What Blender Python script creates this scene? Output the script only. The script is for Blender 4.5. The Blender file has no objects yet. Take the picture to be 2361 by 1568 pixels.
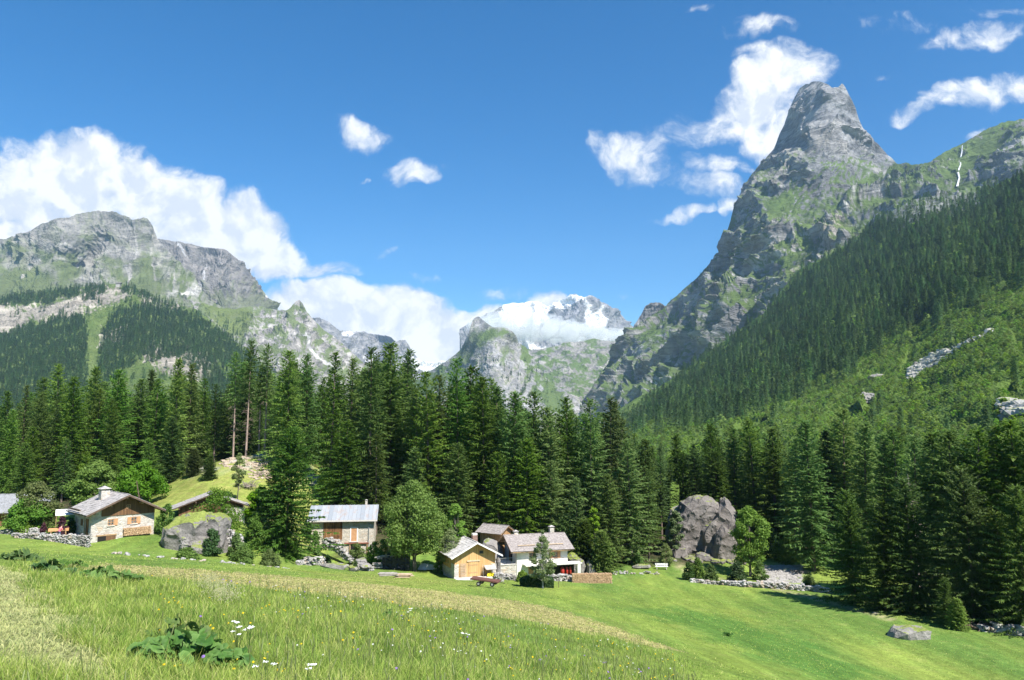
import bpy, math, random
import numpy as np
from mathutils import Vector, Matrix, Euler
random.seed(7); rng = np.random.default_rng(7)
scene = bpy.context.scene
C = scene.collection

# ------------------------------------------------------------------ camera
PITCH = math.radians(6.0)
cam_d = bpy.data.cameras.new('camera'); cam = bpy.data.objects.new('camera', cam_d); C.objects.link(cam)
cam_d.sensor_width = 23.6; cam_d.lens = 18.0; cam_d.clip_start = 0.1; cam_d.clip_end = 60000
cam.location = (0, 0, 0); cam.rotation_euler = (math.radians(90) + PITCH, 0, 0)
scene.camera = cam
scene.view_settings.view_transform = 'Standard'; scene.view_settings.look = 'None'
scene.view_settings.exposure = 1.05; scene.view_settings.gamma = 1.0
cy = scene.cycles
cy.max_bounces = 6; cy.diffuse_bounces = 3; cy.glossy_bounces = 2; cy.transmission_bounces = 4
cy.transparent_max_bounces = 8; cy.volume_bounces = 3; cy.use_denoising = True
cy.caustics_reflective = False; cy.caustics_refractive = False
cy.sample_clamp_indirect = 6.0

# ------------------------------------------------------------------ sun and sky
SUN_AZ, SUN_EL = math.radians(139), math.radians(51)
sd = Vector((math.sin(SUN_AZ)*math.cos(SUN_EL), math.cos(SUN_AZ)*math.cos(SUN_EL), math.sin(SUN_EL)))
sun_l = bpy.data.lights.new('sun', 'SUN'); sun_l.energy = 4.6; sun_l.angle = math.radians(0.5); sun_l.color = (1.0, 0.955, 0.88)
sun = bpy.data.objects.new('sun', sun_l); C.objects.link(sun); sun.location = (200, -100, 300)
sun.rotation_euler = sd.to_track_quat('Z', 'Y').to_euler()

def pxdir(u, v):
    """direction (x, y, z) with y = 1 seen at photo position u, v (2360 x 1568 units)"""
    a = (u-1180)/1800.0; b = (784-v)/1800.0
    y = math.cos(PITCH)-b*math.sin(PITCH); z = math.sin(PITCH)+b*math.cos(PITCH)
    return a/y, z/y
def P(u, v, d):
    x, z = pxdir(u, v); return Vector((x*d, d, z*d))

world = bpy.data.worlds.new("World"); scene.world = world; world.use_nodes = True
nt = world.node_tree; nt.nodes.clear()
N = nt.nodes; Lk = nt.links
out = N.new('ShaderNodeOutputWorld')
sky = N.new('ShaderNodeTexSky'); sky.sky_type = 'NISHITA'; sky.sun_disc = False
sky.sun_elevation = SUN_EL; sky.sun_rotation = SUN_AZ; sky.altitude = 2000; sky.air_density = 1.0; sky.dust_density = 0.6; sky.ozone_density = 1.6
skyc = N.new('ShaderNodeHueSaturation'); skyc.inputs['Saturation'].default_value = 1.45; Lk.new(sky.outputs[0], skyc.inputs['Color'])
bg = N.new('ShaderNodeBackground'); bg.inputs[1].default_value = 0.086; Lk.new(skyc.outputs[0], bg.inputs[0])
tc = N.new('ShaderNodeTexCoord'); sep = N.new('ShaderNodeSeparateXYZ'); Lk.new(tc.outputs['Generated'], sep.inputs[0])
def wm(op, a, b=None, clamp=False):
    n = N.new('ShaderNodeMath'); n.operation = op; n.use_clamp = clamp
    for i, q in enumerate((a, b)):
        if q is None: continue
        if isinstance(q, (int, float)): n.inputs[i].default_value = q
        else: Lk.new(q, n.inputs[i])
    return n.outputs[0]
ypos = wm('MAXIMUM', sep.outputs[1], 0.05)
X = wm('DIVIDE', sep.outputs[0], ypos); Z = wm('DIVIDE', sep.outputs[2], ypos)
comb = N.new('ShaderNodeCombineXYZ'); Lk.new(X, comb.inputs[0]); Lk.new(Z, comb.inputs[1])
# warp so that outlines billow
nz = N.new('ShaderNodeTexNoise'); nz.inputs['Scale'].default_value = 9; nz.inputs['Detail'].default_value = 5; Lk.new(comb.outputs[0], nz.inputs['Vector'])
vs = N.new('ShaderNodeVectorMath'); vs.operation = 'SUBTRACT'; vs.inputs[1].default_value = (.5, .5, .5); Lk.new(nz.outputs['Color'], vs.inputs[0])
vsc = N.new('ShaderNodeVectorMath'); vsc.operation = 'SCALE'; vsc.inputs['Scale'].default_value = 0.085; Lk.new(vs.outputs[0], vsc.inputs[0])
va = N.new('ShaderNodeVectorMath'); va.operation = 'ADD'; Lk.new(comb.outputs[0], va.inputs[0]); Lk.new(vsc.outputs[0], va.inputs[1])
CLOUDS = [ # u, v, ru, rv, tilt degrees, strength
 (165,395,215,120,8,1.3),(340,440,150,100,-20,1.2),(40,470,160,90,0,1.1),(440,490,120,85,-15,1.2),(565,535,125,100,-12,1.5),(650,600,95,65,-20,1.2),
 (735,628,115,30,0,.8),(110,540,230,60,0,1.2),(450,560,170,70,0,1.3),(25,325,60,26,10,.35),(300,350,90,50,-25,.8),
 (760,715,160,72,0,1.3),(900,735,150,72,0,1.3),(1010,790,120,85,-10,1.3),(960,860,130,60,0,1.2),(1070,770,60,55,0,1.0),(830,790,150,60,0,1.1),
 (1150,760,80,62,0,1.2),(1270,690,42,34,0,.9),(1165,672,85,24,5,.34),(955,642,60,22,0,.36),(885,582,46,14,38,.45),(1400,692,40,14,0,.4),
 (842,297,80,38,-25,.62),(955,392,76,36,5,.78),(845,405,26,12,0,.3),(1025,365,24,12,-20,.35),(230,285,46,14,0,.3),
 (1800,165,150,85,10,1.25),(1745,240,150,90,15,1.2),(1670,285,150,52,5,.8),(1775,310,110,70,0,1.0),(1765,108,80,26,0,.8),(1760,60,100,34,6,.55),
 (1440,335,95,52,-12,.80),(1500,385,110,50,-10,.62),(1640,378,130,34,-3,.60),(1650,430,110,42,-14,.58),(1545,300,60,60,-20,.42),(1575,487,75,17,2,.5),(1685,485,50,30,0,.8),
 (2225,228,130,48,8,.95),(2330,205,90,46,5,.9),(2110,262,70,28,10,.55),(2225,320,50,22,15,.6),(2270,80,170,46,12,.48),(2060,55,120,26,-6,.3),(2320,25,80,24,-5,.5),(1620,8,50,16,0,.5),(2035,185,60,16,15,.3)]
acc = None
for ic, (u, v, ru, rv, tl, st) in enumerate(CLOUDS):
    if ic < 18 and st > .9: st *= 1.3
    cx, cz = pxdir(u, v); ct, s_ = math.cos(math.radians(tl)), math.sin(math.radians(tl)); a, b = ru*1.08/1800.0, rv*1.08/1800.0
    sb = N.new('ShaderNodeVectorMath'); sb.operation = 'SUBTRACT'; Lk.new(va.outputs[0], sb.inputs[0]); sb.inputs[1].default_value = (cx, cz, 0)
    d1 = N.new('ShaderNodeVectorMath'); d1.operation = 'DOT_PRODUCT'; Lk.new(sb.outputs[0], d1.inputs[0]); d1.inputs[1].default_value = (ct/a, s_/a, 0)
    d2 = N.new('ShaderNodeVectorMath'); d2.operation = 'DOT_PRODUCT'; Lk.new(sb.outputs[0], d2.inputs[0]); d2.inputs[1].default_value = (-s_/b, ct/b, 0)
    r2 = wm('ADD', wm('MULTIPLY', d1.outputs['Value'], d1.outputs['Value']), wm('MULTIPLY', d2.outputs['Value'], d2.outputs['Value']))
    m = wm('MULTIPLY', wm('SUBTRACT', 1.0, r2, True), st)
    acc = m if acc is None else wm('MAXIMUM', acc, m)
fb = N.new('ShaderNodeTexNoise'); fb.inputs['Scale'].default_value = 21; fb.inputs['Detail'].default_value = 12; fb.inputs['Roughness'].default_value = .60; Lk.new(va.outputs[0], fb.inputs['Vector'])
sh = N.new('ShaderNodeVectorMath'); sh.operation = 'ADD'; sh.inputs[1].default_value = (0.012, 0.02, 0); Lk.new(va.outputs[0], sh.inputs[0])
fb2 = N.new('ShaderNodeTexNoise'); fb2.inputs['Scale'].default_value = 21; fb2.inputs['Detail'].default_value = 5; fb2.inputs['Roughness'].default_value = .55; Lk.new(sh.outputs[0], fb2.inputs['Vector'])
dens = wm('ADD', acc, wm('MULTIPLY', wm('SUBTRACT', fb.outputs[0], 0.525), 2.2))
mr = N.new('ShaderNodeMapRange'); mr.interpolation_type = 'SMOOTHSTEP'; mr.inputs[1].default_value = 0.04; mr.inputs[2].default_value = 0.92; Lk.new(dens, mr.inputs[0])
gate = N.new('ShaderNodeMapRange'); gate.interpolation_type = 'SMOOTHSTEP'; gate.inputs[1].default_value = 0.0; gate.inputs[2].default_value = 0.25; Lk.new(acc, gate.inputs[0])
alpha = wm('MULTIPLY', wm('MULTIPLY', mr.outputs[0], gate.outputs[0]), .97)
lit = N.new('ShaderNodeMapRange'); lit.inputs[1].default_value = -.10; lit.inputs[2].default_value = .16; Lk.new(wm('SUBTRACT', fb.outputs[0], fb2.outputs[0]), lit.inputs[0])
lit2 = wm('ADD', wm('MULTIPLY', lit.outputs[0], .95), wm('MULTIPLY', wm('MINIMUM', dens, 1.2), .30), True)
cm = N.new('ShaderNodeMix'); cm.data_type = 'RGBA'; cm.inputs[6].default_value = (.56, .63, .76, 1); cm.inputs[7].default_value = (.97, .97, .97, 1); Lk.new(lit2, cm.inputs[0])  # cloud colour carries painted light and shade, from noise shifted sunward
cbg = N.new('ShaderNodeBackground'); cbg.inputs[1].default_value = .60; Lk.new(cm.outputs[2], cbg.inputs[0])
mxs = N.new('ShaderNodeMixShader'); Lk.new(alpha, mxs.inputs[0]); Lk.new(bg.outputs[0], mxs.inputs[1]); Lk.new(cbg.outputs[0], mxs.inputs[2])
Lk.new(mxs.outputs[0], out.inputs[0])
world.cycles.sampling_method = 'MANUAL'; world.cycles.sample_map_resolution = 512

# ------------------------------------------------------------------ helpers
def tag(o, label=None, cat=None, group=None, kind=None):
    if label: o['label'] = label
    if cat: o['category'] = cat
    if group: o['group'] = group
    if kind: o['kind'] = kind
    return o
def mesh_np(name, V, F, mats=(), smooth=False, mat_idx=None):
    """V (n,3) ; F (m,3) or (m,4) array or a list of such arrays"""
    me = bpy.data.meshes.new(name)
    if not isinstance(F, list): F = [F]
    F = [np.asarray(f, dtype=np.int32) for f in F if len(f)]
    V = np.asarray(V, dtype=np.float32)
    me.vertices.add(len(V)); me.vertices.foreach_set('co', V.ravel())
    nl = sum(f.size for f in F); npoly = sum(len(f) for f in F)
    me.loops.add(nl); me.polygons.add(npoly)
    me.loops.foreach_set('vertex_index', np.concatenate([f.ravel() for f in F]))
    sizes = np.concatenate([np.full(len(f), f.shape[1], np.int32) for f in F])
    starts = np.concatenate([[0], np.cumsum(sizes)[:-1]]).astype(np.int32)
    me.polygons.foreach_set('loop_start', starts)
    if mat_idx is not None: me.polygons.foreach_set('material_index', np.asarray(mat_idx, np.int32))
    me.polygons.foreach_set('use_smooth', np.full(npoly, smooth, bool))
    me.update(calc_edges=True); me.validate()
    for m in mats: me.materials.append(m)
    return me
def add_obj(name, me, parent=None, loc=None, rz=0):
    o = bpy.data.objects.new(name, me); C.objects.link(o)
    if parent: o.parent = parent
    if loc is not None: o.location = loc
    if rz: o.rotation_euler = (0, 0, rz)
    return o
def set_attr(me, name, arr, typ='FLOAT'):
    a = me.attributes.new(name, typ, 'POINT')
    arr = np.asarray(arr, dtype=np.float32)
    a.data.foreach_set('value' if typ == 'FLOAT' else 'color', arr.ravel())

# value / gradient noise, vectorised
def _hash(ix, iy, iz, s):
    h = (ix*374761393 + iy*668265263 + iz*2147483647 + s*1274126177) & 0xffffffff
    h = ((h ^ (h >> 13))*1274126177) & 0xffffffff
    h = ((h ^ (h >> 15))*2246822519) & 0xffffffff
    return (h ^ (h >> 16)) & 0xffffffff
_G = np.array([(1,1,0),(-1,1,0),(1,-1,0),(-1,-1,0),(1,0,1),(-1,0,1),(1,0,-1),(-1,0,-1),(0,1,1),(0,-1,1),(0,1,-1),(0,-1,-1),(1,1,0),(-1,1,0),(0,-1,1),(0,-1,-1)], float)
def pnoise(x, y, z, seed=0):
    x = np.asarray(x, float); y = np.asarray(y, float)+0*x; z = np.asarray(z, float)+0*x
    ix = np.floor(x).astype(np.int64); iy = np.floor(y).astype(np.int64); iz = np.floor(z).astype(np.int64)
    fx, fy, fz = x-ix, y-iy, z-iz
    ux, uy, uz = [t*t*t*(t*(t*6-15)+10) for t in (fx, fy, fz)]
    res = 0
    for dx in (0, 1):
        for dy in (0, 1):
            for dz in (0, 1):
                g = _G[_hash(ix+dx, iy+dy, iz+dz, seed) & 15]
                dot = g[..., 0]*(fx-dx)+g[..., 1]*(fy-dy)+g[..., 2]*(fz-dz)
                res = res + dot*(ux if dx else 1-ux)*(uy if dy else 1-uy)*(uz if dz else 1-uz)
    return res
def fbm(x, y, z, oct=5, gain=.5, seed=0):
    s = 0; a = 1
    for i in range(oct):
        f = 2.03**i; s = s+a*pnoise(np.asarray(x)*f, np.asarray(y)*f, np.asarray(z)*f, seed+i); a *= gain
    return s
def ridged(x, y, z, oct=6, gain=.55, seed=0):
    s = 0; a = 1; w = 1
    for i in range(oct):
        f = 2.07**i; n = 1-np.abs(pnoise(np.asarray(x)*f, np.asarray(y)*f, np.asarray(z)*f, seed+i))*1.9
        n = n*n*w; s = s+a*n; w = np.clip(n*1.6, 0, 1); a *= gain
    return s
def rbf_fit(pts, vals, smooth=0.0):
    pts = np.asarray(pts, float); vals = np.asarray(vals, float)
    c = pts.mean(0); sc = pts.std(0).max(); q = (pts-c)/sc; n = len(q)
    r = np.linalg.norm(q[:, None]-q[None], axis=2); K = np.where(r > 0, r*r*np.log(r+1e-12), 0)+smooth*np.eye(n)
    Pm = np.c_[np.ones(n), q]; A = np.block([[K, Pm], [Pm.T, np.zeros((3, 3))]])
    w = np.linalg.solve(A, np.r_[vals, 0, 0, 0])
    def f(x, y):
        x = np.asarray(x, float); y = np.asarray(y, float)+0*x; sh_ = x.shape
        p = (np.c_[x.ravel(), y.ravel()]-c)/sc; res = np.empty(len(p))
        for k in range(0, len(p), 60000):
            pp = p[k:k+60000]; rr = np.linalg.norm(pp[:, None]-q[None], axis=2)
            res[k:k+60000] = np.where(rr > 0, rr*rr*np.log(rr+1e-12), 0)@w[:n]+w[n]+pp@w[n+1:]
        return res.reshape(sh_)
    return f
def poly_sd(x, y, poly):
    """signed distance, positive inside"""
    poly = np.asarray(poly, float); d = np.full(x.shape, 1e18); inside = np.zeros(x.shape, bool)
    for (x1, y1), (x2, y2) in zip(poly, np.roll(poly, -1, 0)):
        ex, ey = x2-x1, y2-y1; t = np.clip(((x-x1)*ex+(y-y1)*ey)/(ex*ex+ey*ey+1e-12), 0, 1)
        d = np.minimum(d, (x-x1-t*ex)**2+(y-y1-t*ey)**2)
        cond = ((y1 <= y) != (y2 <= y)); xi = x1+(y-y1)/(y2-y1+1e-12)*ex; inside ^= cond & (x < xi)
    d = np.sqrt(d); return np.where(inside, d, -d)
def line_d(x, y, pts):
    d = np.full(x.shape, 1e18)
    for (x1, y1), (x2, y2) in zip(pts[:-1], pts[1:]):
        ex, ey = x2-x1, y2-y1; t = np.clip(((x-x1)*ex+(y-y1)*ey)/(ex*ex+ey*ey+1e-12), 0, 1)
        d = np.minimum(d, (x-x1-t*ex)**2+(y-y1-t*ey)**2)
    return np.sqrt(d)
def sstep(a, b, x):
    t = np.clip((np.asarray(x)-a)/(b-a), 0, 1); return t*t*(3-2*t)
PX = np.vectorize(lambda u, v: pxdir(u, v))
def unproj(u, v, d):
    a = (u-1180)/1800.0; b = (784-v)/1800.0
    y = math.cos(PITCH)-b*math.sin(PITCH); z = math.sin(PITCH)+b*math.cos(PITCH)
    return a/y*d, d+0*a, z/y*d

# ------------------------------------------------------------------ materials
class MT:
    def __init__(s, name, rough=.8, spec=.3):
        s.m = bpy.data.materials.new(name); s.m.use_nodes = True; s.t = s.m.node_tree; s.n = s.t.nodes; s.l = s.t.links
        s.b = s.n['Principled BSDF']; s.b.inputs['Roughness'].default_value = rough; s.b.inputs['Specular IOR Level'].default_value = spec
        s.tc = s.n.new('ShaderNodeTexCoord')
    def noise(s, scale, detail=4, rough=.55, vec=None, dist=0):
        n = s.n.new('ShaderNodeTexNoise'); n.inputs['Scale'].default_value = scale; n.inputs['Detail'].default_value = detail; n.inputs['Roughness'].default_value = rough
        n.inputs['Distortion'].default_value = dist
        s.l.new(vec or s.tc.outputs['Object'], n.inputs['Vector']); return n.outputs[0]
    def voro(s, scale, vec=None, feat='F1'):
        n = s.n.new('ShaderNodeTexVoronoi'); n.feature = feat; n.inputs['Scale'].default_value = scale
        s.l.new(vec or s.tc.outputs['Object'], n.inputs['Vector']); return n
    def mapv(s, scale=(1, 1, 1), rot=(0, 0, 0), vec=None):
        n = s.n.new('ShaderNodeMapping'); n.inputs['Scale'].default_value = scale; n.inputs['Rotation'].default_value = rot
        s.l.new(vec or s.tc.outputs['Object'], n.inputs['Vector']); return n.outputs[0]
    def attr(s, name, col=False):
        n = s.n.new('ShaderNodeAttribute'); n.attribute_name = name; return n.outputs['Color' if col else 'Fac']
    def rand(s): return s.n.new('ShaderNodeObjectInfo').outputs['Random']
    def math(s, op, a, b=0, clamp=False):
        n = s.n.new('ShaderNodeMath'); n.operation = op; n.use_clamp = clamp
        for i, q in enumerate((a, b)):
            if isinstance(q, (int, float)): n.inputs[i].default_value = q
            else: s.l.new(q, n.inputs[i])
        return n.outputs[0]
    def rng(s, x, a, b, c=0, d=1):
        n = s.n.new('ShaderNodeMapRange'); s.l.new(x, n.inputs[0])
        for i, q in zip((1, 2, 3, 4), (a, b, c, d)): n.inputs[i].default_value = q
        return n.outputs[0]
    def mix(s, f, a, b, mode='MIX'):
        n = s.n.new('ShaderNodeMix'); n.data_type = 'RGBA'; n.blend_type = mode
        if isinstance(f, (int, float)): n.inputs[0].default_value = f
        else: s.l.new(f, n.inputs[0])
        for i, q in zip((6, 7), (a, b)):
            if isinstance(q, tuple): n.inputs[i].default_value = (*q, 1)
            else: s.l.new(q, n.inputs[i])
        return n.outputs[2]
    def hsv(s, col, h=.5, sat=1, val=1):
        n = s.n.new('ShaderNodeHueSaturation')
        for k, q in (('Hue', h), ('Saturation', sat), ('Value', val)):
            if isinstance(q, (int, float)): n.inputs[k].default_value = q
            else: s.l.new(q, n.inputs[k])
        if isinstance(col, tuple): n.inputs['Color'].default_value = (*col, 1)
        else: s.l.new(col, n.inputs['Color'])
        return n.outputs[0]
    def color(s, c):
        if isinstance(c, tuple): s.b.inputs['Base Color'].default_value = (*c, 1)
        else: s.l.new(c, s.b.inputs['Base Color'])
        return s
    def bump(s, h, strength=.5, dist=.05):
        n = s.n.new('ShaderNodeBump'); n.inputs['Strength'].default_value = strength; n.inputs['Distance'].default_value = dist
        s.l.new(h, n.inputs['Height']); s.l.new(n.outputs[0], s.b.inputs['Normal']); return s
    def translucent(s, col, f=.3):
        t = s.n.new('ShaderNodeBsdfTranslucent'); mx = s.n.new('ShaderNodeMixShader'); mx.inputs[0].default_value = f
        if isinstance(col, tuple): t.inputs[0].default_value = (*col, 1)
        else: s.l.new(col, t.inputs[0])
        o = s.n['Material Output']; s.l.new(s.b.outputs[0], mx.inputs[1]); s.l.new(t.outputs[0], mx.inputs[2]); s.l.new(mx.outputs[0], o.inputs[0]); return s
import bmesh

# ================================================================== mountains
def rock_material(name, bump_scale=.02, bump_d=6, var=.25, tilt=.45, k0=.84, asp=(.5, 1.3)):
    t = MT(name, .9, .12)
    c = t.attr('col', True)
    n1 = t.noise(bump_scale, 9, .72); n2 = t.noise(bump_scale*.3, 5, .6)
    st = t.noise(bump_scale*1.1, 7, .7, t.mapv((asp[0], asp[0], asp[1]), (0, tilt, 0)), .6); fl = t.noise(bump_scale*1.6, 6, .7, t.mapv((1, 1, .22)), .3)
    sep_ = t.n.new('ShaderNodeSeparateColor'); t.l.new(c, sep_.inputs[0]); green = t.rng(t.math('SUBTRACT', sep_.outputs[1], sep_.outputs[0]), .0, .04)   # grass keeps an even tone, rock is streaked
    v = t.math('MULTIPLY', t.rng(n1, .32, .68, 1-var, 1+var), t.math('MULTIPLY', t.rng(st, .36, .62, 1-var*1.3, 1+var), t.rng(fl, .34, .62, 1-var*1.1, 1+var*.8)))
    crack = t.rng(t.math('ABSOLUTE', t.math('SUBTRACT', st, .5)), .0, .035, .55, 1.0); v = t.math('MULTIPLY', v, crack)
    v = t.math('ADD', t.math('MULTIPLY', v, t.math('SUBTRACT', 1.0, t.math('MULTIPLY', green, .7))), t.math('MULTIPLY', green, .7))
    cc = t.n.new('ShaderNodeVectorMath'); cc.operation = 'SCALE'; t.l.new(c, cc.inputs[0]); t.l.new(t.math('MULTIPLY', v, k0), cc.inputs['Scale'])
    t.color(cc.outputs[0]); t.bump(t.math('ADD', n1, t.math('ADD', t.math('MULTIPLY', st, 1.2), t.math('MULTIPLY', fl, .8))), 1.0, bump_d)
    return t.m
M_rock_far = rock_material('mountain_rock_far', .007, 22, .17, -.3, .80)
M_rock_mid = rock_material('mountain_rock', .013, 15, .24, -.5, .88); M_rock_peak = rock_material('peak_rock', .011, 18, .26, -.8, .92, (.3, 1.7))

ROCK = np.array((.29, .292, .30)); ROCKW = np.array((.37, .355, .335)); ROCKD = np.array((.17, .175, .185)); GRASS = np.array((.085, .135, .026)); SNOW = np.array((1.0, 1.0, 1.0)); SCREE = np.array((.42, .40, .37))
relief_fn = {}
def relief(name, label, top, bot, ctrl, du, nv, amp, feat, colorfn, mat, jag=3.0, seed=0, aniso=(1, 1, .5), back=1.0, ampfn=None, dip=None, strata=False):
    """a mountainside: crest line `top` [(u,v)], foot line `bot`, distance control points; real depth, folded by ridged noise."""
    top = np.array(top, float); bot = np.array(bot, float); u0, u1 = top[0, 0], top[-1, 0]
    nu = int((u1-u0)/du)+1; us = np.linspace(u0, u1, nu)
    tv = np.interp(us, top[:, 0], top[:, 1])+jag*fbm(us/14.0, seed+.5, .3, 4, .6, seed)
    bv = np.interp(us, bot[:, 0], bot[:, 1]); bv = np.maximum(bv, tv+4)
    t = np.linspace(0, 1, nv)**1.05
    U = np.repeat(us[None], nv, 0); Vv = tv[None]+(bv-tv)[None]*t[:, None]
    fd = rbf_fit([(a, b) for a, b, _ in ctrl], [c for *_, c in ctrl]); D = fd(U, Vv)
    x, y, z = unproj(U, Vv, D)
    ax, ay, az = aniso
    xx, zz = x, z
    if dip: a_ = math.radians(dip); xx = x*math.cos(a_)+z*math.sin(a_); zz = -x*math.sin(a_)+z*math.cos(a_)
    wx = fbm(x/feat*.7, y/feat*.7, z/feat*.7, 3, .5, seed+40)
    r = ridged(xx/feat*ax+wx*.5, y/feat*ay*.4, zz/feat*az+wx*.5, 8, .62, seed)
    f2 = feat*.22; st = np.abs(pnoise(xx/f2*1.1+wx, y/f2*.3, zz/f2*.5, seed+70))+.5*np.abs(pnoise(xx/f2*2.9, y/f2*1.1, zz/f2*1.4+wx, seed+71))+.35*pnoise(xx/f2*5.1, y/f2*2, zz/f2*3.1, seed+72)+.35*np.abs(pnoise(xx/f2*.4, y/f2*.3, zz/f2*2.6+wx, seed+73))
    if strata: st = .9*np.abs(pnoise(xx/f2*.3+wx, y/f2*.25, zz/f2*1.0, seed+70))+.55*np.abs(pnoise(xx/f2*.9, y/f2*.6, zz/f2*2.4+wx, seed+71))+.35*pnoise(xx/f2*1.8, y/f2*1.2, zz/f2*5.1, seed+72)+.5*np.abs(pnoise(x/f2*1.6, y/f2*.8, z/f2*.35, seed+74))
    r = r-1.0
    A = amp*(ampfn(U, Vv) if ampfn else 1.0)
    edge = sstep(0, .05, t)[:, None]*.88+.12
    B0 = np.stack([x, y, z], -1); gu = np.gradient(B0, axis=1); gv = np.gradient(B0, axis=0); nb = np.cross(gu, gv); nb /= np.linalg.norm(nb, axis=2, keepdims=True)+1e-9
    nb *= np.sign(-nb[..., 1:2]+1e-9)
    Pw = B0+nb*(A*(r+.45*st)*edge)[..., None]
    relief_fn[name] = (us, tv, bv, Pw, t)
    # slope
    gu = np.gradient(Pw, axis=1); gv = np.gradient(Pw, axis=0); nr = np.cross(gu, gv); nr /= np.linalg.norm(nr, axis=2, keepdims=True)+1e-9
    nr *= np.sign(-nr[..., 1:2]+1e-9)
    col = colorfn(U, Vv, Pw, nr, r)
    # back side
    rows = [Pw]; cols = [col]; H = Pw[0, :, 2]+60
    for k in (.15, .4, .8, 1.3):
        b = Pw[0].copy(); b[:, 1] += H*k*back; b[:, 0] *= (b[:, 1]/Pw[0, :, 1]); b[:, 2] = Pw[0, :, 2]-H*min(1, k*.8)+(fbm(us/20, k, 1, 3)*H*.05)
        rows.insert(0, b[None]); cols.insert(0, col[:1])
    for k in (1, 2):
        b = Pw[-1].copy(); b[:, 1] *= 1-.02*k; b[:, 0] *= 1-.02*k; b[:, 2] = Pw[-1, :, 2]-(90*k); rows.append(b[None]); cols.append(col[-1:])
    Pa = np.concatenate(rows); Ca = np.concatenate(cols); nr_, nc_ = Pa.shape[:2]
    idx = np.arange(nr_*nc_).reshape(nr_, nc_)
    F = np.stack([idx[:-1, :-1], idx[1:, :-1], idx[1:, 1:], idx[:-1, 1:]], -1).reshape(-1, 4)
    me = mesh_np(name, Pa.reshape(-1, 3), F, [mat], False)
    set_attr(me, 'col', np.c_[np.clip(Ca.reshape(-1, 3), 0, 1), np.ones(nr_*nc_)], 'FLOAT_COLOR')
    o = add_obj(name, me); tag(o, label, kind='structure'); return o
def rpos(name, u, v):
    """world point of the surface at u, v (vectorised)"""
    us, tv, bv, Q, t = relief_fn[name]; u = np.asarray(u, float); v = np.asarray(v, float)
    fi = (u-us[0])/(us[1]-us[0]); i = np.clip(fi.astype(int), 0, len(us)-2)
    T = np.interp(u, us, tv); B = np.interp(u, us, bv)
    tt = np.clip((v-T)/(B-T), 0, 1); fj = np.interp(tt, t, np.arange(len(t))); j = np.clip(fj.astype(int), 0, len(t)-2)
    a, b = fi-i, fj-j
    a = a[:, None]; b = b[:, None]
    return Q[j, i]*(1-a)*(1-b)+Q[j, i+1]*a*(1-b)+Q[j+1, i]*(1-a)*b+Q[j+1, i+1]*a*b, tt
def mixc(a, b, f): f = np.clip(f, 0, 1)[..., None]; return a*(1-f)+b*f
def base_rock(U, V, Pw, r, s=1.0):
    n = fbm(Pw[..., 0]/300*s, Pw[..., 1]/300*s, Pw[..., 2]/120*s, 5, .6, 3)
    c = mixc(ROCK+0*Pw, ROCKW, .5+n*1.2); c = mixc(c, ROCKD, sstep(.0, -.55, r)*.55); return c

# ---- tall pointed peak on the right
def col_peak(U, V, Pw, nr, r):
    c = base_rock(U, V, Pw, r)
    nn = fbm(U/38, V/30, 0, 5, .6, 11); n2 = fbm(U/9, V/9, 0, 4, .6, 12)
    warm = poly_sd(U, V, [(1870,560),(1930,505),(1955,480),(1950,540),(1900,600),(1860,640),(1800,650),(1840,590)])
    c = mixc(c, np.array((.50, .43, .36)), sstep(-15, 12, warm+nn*18)*.75)
    g = np.zeros(U.shape)
    for poly, s in (([(1700,560),(1760,500),(1790,440),(1850,410),(1880,400),(1840,440),(1800,500),(1830,510),(1760,560),(1700,600),(1690,590)],1),
                    ([(1740,610),(1820,560),(1880,500),(1950,450),(2010,415),(2030,425),(1960,480),(1900,520),(1850,570),(1790,610)],1.2),
                    ([(1540,790),(1590,720),(1640,660),(1700,640),(1780,650),(1790,680),(1720,730),(1650,760),(1600,800),(1560,820)],.8),
                    ([(1900,400),(1960,360),(1990,370),(1930,410)],.7),
                    ([(1370,880),(1400,820),(1450,755),(1520,715),(1540,720),(1470,780),(1420,850),(1400,890)],.75),
                    ([(1430,905),(1480,860),(1580,840),(1640,800),(1720,750),(1790,690),(1840,640),(1850,655),(1700,790),(1560,880),(1480,935),(1430,935)],1),
                    ([(2060,375),(2120,376),(2180,345),(2250,305),(2290,282),(2360,265),(2360,330),(2310,345),(2250,400),(2180,425),(2110,440),(2040,450),(2020,420)],1.0),
                    ([(1850,590),(1960,550),(2080,440),(2160,430),(2120,480),(2000,560),(1880,620)],.8)):
        g = np.maximum(g, sstep(-12, 14, poly_sd(U, V, poly)+nn*26+n2*10)*s)
    flat = sstep(.30, .62, nr[..., 2]+n2*.25)
    g = np.clip(g*(.35+.9*flat)+flat*.50*sstep(260, 420, V), 0, 1)
    g = g*(1-.85*sstep(330, 200, V))
    g = sstep(.24, .56, g+n2*.22)
    # cliff faces on the hill to the right stay rocky
    c = mixc(c, GRASS*(1.05+.35*nn[..., None]), g*.92)
    return c
peak_top = [(1340,925),(1355,905),(1372,880),(1385,858),(1400,838),(1412,812),(1440,778),(1470,752),(1490,735),(1525,714),(1550,690),(1580,660),(1600,645),(1622,620),(1645,597),(1665,560),(1678,520),(1690,485),(1703,455),(1718,425),(1735,400),(1752,380),(1782,343),(1795,312),(1808,285),(1822,248),(1838,214),(1848,200),(1858,194),(1870,189),(1885,187),(1896,190),(1906,194),(1920,202),(1932,203),(1940,192),(1945,194),(1955,216),(1972,248),(1982,280),(1990,298),(2010,318),(2035,343),(2067,376),(2090,376),(2115,380),(2145,372),(2180,348),(2210,336),(2250,312),(2290,290),(2320,280),(2360,273),(2440,262),(2600,250)]
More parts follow.
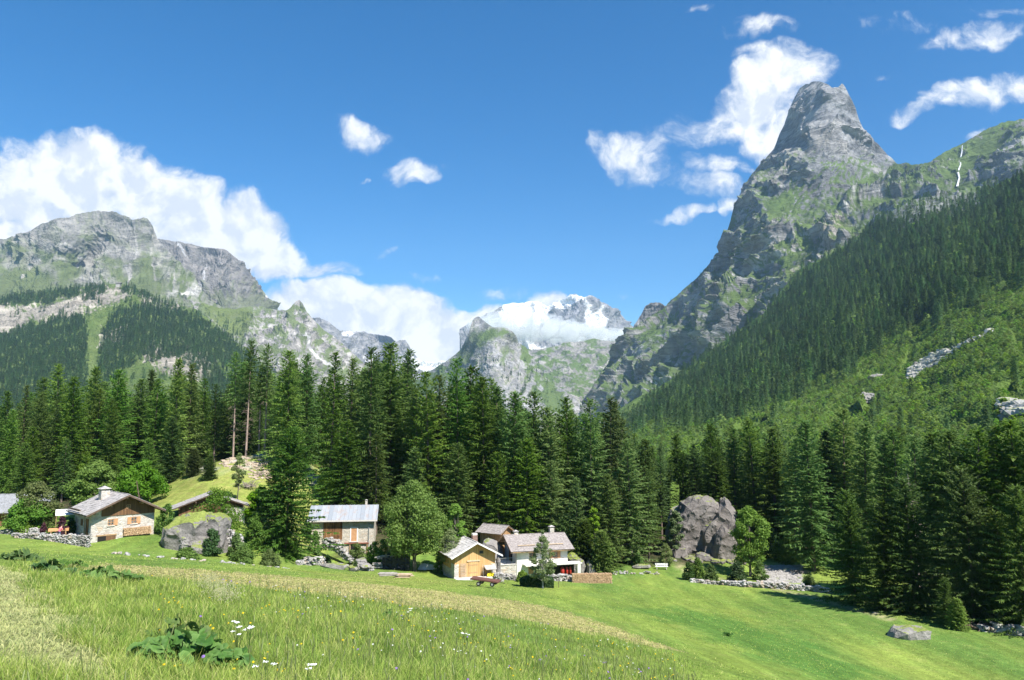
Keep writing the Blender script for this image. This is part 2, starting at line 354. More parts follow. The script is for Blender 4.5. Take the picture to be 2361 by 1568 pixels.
peak_bot = [(1340,1010),(1500,985),(1700,860),(1850,760),(2000,680),(2200,610),(2600,560)]
peak_ctrl = [(1340,925,3300),(1400,838,3300),(1470,752,3250),(1550,690,3220),(1640,600,3200),(1700,460,3180),(1750,380,3200),(1800,300,3230),(1840,212,3230),(1870,188,3120),
 (1905,192,2950),(1895,260,2860),(1870,330,2820),(1830,400,2800),(1760,450,2840),(1700,540,2800),(1940,192,2930),(1960,260,2940),(2000,320,3000),(2067,376,3100),(1950,380,2780),(1860,470,2640),
 (1750,600,2560),(1640,680,2700),(1560,760,2850),(1470,860,2900),(1400,920,2900),(1500,985,2500),(1700,860,2150),(1850,760,1900),(2000,680,1700),(1900,600,2150),(2000,500,2300),(1800,690,2150),
 (2115,380,2900),(2210,336,2900),(2360,273,2800),(2600,250,2700),(2250,420,2350),(2360,400,2100),(2200,610,1500),(2600,560,1300),(2100,450,2350),(1480,800,3000)]
relief('mountain_peak', 'tall pointed grey limestone peak with grassy ledges above the dark forest slope', peak_top, peak_bot, peak_ctrl, 1.5, 440, 32, 230, col_peak, M_rock_peak, 2.2, 5, (.75, 1, 1.15), .8, strata=True,
       ampfn=lambda U, V: .55+.45*sstep(250, 520, V)+.25*sstep(620, 820, V), dip=47)

# ---- forested flank in front of the peak, with pale scrub at its foot
flank_top = [(1395,955),(1430,942),(1470,915),(1510,897),(1560,865),(1600,838),(1650,800),(1700,764),(1760,722),(1800,672),(1835,625),(1900,592),(1960,557),(2040,495),(2100,462),(2150,452),(2230,450),(2300,425),(2360,395),(2450,340),(2600,270)]
flank_bot = [(1395,1110),(2600,1190)]
flank_ctrl = [(1395,955,1900),(1430,1000,1200),(1510,897,1700),(1650,800,1850),(1800,672,1950),(1835,625,2000),(1960,557,1950),(2100,462,1850),(2230,450,1750),(2360,395,1500),(2600,270,1150),
 (1600,920,1200),(1750,830,1250),(1900,740,1250),(2050,650,1250),(2200,560,1250),(2360,520,1100),(1600,1000,650),(1800,900,850),(1950,850,850),(2100,760,900),(2360,640,800),(1800,1000,520),(2000,920,600),(2200,820,600),(2360,760,550),
 (1395,1110,420),(1700,1120,330),(2000,1100,300),(2360,1000,270),(2600,1190,210),(2600,600,600),(2600,900,330)]
def col_flank(U, V, Pw, nr, r):
    n = fbm(U/40, V/30, 0, 5, .6, 21); c = mixc(GRASS*1.0+0*Pw, GRASS*1.7, .5+n)
    st = line_d(U, V, [(2095,862),(2140,832),(2180,816),(2230,795),(2285,765)])
    w = 2+3.5*sstep(2200, 2120, U); c = mixc(c, np.array((.40, .38, .35)), sstep(w+3, w-2, st+n*6))
    st2 = line_d(U, V, [(2315,955),(2340,945),(2375,935)]); c = mixc(c, np.array((.52, .49, .46)), sstep(15, 8, st2+n*6))
    rk = sstep(-25, 10, poly_sd(U, V, [(2040,495),(2150,440),(2240,430),(2250,470),(2160,500),(2080,530)])+fbm(U/14, V/14, 0, 4, .6, 8)*40)
    c = mixc(c, ROCK*1.0, rk*.8)
    gl = sstep(-20, 8, poly_sd(U, V, [(1395,955),(1430,940),(1480,910),(1560,880),(1540,905),(1440,960),(1400,975)]))
    return mixc(c, np.array((.14, .21, .05)), gl)
relief('hill_flank', 'steep valley side below the tall peak covered with dark spruce forest and pale scrub', flank_top, flank_bot, flank_ctrl, 3.0, 230, 4.5, 90, col_flank, M_rock_mid, 1.0, 9, (1, 1, .5), .6)

# ---- pale sub-peak behind the big peak's foot
relief('mountain_shoulder', 'small pale rock summit peeping out behind the foot of the tall peak', [(1440,800),(1462,748),(1478,725),(1487,706),(1500,698),(1520,697),(1545,712),(1580,760)], [(1440,960),(1580,960)],
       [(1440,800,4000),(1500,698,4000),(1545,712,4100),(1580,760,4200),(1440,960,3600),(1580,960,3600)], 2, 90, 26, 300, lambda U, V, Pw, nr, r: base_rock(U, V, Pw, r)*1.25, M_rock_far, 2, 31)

# ---- rounded rocky dome in the middle
def col_dome(U, V, Pw, nr, r):
    n = fbm(U/20, V/16, 0, 5, .6, 51); n2 = fbm(U/6, V/6, 0, 4, .6, 52)
    c = mixc(ROCK*1.2+0*Pw, ROCKW*1.2, .5+n)
    g = sstep(-8, 8, poly_sd(U, V, [(1060,800),(1085,770),(1110,757),(1165,754),(1192,772),(1190,790),(1165,776),(1130,780),(1105,800),(1090,830),(1060,850),(1030,850)])+n*12)
    g = np.maximum(g, sstep(-6, 8, poly_sd(U, V, [(1195,790),(1225,810),(1240,850),(1300,905),(1330,960),(1250,960),(1230,880),(1210,850)])+n*30))
    g = np.maximum(g, sstep(-6, 8, poly_sd(U, V, [(940,880),(1060,820),(1070,850),(1040,900),(950,930)])+n*30))
    g = np.maximum(g, sstep(.28, .6, n2+n*.8)*.6)
    g = np.maximum(g, .9*sstep(-5, 8, poly_sd(U, V, [(1165,785),(1180,800),(1160,850),(1150,830)])+n*8))
    c = mixc(c, np.array((.12, .18, .05)), g*(.55+.4*sstep(.1, .4, nr[..., 2])))
    dk = sstep(-5, 6, poly_sd(U, V, [(1082,762),(1102,764),(1096,800),(1070,830),(1055,835)])+n*10); return mixc(c, ROCKD, dk*.35)
relief('hill_dome', 'rounded grey limestone dome with a pointed horn on top in the valley centre', [(930,900),(950,880),(975,862),(1000,850),(1030,832),(1060,808),(1070,790),(1080,768),(1085,750),(1089,738),(1095,731),(1104,729),(1112,737),(1122,745),(1136,754),(1155,755),(1170,756),(1182,765),(1190,775),(1194,790),(1212,800),(1230,830),(1246,855),(1265,880),(1300,900),(1340,925),(1380,960),(1420,1000)],
       [(930,1040),(1420,1040)], [(930,900,3900),(1000,850,3800),(1060,808,3700),(1085,750,3700),(1100,731,3790),(1112,748,3640),(1136,754,3520),(1182,765,3540),(1194,790,3640),(1212,800,3700),(1265,880,3500),(1300,900,3400),(1420,1000,3200),(1110,850,3350),(1160,850,3300),(1215,870,3420),
        (1100,950,3150),(1250,950,3000),(930,1040,3200),(1180,1040,2800),(1420,1040,2800),(1050,900,3450),(1160,780,3430),(1120,790,3430)], 1.3, 230, 6.5, 110, col_dome, M_rock_mid, .8, 61, (1, 1, .6), .6)

# ---- pale green upland basin behind the dome
def col_basin(U, V, Pw, nr, r):
    n = fbm(U/30, V/12, 0, 5, .65, 71); n2 = fbm(U/7, V/5, 0, 4, .6, 72)
    c = mixc(np.array((.13, .19, .06))+0*Pw, SCREE*.85, sstep(-.12, .3, n+n2*.5+.25*sstep(840, 800, V))); return c
relief('hill_basin', 'pale green and stony upland basin below the snowy massif', [(1180,800),(1210,803),(1240,806),(1275,800),(1300,790),(1345,786),(1370,779),(1385,784),(1420,786),(1450,770),(1490,740)], [(1180,990),(1490,990)],
       [(1180,800,5000),(1300,790,5000),(1385,784,5000),(1490,740,5000),(1180,990,3700),(1490,990,3600),(1330,880,4300)], 2, 120, 16, 300, col_basin, M_rock_far, 1.5, 73, (1, 1, 1), .5)

# ---- far snowy massif
def col_snow(U, V, Pw, nr, r):
    n = fbm(U/14, V/9, 0, 5, .6, 81); n2 = fbm(U/6, V/14, 0, 4, .6, 82)
    c = mixc(np.array((.34, .335, .34))+0*Pw, np.array((.24, .24, .26)), .5+n2)
    s = np.zeros(U.shape)
    for p in ([(1160,704),(1180,697),(1240,695),(1258,702),(1300,690),(1330,678),(1345,686),(1318,692),(1290,706),(1262,715),(1255,740),(1160,740)], [(1300,690),(1320,680),(1342,684),(1320,694),(1296,704)], [(1385,712),(1398,735),(1392,742),(1380,720)], [(1345,695),(1362,715),(1395,745),(1385,752),(1356,735)],
              [(1150,795),(1180,790),(1260,800),(1250,815),(1200,810)], [(1388,780),(1400,778),(1402,790),(1392,788)], [(1325,795),(1340,793),(1338,800)]):
        s = np.maximum(s, sstep(-7, 0, poly_sd(U, V, p)+n*8))
    return mixc(c, SNOW, s)
relief('mountain_massif', 'far snow streaked mountain massif behind a band of cloud', [(1060,760),(1100,733),(1135,718),(1160,704),(1185,698),(1215,696),(1240,695),(1252,700),(1262,706),(1275,700),(1290,692),(1305,685),(1318,679),(1325,677),(1332,681),(1345,686),(1358,682),(1372,685),(1385,696),(1400,700),(1412,712),(1422,714),(1436,730),(1450,746),(1470,762)],
       [(1060,880),(1470,880)], [(1060,760,9700),(1185,698,9700),(1262,706,9800),(1325,677,9500),(1400,700,9700),(1470,762,9900),(1060,880,9000),(1300,800,9000),(1470,880,9000),(1320,720,9250),(1250,740,9500)], 1.3, 150, 60, 420, col_snow, M_rock_far, 2.5, 83, (1.1, 1, .5), .5)

# ---- left: bare rocky mountain, its darker neighbour, the forested shelf in front, the ridge going to the middle
def col_left(U, V, Pw, nr, r):
    n = fbm(U/45, V/35, 0, 5, .6, 91); n2 = fbm(U/10, V/16, 0, 5, .6, 92)
    c = mixc(np.array((.29, .28, .26))+0*Pw, np.array((.36, .34, .31)), .5+n2)
    g = sstep(540, 650, V+n*90+np.abs(U-200)*.05)*.9; g = np.maximum(g, .35*sstep(.0, .4, n2+n))
    rr = sstep(30, -10, np.abs((U-215)-(V-610)*.45)-(V-540)*.25)*sstep(540, 590, V)*sstep(720, 680, V)
    g = g*(1-.75*rr*sstep(-.25, .25, n2+.2)); g = g*(1-.6*sstep(330, 420, U)*sstep(-.2, .2, n2))
    c = mixc(c, np.array((.135, .175, .05)), g)
    for ln in ([(300,500),(320,560),(305,600),(295,655)], [(355,560),(350,600),(360,640)], [(170,590),(210,640),(235,690)], [(250,545),(285,600),(300,640)], [(90,600),(60,650)], [(400,640),(402,672)]):
        c = mixc(c, SCREE*1.1, sstep(3.2, 1.0, line_d(U, V, ln)+n2*5)*.85)
    sc = sstep(-4, 5, poly_sd(U, V, [(382,684),(402,672),(415,668),(440,662),(470,675),(430,680),(400,684)])+n2*6); c = mixc(c, np.array((.6, .58, .54)), sc)
    return c
relief('mountain_left', 'broad grey and green alpine mountain with scree runnels at the valley entrance', [(-260,640),(-120,590),(0,552),(40,545),(70,532),(95,516),(115,509),(130,505),(145,503),(160,500),(172,494),(185,491),(205,487),(235,485),(258,487),(275,493),(292,499),(305,506),(320,504),(330,502),(342,508),(352,520),(358,536),(365,552),(390,580),(420,612),(450,650),(480,690),(520,712),(560,745)],
       [(-260,800),(560,800)], [(-260,640,4700),(0,552,4650),(110,510,4500),(235,485,4500),(330,502,4450),(365,552,4500),(450,650,4300),(560,745,4200),(-260,800,3500),(560,800,3600),(100,650,3900),(250,640,3950),(150,560,4100),(300,560,4330),(400,690,3850),(60,600,4350),(200,600,4350)],
       1.7, 220, 34, 280, col_left, M_rock_far, 2.6, 93, (1.2, 1, .6), .6, dip=20)
def col_dark(U, V, Pw, nr, r):
    n = fbm(U/16, V/20, 0, 5, .6, 101); c = mixc(np.array((.22, .21, .20))+0*Pw, np.array((.31, .285, .265)), .5+n+.25*sstep(500, 600, U))
    for ln in ([(470,600),(462,640),(455,680)], [(440,640),(470,655)], [(610,680),(640,712),(655,715)], [(415,575),(430,590)]): c = mixc(c, np.array((.6, .6, .6)), sstep(3.5, .8, line_d(U, V, ln)+n*6))
    g = sstep(650, 700, V+n*60)*.6; return mixc(c, np.array((.13, .17, .05)), g)
relief('mountain_ridge', 'darker rock mountain with its summit lost in cloud', [(330,545),(370,550),(400,556),(440,563),(480,570),(515,573),(530,582),(548,598),(562,612),(578,632),(592,650),(605,668),(620,688),(632,702),(642,714),(660,730),(690,770)],
       [(330,800),(690,820)], [(330,545,5200),(440,563,5150),(515,573,5000),(578,632,4900),(632,702,4800),(690,770,4800),(330,800,4300),(690,820,4200),(470,600,4950),(520,650,4550),(450,690,4500),(590,720,4400)],
       1.5, 180, 42, 260, col_dark, M_rock_far, 2.0, 103, (1.2, 1, .6), .6, dip=15)
def col_mid(U, V, Pw, nr, r):
    n = fbm(U/22, V/18, 0, 5, .6, 111); n2 = fbm(U/6, V/7, 0, 4, .6, 112)
    c = mixc(np.array((.36, .345, .33))+0*Pw, np.array((.44, .41, .38)), .5+n2)
    g = sstep(.0, .22, n+n2*.4+.35*sstep(590, 540, U)+.15*nr[..., 2])*.85; c = mixc(c, np.array((.13, .18, .05)), g)
    for ln in ([(718,795),(745,830),(780,860)], [(705,770),(715,790)]): c = mixc(c, np.array((.65, .64, .62)), sstep(5, 2, line_d(U, V, ln)+n2*3))
    gm = sstep(-4, 6, poly_sd(U, V, [(455,700),(560,706),(590,720),(575,770),(530,770),(480,735)])+n2*6); return mixc(c, np.array((.15, .19, .055)), gm*.9)
relief('hill_ridge', 'pale craggy ridge with a small pointed top stepping down to the valley', [(440,692),(470,700),(510,712),(545,712),(570,706),(600,706),(625,712),(645,716),(660,714),(672,706),(682,694),(690,690),(697,698),(706,716),(716,728),(730,745),(748,762),(770,775),(800,800),(830,830),(870,860),(920,900)],
       [(440,960),(920,980)], [(440,692,3600),(545,712,3600),(600,706,3650),(660,714,3600),(690,690,3640),(700,712,3570),(716,728,3550),(800,800,3500),(920,900,3400),(440,960,2700),(650,960,2650),(920,980,2700),(560,780,3300),(700,780,3200),(600,850,3000),(760,850,3150)],
       1.6, 220, 19, 170, col_mid, M_rock_mid, 1.8, 113, (1, 1, .6), .6, dip=25)
def col_far2(U, V, Pw, nr, r):
    n = fbm(U/12, V/12, 0, 5, .6, 121); c = mixc(np.array((.26, .26, .28))+0*Pw, np.array((.36, .35, .34)), .5+n)
    s = sstep(-3, 3, poly_sd(U, V, [(788,766),(808,764),(822,768),(800,782)])+n*3); s = np.maximum(s, .8*sstep(.2, .35, n)*sstep(800, 830, V)); s = np.maximum(s, sstep(-3, 3, poly_sd(U, V, [(940,822),(1060,818),(1060,840),(950,860)])+n*14)*.9)
    return mixc(c, SNOW, s)
relief('mountain_far', 'distant bluish rock ridges with snow patches under a cloud bank', [(700,760),(715,733),(735,730),(752,738),(770,752),(785,764),(805,763),(830,765),(860,770),(885,772),(900,778),(915,790),(924,784),(934,783),(944,800),(958,818),(970,832),(1000,835),(1060,826)], [(700,980),(1060,980)],
       [(700,760,6500),(735,730,6400),(830,765,7000),(925,785,6300),(958,818,6300),(1060,826,7000),(700,980,5600),(1060,980,5600),(850,850,6200),(760,800,6000)], 1.6, 150, 42, 320, col_far2, M_rock_far, 2.2, 123, (1, 1, .6), .5, dip=20)
def col_shelf(U, V, Pw, nr, r):
    n = fbm(U/20, V/15, 0, 5, .6, 131); n2 = fbm(U/6, V/8, 0, 4, .6, 132)
    c = mixc(np.array((.10, .15, .04))+0*Pw, np.array((.15, .20, .06)), .5+n)
    rk = np.zeros(U.shape)
    for p in ([(0,700),(60,705),(150,690),(200,670),(230,663),(300,672),(290,690),(240,700),(190,715),(160,735),(60,735),(60,760),(0,770),(-200,770),(-200,710)], [(330,800),(420,800),(480,830),(500,870),(420,870),(330,830)], [(380,695),(430,695),(440,705),(390,706)], [(330,660),(400,680),(440,700),(330,700)], [(240,760),(290,750),(280,790),(230,790)]):
        rk = np.maximum(rk, sstep(-6, 8, poly_sd(U, V, p)+n2*22+n*8))
    c = mixc(c, np.array((.44, .39, .34)), rk*.92)
    return c
relief('hill_shelf', 'forested rocky shelf below the broad mountain with a bright green avalanche strip', [(-300,690),(-100,690),(0,686),(80,676),(130,668),(180,663),(220,658),(250,655),(285,655),(320,668),(360,690),(400,700),(450,712),(480,735),(520,770),(560,800),(620,850),(700,930)],
       [(-300,960),(700,1010)], [(-300,690,2900),(0,686,2900),(180,663,2800),(285,655,2750),(400,700,2700),(480,735,2650),(560,800,2550),(700,930,2300),(-300,960,1500),(0,960,1500),(200,960,1500),(400,960,1500),(700,1010,1500),(100,800,2150),(300,800,2150),(450,850,2000),(50,740,2560),(200,720,2500),(350,740,2430)],
       1.8, 240, 8, 110, col_shelf, M_rock_mid, 1.6, 133, (1, 1, .5), .5)

# ---- cloud lying across the snowy massif, beyond the hazy air
cmat = bpy.data.materials.new('cloud_vapour'); cmat.use_nodes = True; cmat.node_tree.nodes.remove(cmat.node_tree.nodes['Principled BSDF'])
pvc = cmat.node_tree.nodes.new('ShaderNodeVolumePrincipled'); pvc.inputs['Color'].default_value = (1, 1, 1, 1); pvc.inputs['Density'].default_value = .0055; pvc.inputs['Anisotropy'].default_value = .0
cmat.node_tree.links.new(pvc.outputs[0], cmat.node_tree.nodes['Material Output'].inputs['Volume'])
bmc = bmesh.new()
for u, v, ru, rv in ((1110,752,34,26),(1150,750,48,30),(1195,752,52,32),(1240,756,56,30),(1290,762,56,27),(1335,765,50,24),(1380,768,46,19),(1415,772,36,14),(1130,742,22,18),(1175,735,26,16),(1225,742,30,14)):
    c_ = P(u, v, 8600); k_ = 8600/1800.0; m_ = Matrix.Translation(c_)@Matrix.Diagonal((ru*k_, 240, rv*k_, 1)); bmesh.ops.create_icosphere(bmc, subdivisions=4, radius=1, matrix=m_)
co_ = np.array([v.co for v in bmc.verts]); nn_ = fbm(co_[:, 0]/170, co_[:, 1]/170, co_[:, 2]/120, 5, .6, 500)
for v, n_ in zip(bmc.verts, nn_): v.co += Vector((n_*60, 0, n_*75))
mec = bpy.data.meshes.new('cloud'); bmc.to_mesh(mec); bmc.free(); mec.materials.append(cmat)
tag(add_obj('cloud', mec), 'band of white cloud lying across the snow streaked massif', kind='stuff')

wf = [(2218,336),(2216,348),(2212,362),(2213,376),(2207,390),(2210,402),(2205,416)]
wp_, _ = rpos('mountain_peak', np.array([a for a, _ in wf], float), np.array([b_ for _, b_ in wf], float)); wV = []
for i, p_ in enumerate(wp_):
    w_ = (1.5, 2, 2.6, 2.2, 3, 2.5, 3.4)[i]; o_ = p_*(1-14/np.linalg.norm(p_)); wV += [o_+(-w_, 0, 0), o_+(0, -3, 1), o_+(w_, 0, 0)]
wm_ = MT('falling_water', .5, .3); wm_.color((.85, .87, .9)); wF = np.concatenate([[(3*i, 3*i+1, 3*i+4, 3*i+3), (3*i+1, 3*i+2, 3*i+5, 3*i+4)] for i in range(len(wf)-1)])
tag(add_obj('waterfall', mesh_np('waterfall', np.array(wV), wF, [wm_.m])), 'thin white waterfall dropping down the grassy cliff right of the tall peak', kind='structure')

# ================================================================== near ground
TC = [(30,1240,100),(230,1263,98),(350,1232,105.5),(300,1237,103),(250,1263,97.5),(272,1256,98.5),(215,1264,97.5),(0,1180,125),(300,1170,130),(440,1150,122),(470,1110,130),(500,1070,140),(570,1050,148),(620,1045,150),(560,1180,118),(525,1262,106),(660,1278,112),(380,1262,100),
 (850,1277,125),(730,1262,124),(800,1312,110),(690,1298,108),(940,1320,112),(1000,1330,113),(1150,1335,113),(1180,1330,118),(1320,1328,120),(1420,1322,122),(1525,1312,128),(1560,1268,140),(1690,1272,140),(1780,1330,125),(1850,1335,122),
 (1915,1362,110),(2060,1415,92),(2240,1450,85),(2360,1462,84),(2110,1475,79),
 (100,1500,8.5),(100,1400,16),(100,1300,45),(50,1270,62),(50,1248,95),(450,1568,8),(430,1530,9.5),(900,1568,9),(1200,1568,13),(1500,1568,25),(1800,1568,45),(2100,1568,62),(2360,1568,66),
 (900,1480,15),(900,1420,25),(900,1385,38),(900,1355,58),(900,1335,85),(1200,1500,21),(1200,1450,33),(1200,1410,50),(1200,1380,72),(1200,1357,95),(1500,1500,41),(1500,1450,61),(1500,1400,86),(1500,1340,116),
 (1800,1500,62),(1800,1450,80),(1800,1400,97),(1800,1360,110),(2100,1510,73),(2360,1505,75),(500,1420,14.5),(500,1380,21),(500,1350,31),(500,1315,55),(500,1297,80),(200,1350,20),(200,1305,37),(200,1282,60),(200,1440,12),(700,1450,13.5),(700,1400,23),(700,1365,38),(700,1320,75)]
tp = []; tz = []
for u, v, d in TC:
    q = P(u, v, d); tp.append((q.x, q.y)); tz.append(q.z)
for x, y, z in [(0,0,-1.65),(-12,-3,-.9),(12,-3,-3.2),(-6,5,-1.6),(6,5,-2.9),(0,-30,4),(60,-30,-2),(-60,-30,8),(-50,20,-1.5),(-80,60,-6),(50,20,-12),(90,40,-20),(100,90,-23),(0,170,-20),(-60,170,-13),(60,170,-24),(120,170,-25),(-120,120,-12),(-120,170,-10),(0,260,-28),(100,260,-30),(-100,260,-20),(200,170,-26),(200,60,-22),(-150,60,-4),(20,150,-22)]:
    tp.append((x, y)); tz.append(z)
_tf = rbf_fit(tp, tz, .0006)
def ground_z(x, y):
    x = np.asarray(x, float); y = np.asarray(y, float)+0*x
    xc = np.clip(x, -170, 230); yc = np.clip(y, -40, 290)
    z = _tf(xc, yc); z = z+.10*fbm(x/5.0, y/5.0, .5, 4, .5, 200)*sstep(2, 25, np.hypot(x, y))+.03*fbm(x/1.2, y/1.2, .5, 3, .5, 201)
    far = np.maximum(np.maximum(np.abs(x-30)-200, y-290), np.maximum(-40-y, 0))
    k = sstep(0, 200, far); return z*(1-k)+(-45)*k
def gz(x, y): return float(ground_z(np.array([x]), np.array([y]))[0])
def G(u, v, d0=None):
    """ground point seen at u, v: march along the sight line"""
    x, z = pxdir(u, v); ds = np.concatenate([np.linspace(3, 60, 400), np.linspace(60.2, 290, 1200)])
    gzv = ground_z(x*ds, ds); dif = z*ds-gzv; k = np.where(dif < 0)[0]
    d = ds[k[0]] if len(k) else (d0 or 200)
    if d0 is not None and (not len(k)): d = d0
    return Vector((x*d, d, gz(x*d, d)))
def at(u, d):
    """ground point at distance d in the direction of column u"""
    x = (u-1180)/1800.0*d/math.cos(PITCH)*1.0; x = (u-1180)/1800.0*d*1.0
    return Vector((x, d, gz(x, d)))

def gpoly(pts): return [tuple(G(u, v)[:2]) for u, v in pts]
HAY = gpoly([(150,1303),(260,1300),(400,1310),(560,1322),(750,1337),(900,1352),(1050,1368),(1180,1385),(1300,1410),(1420,1450),(1560,1500),(1500,1492),(1380,1462),(1250,1438),(1120,1420),(980,1402),(840,1385),(700,1368),(560,1352),(430,1340),(330,1328),(230,1318)])
TRACK = gpoly([(-80,1300),(40,1310),(70,1350),(130,1400),(205,1450),(235,1500),(255,1568),(-150,1568)])
PATH1 = gpoly([(1620,1275),(1590,1290),(1565,1305),(1590,1322),(1660,1335),(1760,1350),(1850,1372),(1950,1400),(2060,1432)])
HEAP = gpoly([(1752,1330),(1770,1312),(1790,1300),(1830,1302),(1852,1330),(1850,1345),(1800,1350),(1760,1345)])
DRY = gpoly([(690,1315),(900,1320),(1000,1335),(1100,1342),(1000,1352),(850,1345),(720,1330)])
KNOLL = [(-57,112),(-30,118),(-28,160),(-75,160),(-66,130)]
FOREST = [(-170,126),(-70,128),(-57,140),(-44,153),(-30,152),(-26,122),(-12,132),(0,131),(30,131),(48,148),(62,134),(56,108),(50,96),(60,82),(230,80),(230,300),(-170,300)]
# ground sheet on a polar lattice that thins out towards the horizon
def polar(nr_, na_, r0, r1, a0, a1, cx, cyy):
    r = r0*(r1/r0)**np.linspace(0, 1, nr_); a = np.linspace(a0, a1, na_)
    R, A = np.meshgrid(r, a, indexing='ij'); return cx+R*np.sin(A), cyy+R*np.cos(A)
gx, gy = polar(640, 620, 3.0, 9000, math.radians(-130), math.radians(130), 0, -8)
gzv = ground_z(gx, gy)
mound = sstep(-1.5, 1.5, poly_sd(gx, gy, HEAP)); gzv = gzv+mound*(.15*fbm(gx/1.1, gy/1.1, 0, 3))
thay = sstep(-.6, .6, poly_sd(gx, gy, HAY)+fbm(gx/1.5, gy/1.5, 0, 4)*1.6)*(.75+.8*fbm(gx/2.0, gy/.8, 1, 4))
ttrk = sstep(-.5, .5, poly_sd(gx, gy, TRACK)+fbm(gx/.8, gy/.8, 0, 4)*.7)
tpath = sstep(.9, .25, line_d(gx, gy, PATH1)+fbm(gx/1.5, gy/1.5, 0, 3)*.4)*.9
tdry = np.maximum(sstep(-3, 3, poly_sd(gx, gy, DRY)+fbm(gx/3, gy/3, 0, 4)*4)*.55, sstep(-4, 4, poly_sd(gx, gy, KNOLL))*.7)
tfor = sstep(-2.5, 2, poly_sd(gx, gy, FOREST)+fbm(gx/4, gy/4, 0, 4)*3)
tstone = np.maximum(mound*.55, sstep(.1, .3, fbm(gx/3, gy/3, 2, 4))*sstep(5, -1, line_d(gx, gy, [(-50,141),(-42,146),(-33,146)])-4))
ti = np.arange(gx.size).reshape(gx.shape)
F = np.stack([ti[:-1, :-1], ti[:-1, 1:], ti[1:, 1:], ti[1:, :-1]], -1).reshape(-1, 4)
t = MT('meadow', .95, .1)
pos = t.tc.outputs['Object']
n1 = t.noise(.035, 3); n2 = t.noise(.6, 6, .7); n3 = t.noise(5, 8, .8); n5 = t.noise(.07, 5, .65, t.mapv((1, .3, 1), (0, 0, -.45))); n4 = t.noise(.16, 4, .6, t.mapv((1, .35, 1), (0, 0, .5)))
g1 = t.mix(t.rng(n1, .35, .65), (.185, .262, .046), (.235, .30, .060)); g1 = t.mix(t.rng(n4, .42, .68), g1, (.125, .205, .04)); g1 = t.mix(t.math('MULTIPLY', t.rng(n2, .55, .75), .5), g1, (.27, .30, .075))
g1 = t.mix(t.rng(n5, .48, .62, 0, .7), g1, (.095, .185, .038)); g1 = t.mix(t.math('MULTIPLY', t.rng(t.noise(.5, 6, .75), .52, .7), .35), g1, (.33, .33, .11)); g1 = t.mix(t.math('MULTIPLY', t.attr('swath'), .8), g1, (.07, .165, .03))
g1 = t.mix(t.math('MULTIPLY', t.attr('dry'), 1.0), g1, t.mix(t.rng(n2, .35, .65), (.20, .25, .05), (.30, .27, .09)))
g1 = t.mix(t.attr('track'), g1, t.mix(t.rng(n2, .35, .65), (.24, .29, .09), (.38, .36, .17)))
hayc = t.mix(t.rng(t.noise(2.2, 6, .7, t.mapv((1, .35, 1), (0, 0, -.35))), .36, .62), (.27, .27, .07), (.52, .44, .20)); g1 = t.mix(t.attr('hay'), g1, hayc)
g1 = t.mix(t.attr('path'), g1, (.38, .34, .19))
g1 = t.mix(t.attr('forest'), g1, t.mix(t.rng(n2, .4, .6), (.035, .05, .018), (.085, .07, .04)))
g1 = t.mix(t.attr('stone'), g1, t.mix(t.rng(t.voro(2.5).outputs['Distance'], .1, .5), (.22, .20, .18), (.42, .40, .37)))
kk = t.rng(n3, .28, .72, .5, 1.5); n6 = t.noise(.55, 5, .7, t.mapv((1, .07, 1), (0, 0, -.5))); n7 = t.noise(1.3, 7, .75); kk = t.math('MULTIPLY', kk, t.math('MULTIPLY', t.rng(n6, .35, .65, .80, 1.18), t.rng(n7, .3, .7, .72, 1.28)))
cc = t.n.new('ShaderNodeVectorMath'); cc.operation = 'SCALE'; t.l.new(g1, cc.inputs[0]); t.l.new(kk, cc.inputs['Scale'])
t.color(cc.outputs[0]); t.bump(t.math('ADD', n3, t.math('MULTIPLY', n2, 1.2)), .7, .22)
M_meadow = t.m
me = mesh_np('ground', np.stack([gx, gy, gzv], -1).reshape(-1, 3), F, [M_meadow], True)
SW = gpoly([(1480,1405),(1560,1400),(1660,1420),(1760,1450),(1850,1480),(1960,1530),(2040,1568),(1880,1568),(1760,1520),(1660,1480),(1560,1440)])
tsw = sstep(-2.5, 2.5, poly_sd(gx, gy, SW)+fbm(gx/4, gy/4, 0, 4)*4)
for nm, ar in (('swath', tsw), ('hay', thay), ('track', ttrk), ('path', tpath), ('dry', tdry), ('forest', tfor), ('stone', tstone)): set_attr(me, nm, np.clip(ar, 0, 1).ravel())
ground = add_obj('ground', me); tag(ground, 'mown alpine meadow falling from the viewpoint to the hamlet and valley floor', kind='structure')

# ================================================================== trees
def leaf_mat(name, dark, light, warm, tr=.25, rv=.12, nscale=.35):
    t = MT(name, .6, .25)
    n = t.noise(nscale, 3, .6); tip = t.attr('tip')
    c = t.mix(t.rng(n, .35, .65), dark, light); c = t.mix(t.math('MULTIPLY', tip, .75), c, warm)
    rnd = t.rand(); c = t.hsv(c, t.rng(rnd, 0, 1, .5-.018, .5+.018), t.rng(t.math('FRACT', t.math('MULTIPLY', rnd, 7.3)), 0, 1, .85, 1.1), t.rng(t.math('FRACT', t.math('MULTIPLY', rnd, 13.7)), 0, 1, 1-rv*2, 1+rv*2))
    t.color(c); t.translucent(c, tr); return t.m
M_spruce = leaf_mat('spruce_needles', (.076, .155, .032), (.125, .222, .045), (.225, .315, .06), .48, .22)
M_spruceo = leaf_mat('old_spruce_needles', (.048, .098, .020), (.078, .14, .028), (.15, .215, .042), .35, .08)
M_sprucef = leaf_mat('spruce_needles_far', (.062, .135, .045), (.095, .18, .055), (.15, .24, .07), .35, .2)
M_leafd = leaf_mat('maple_leaves', (.125, .245, .03), (.18, .31, .045), (.25, .38, .07), .5)
M_leafb = leaf_mat('birch_leaves', (.15, .215, .06), (.21, .28, .09), (.28, .34, .13), .5)
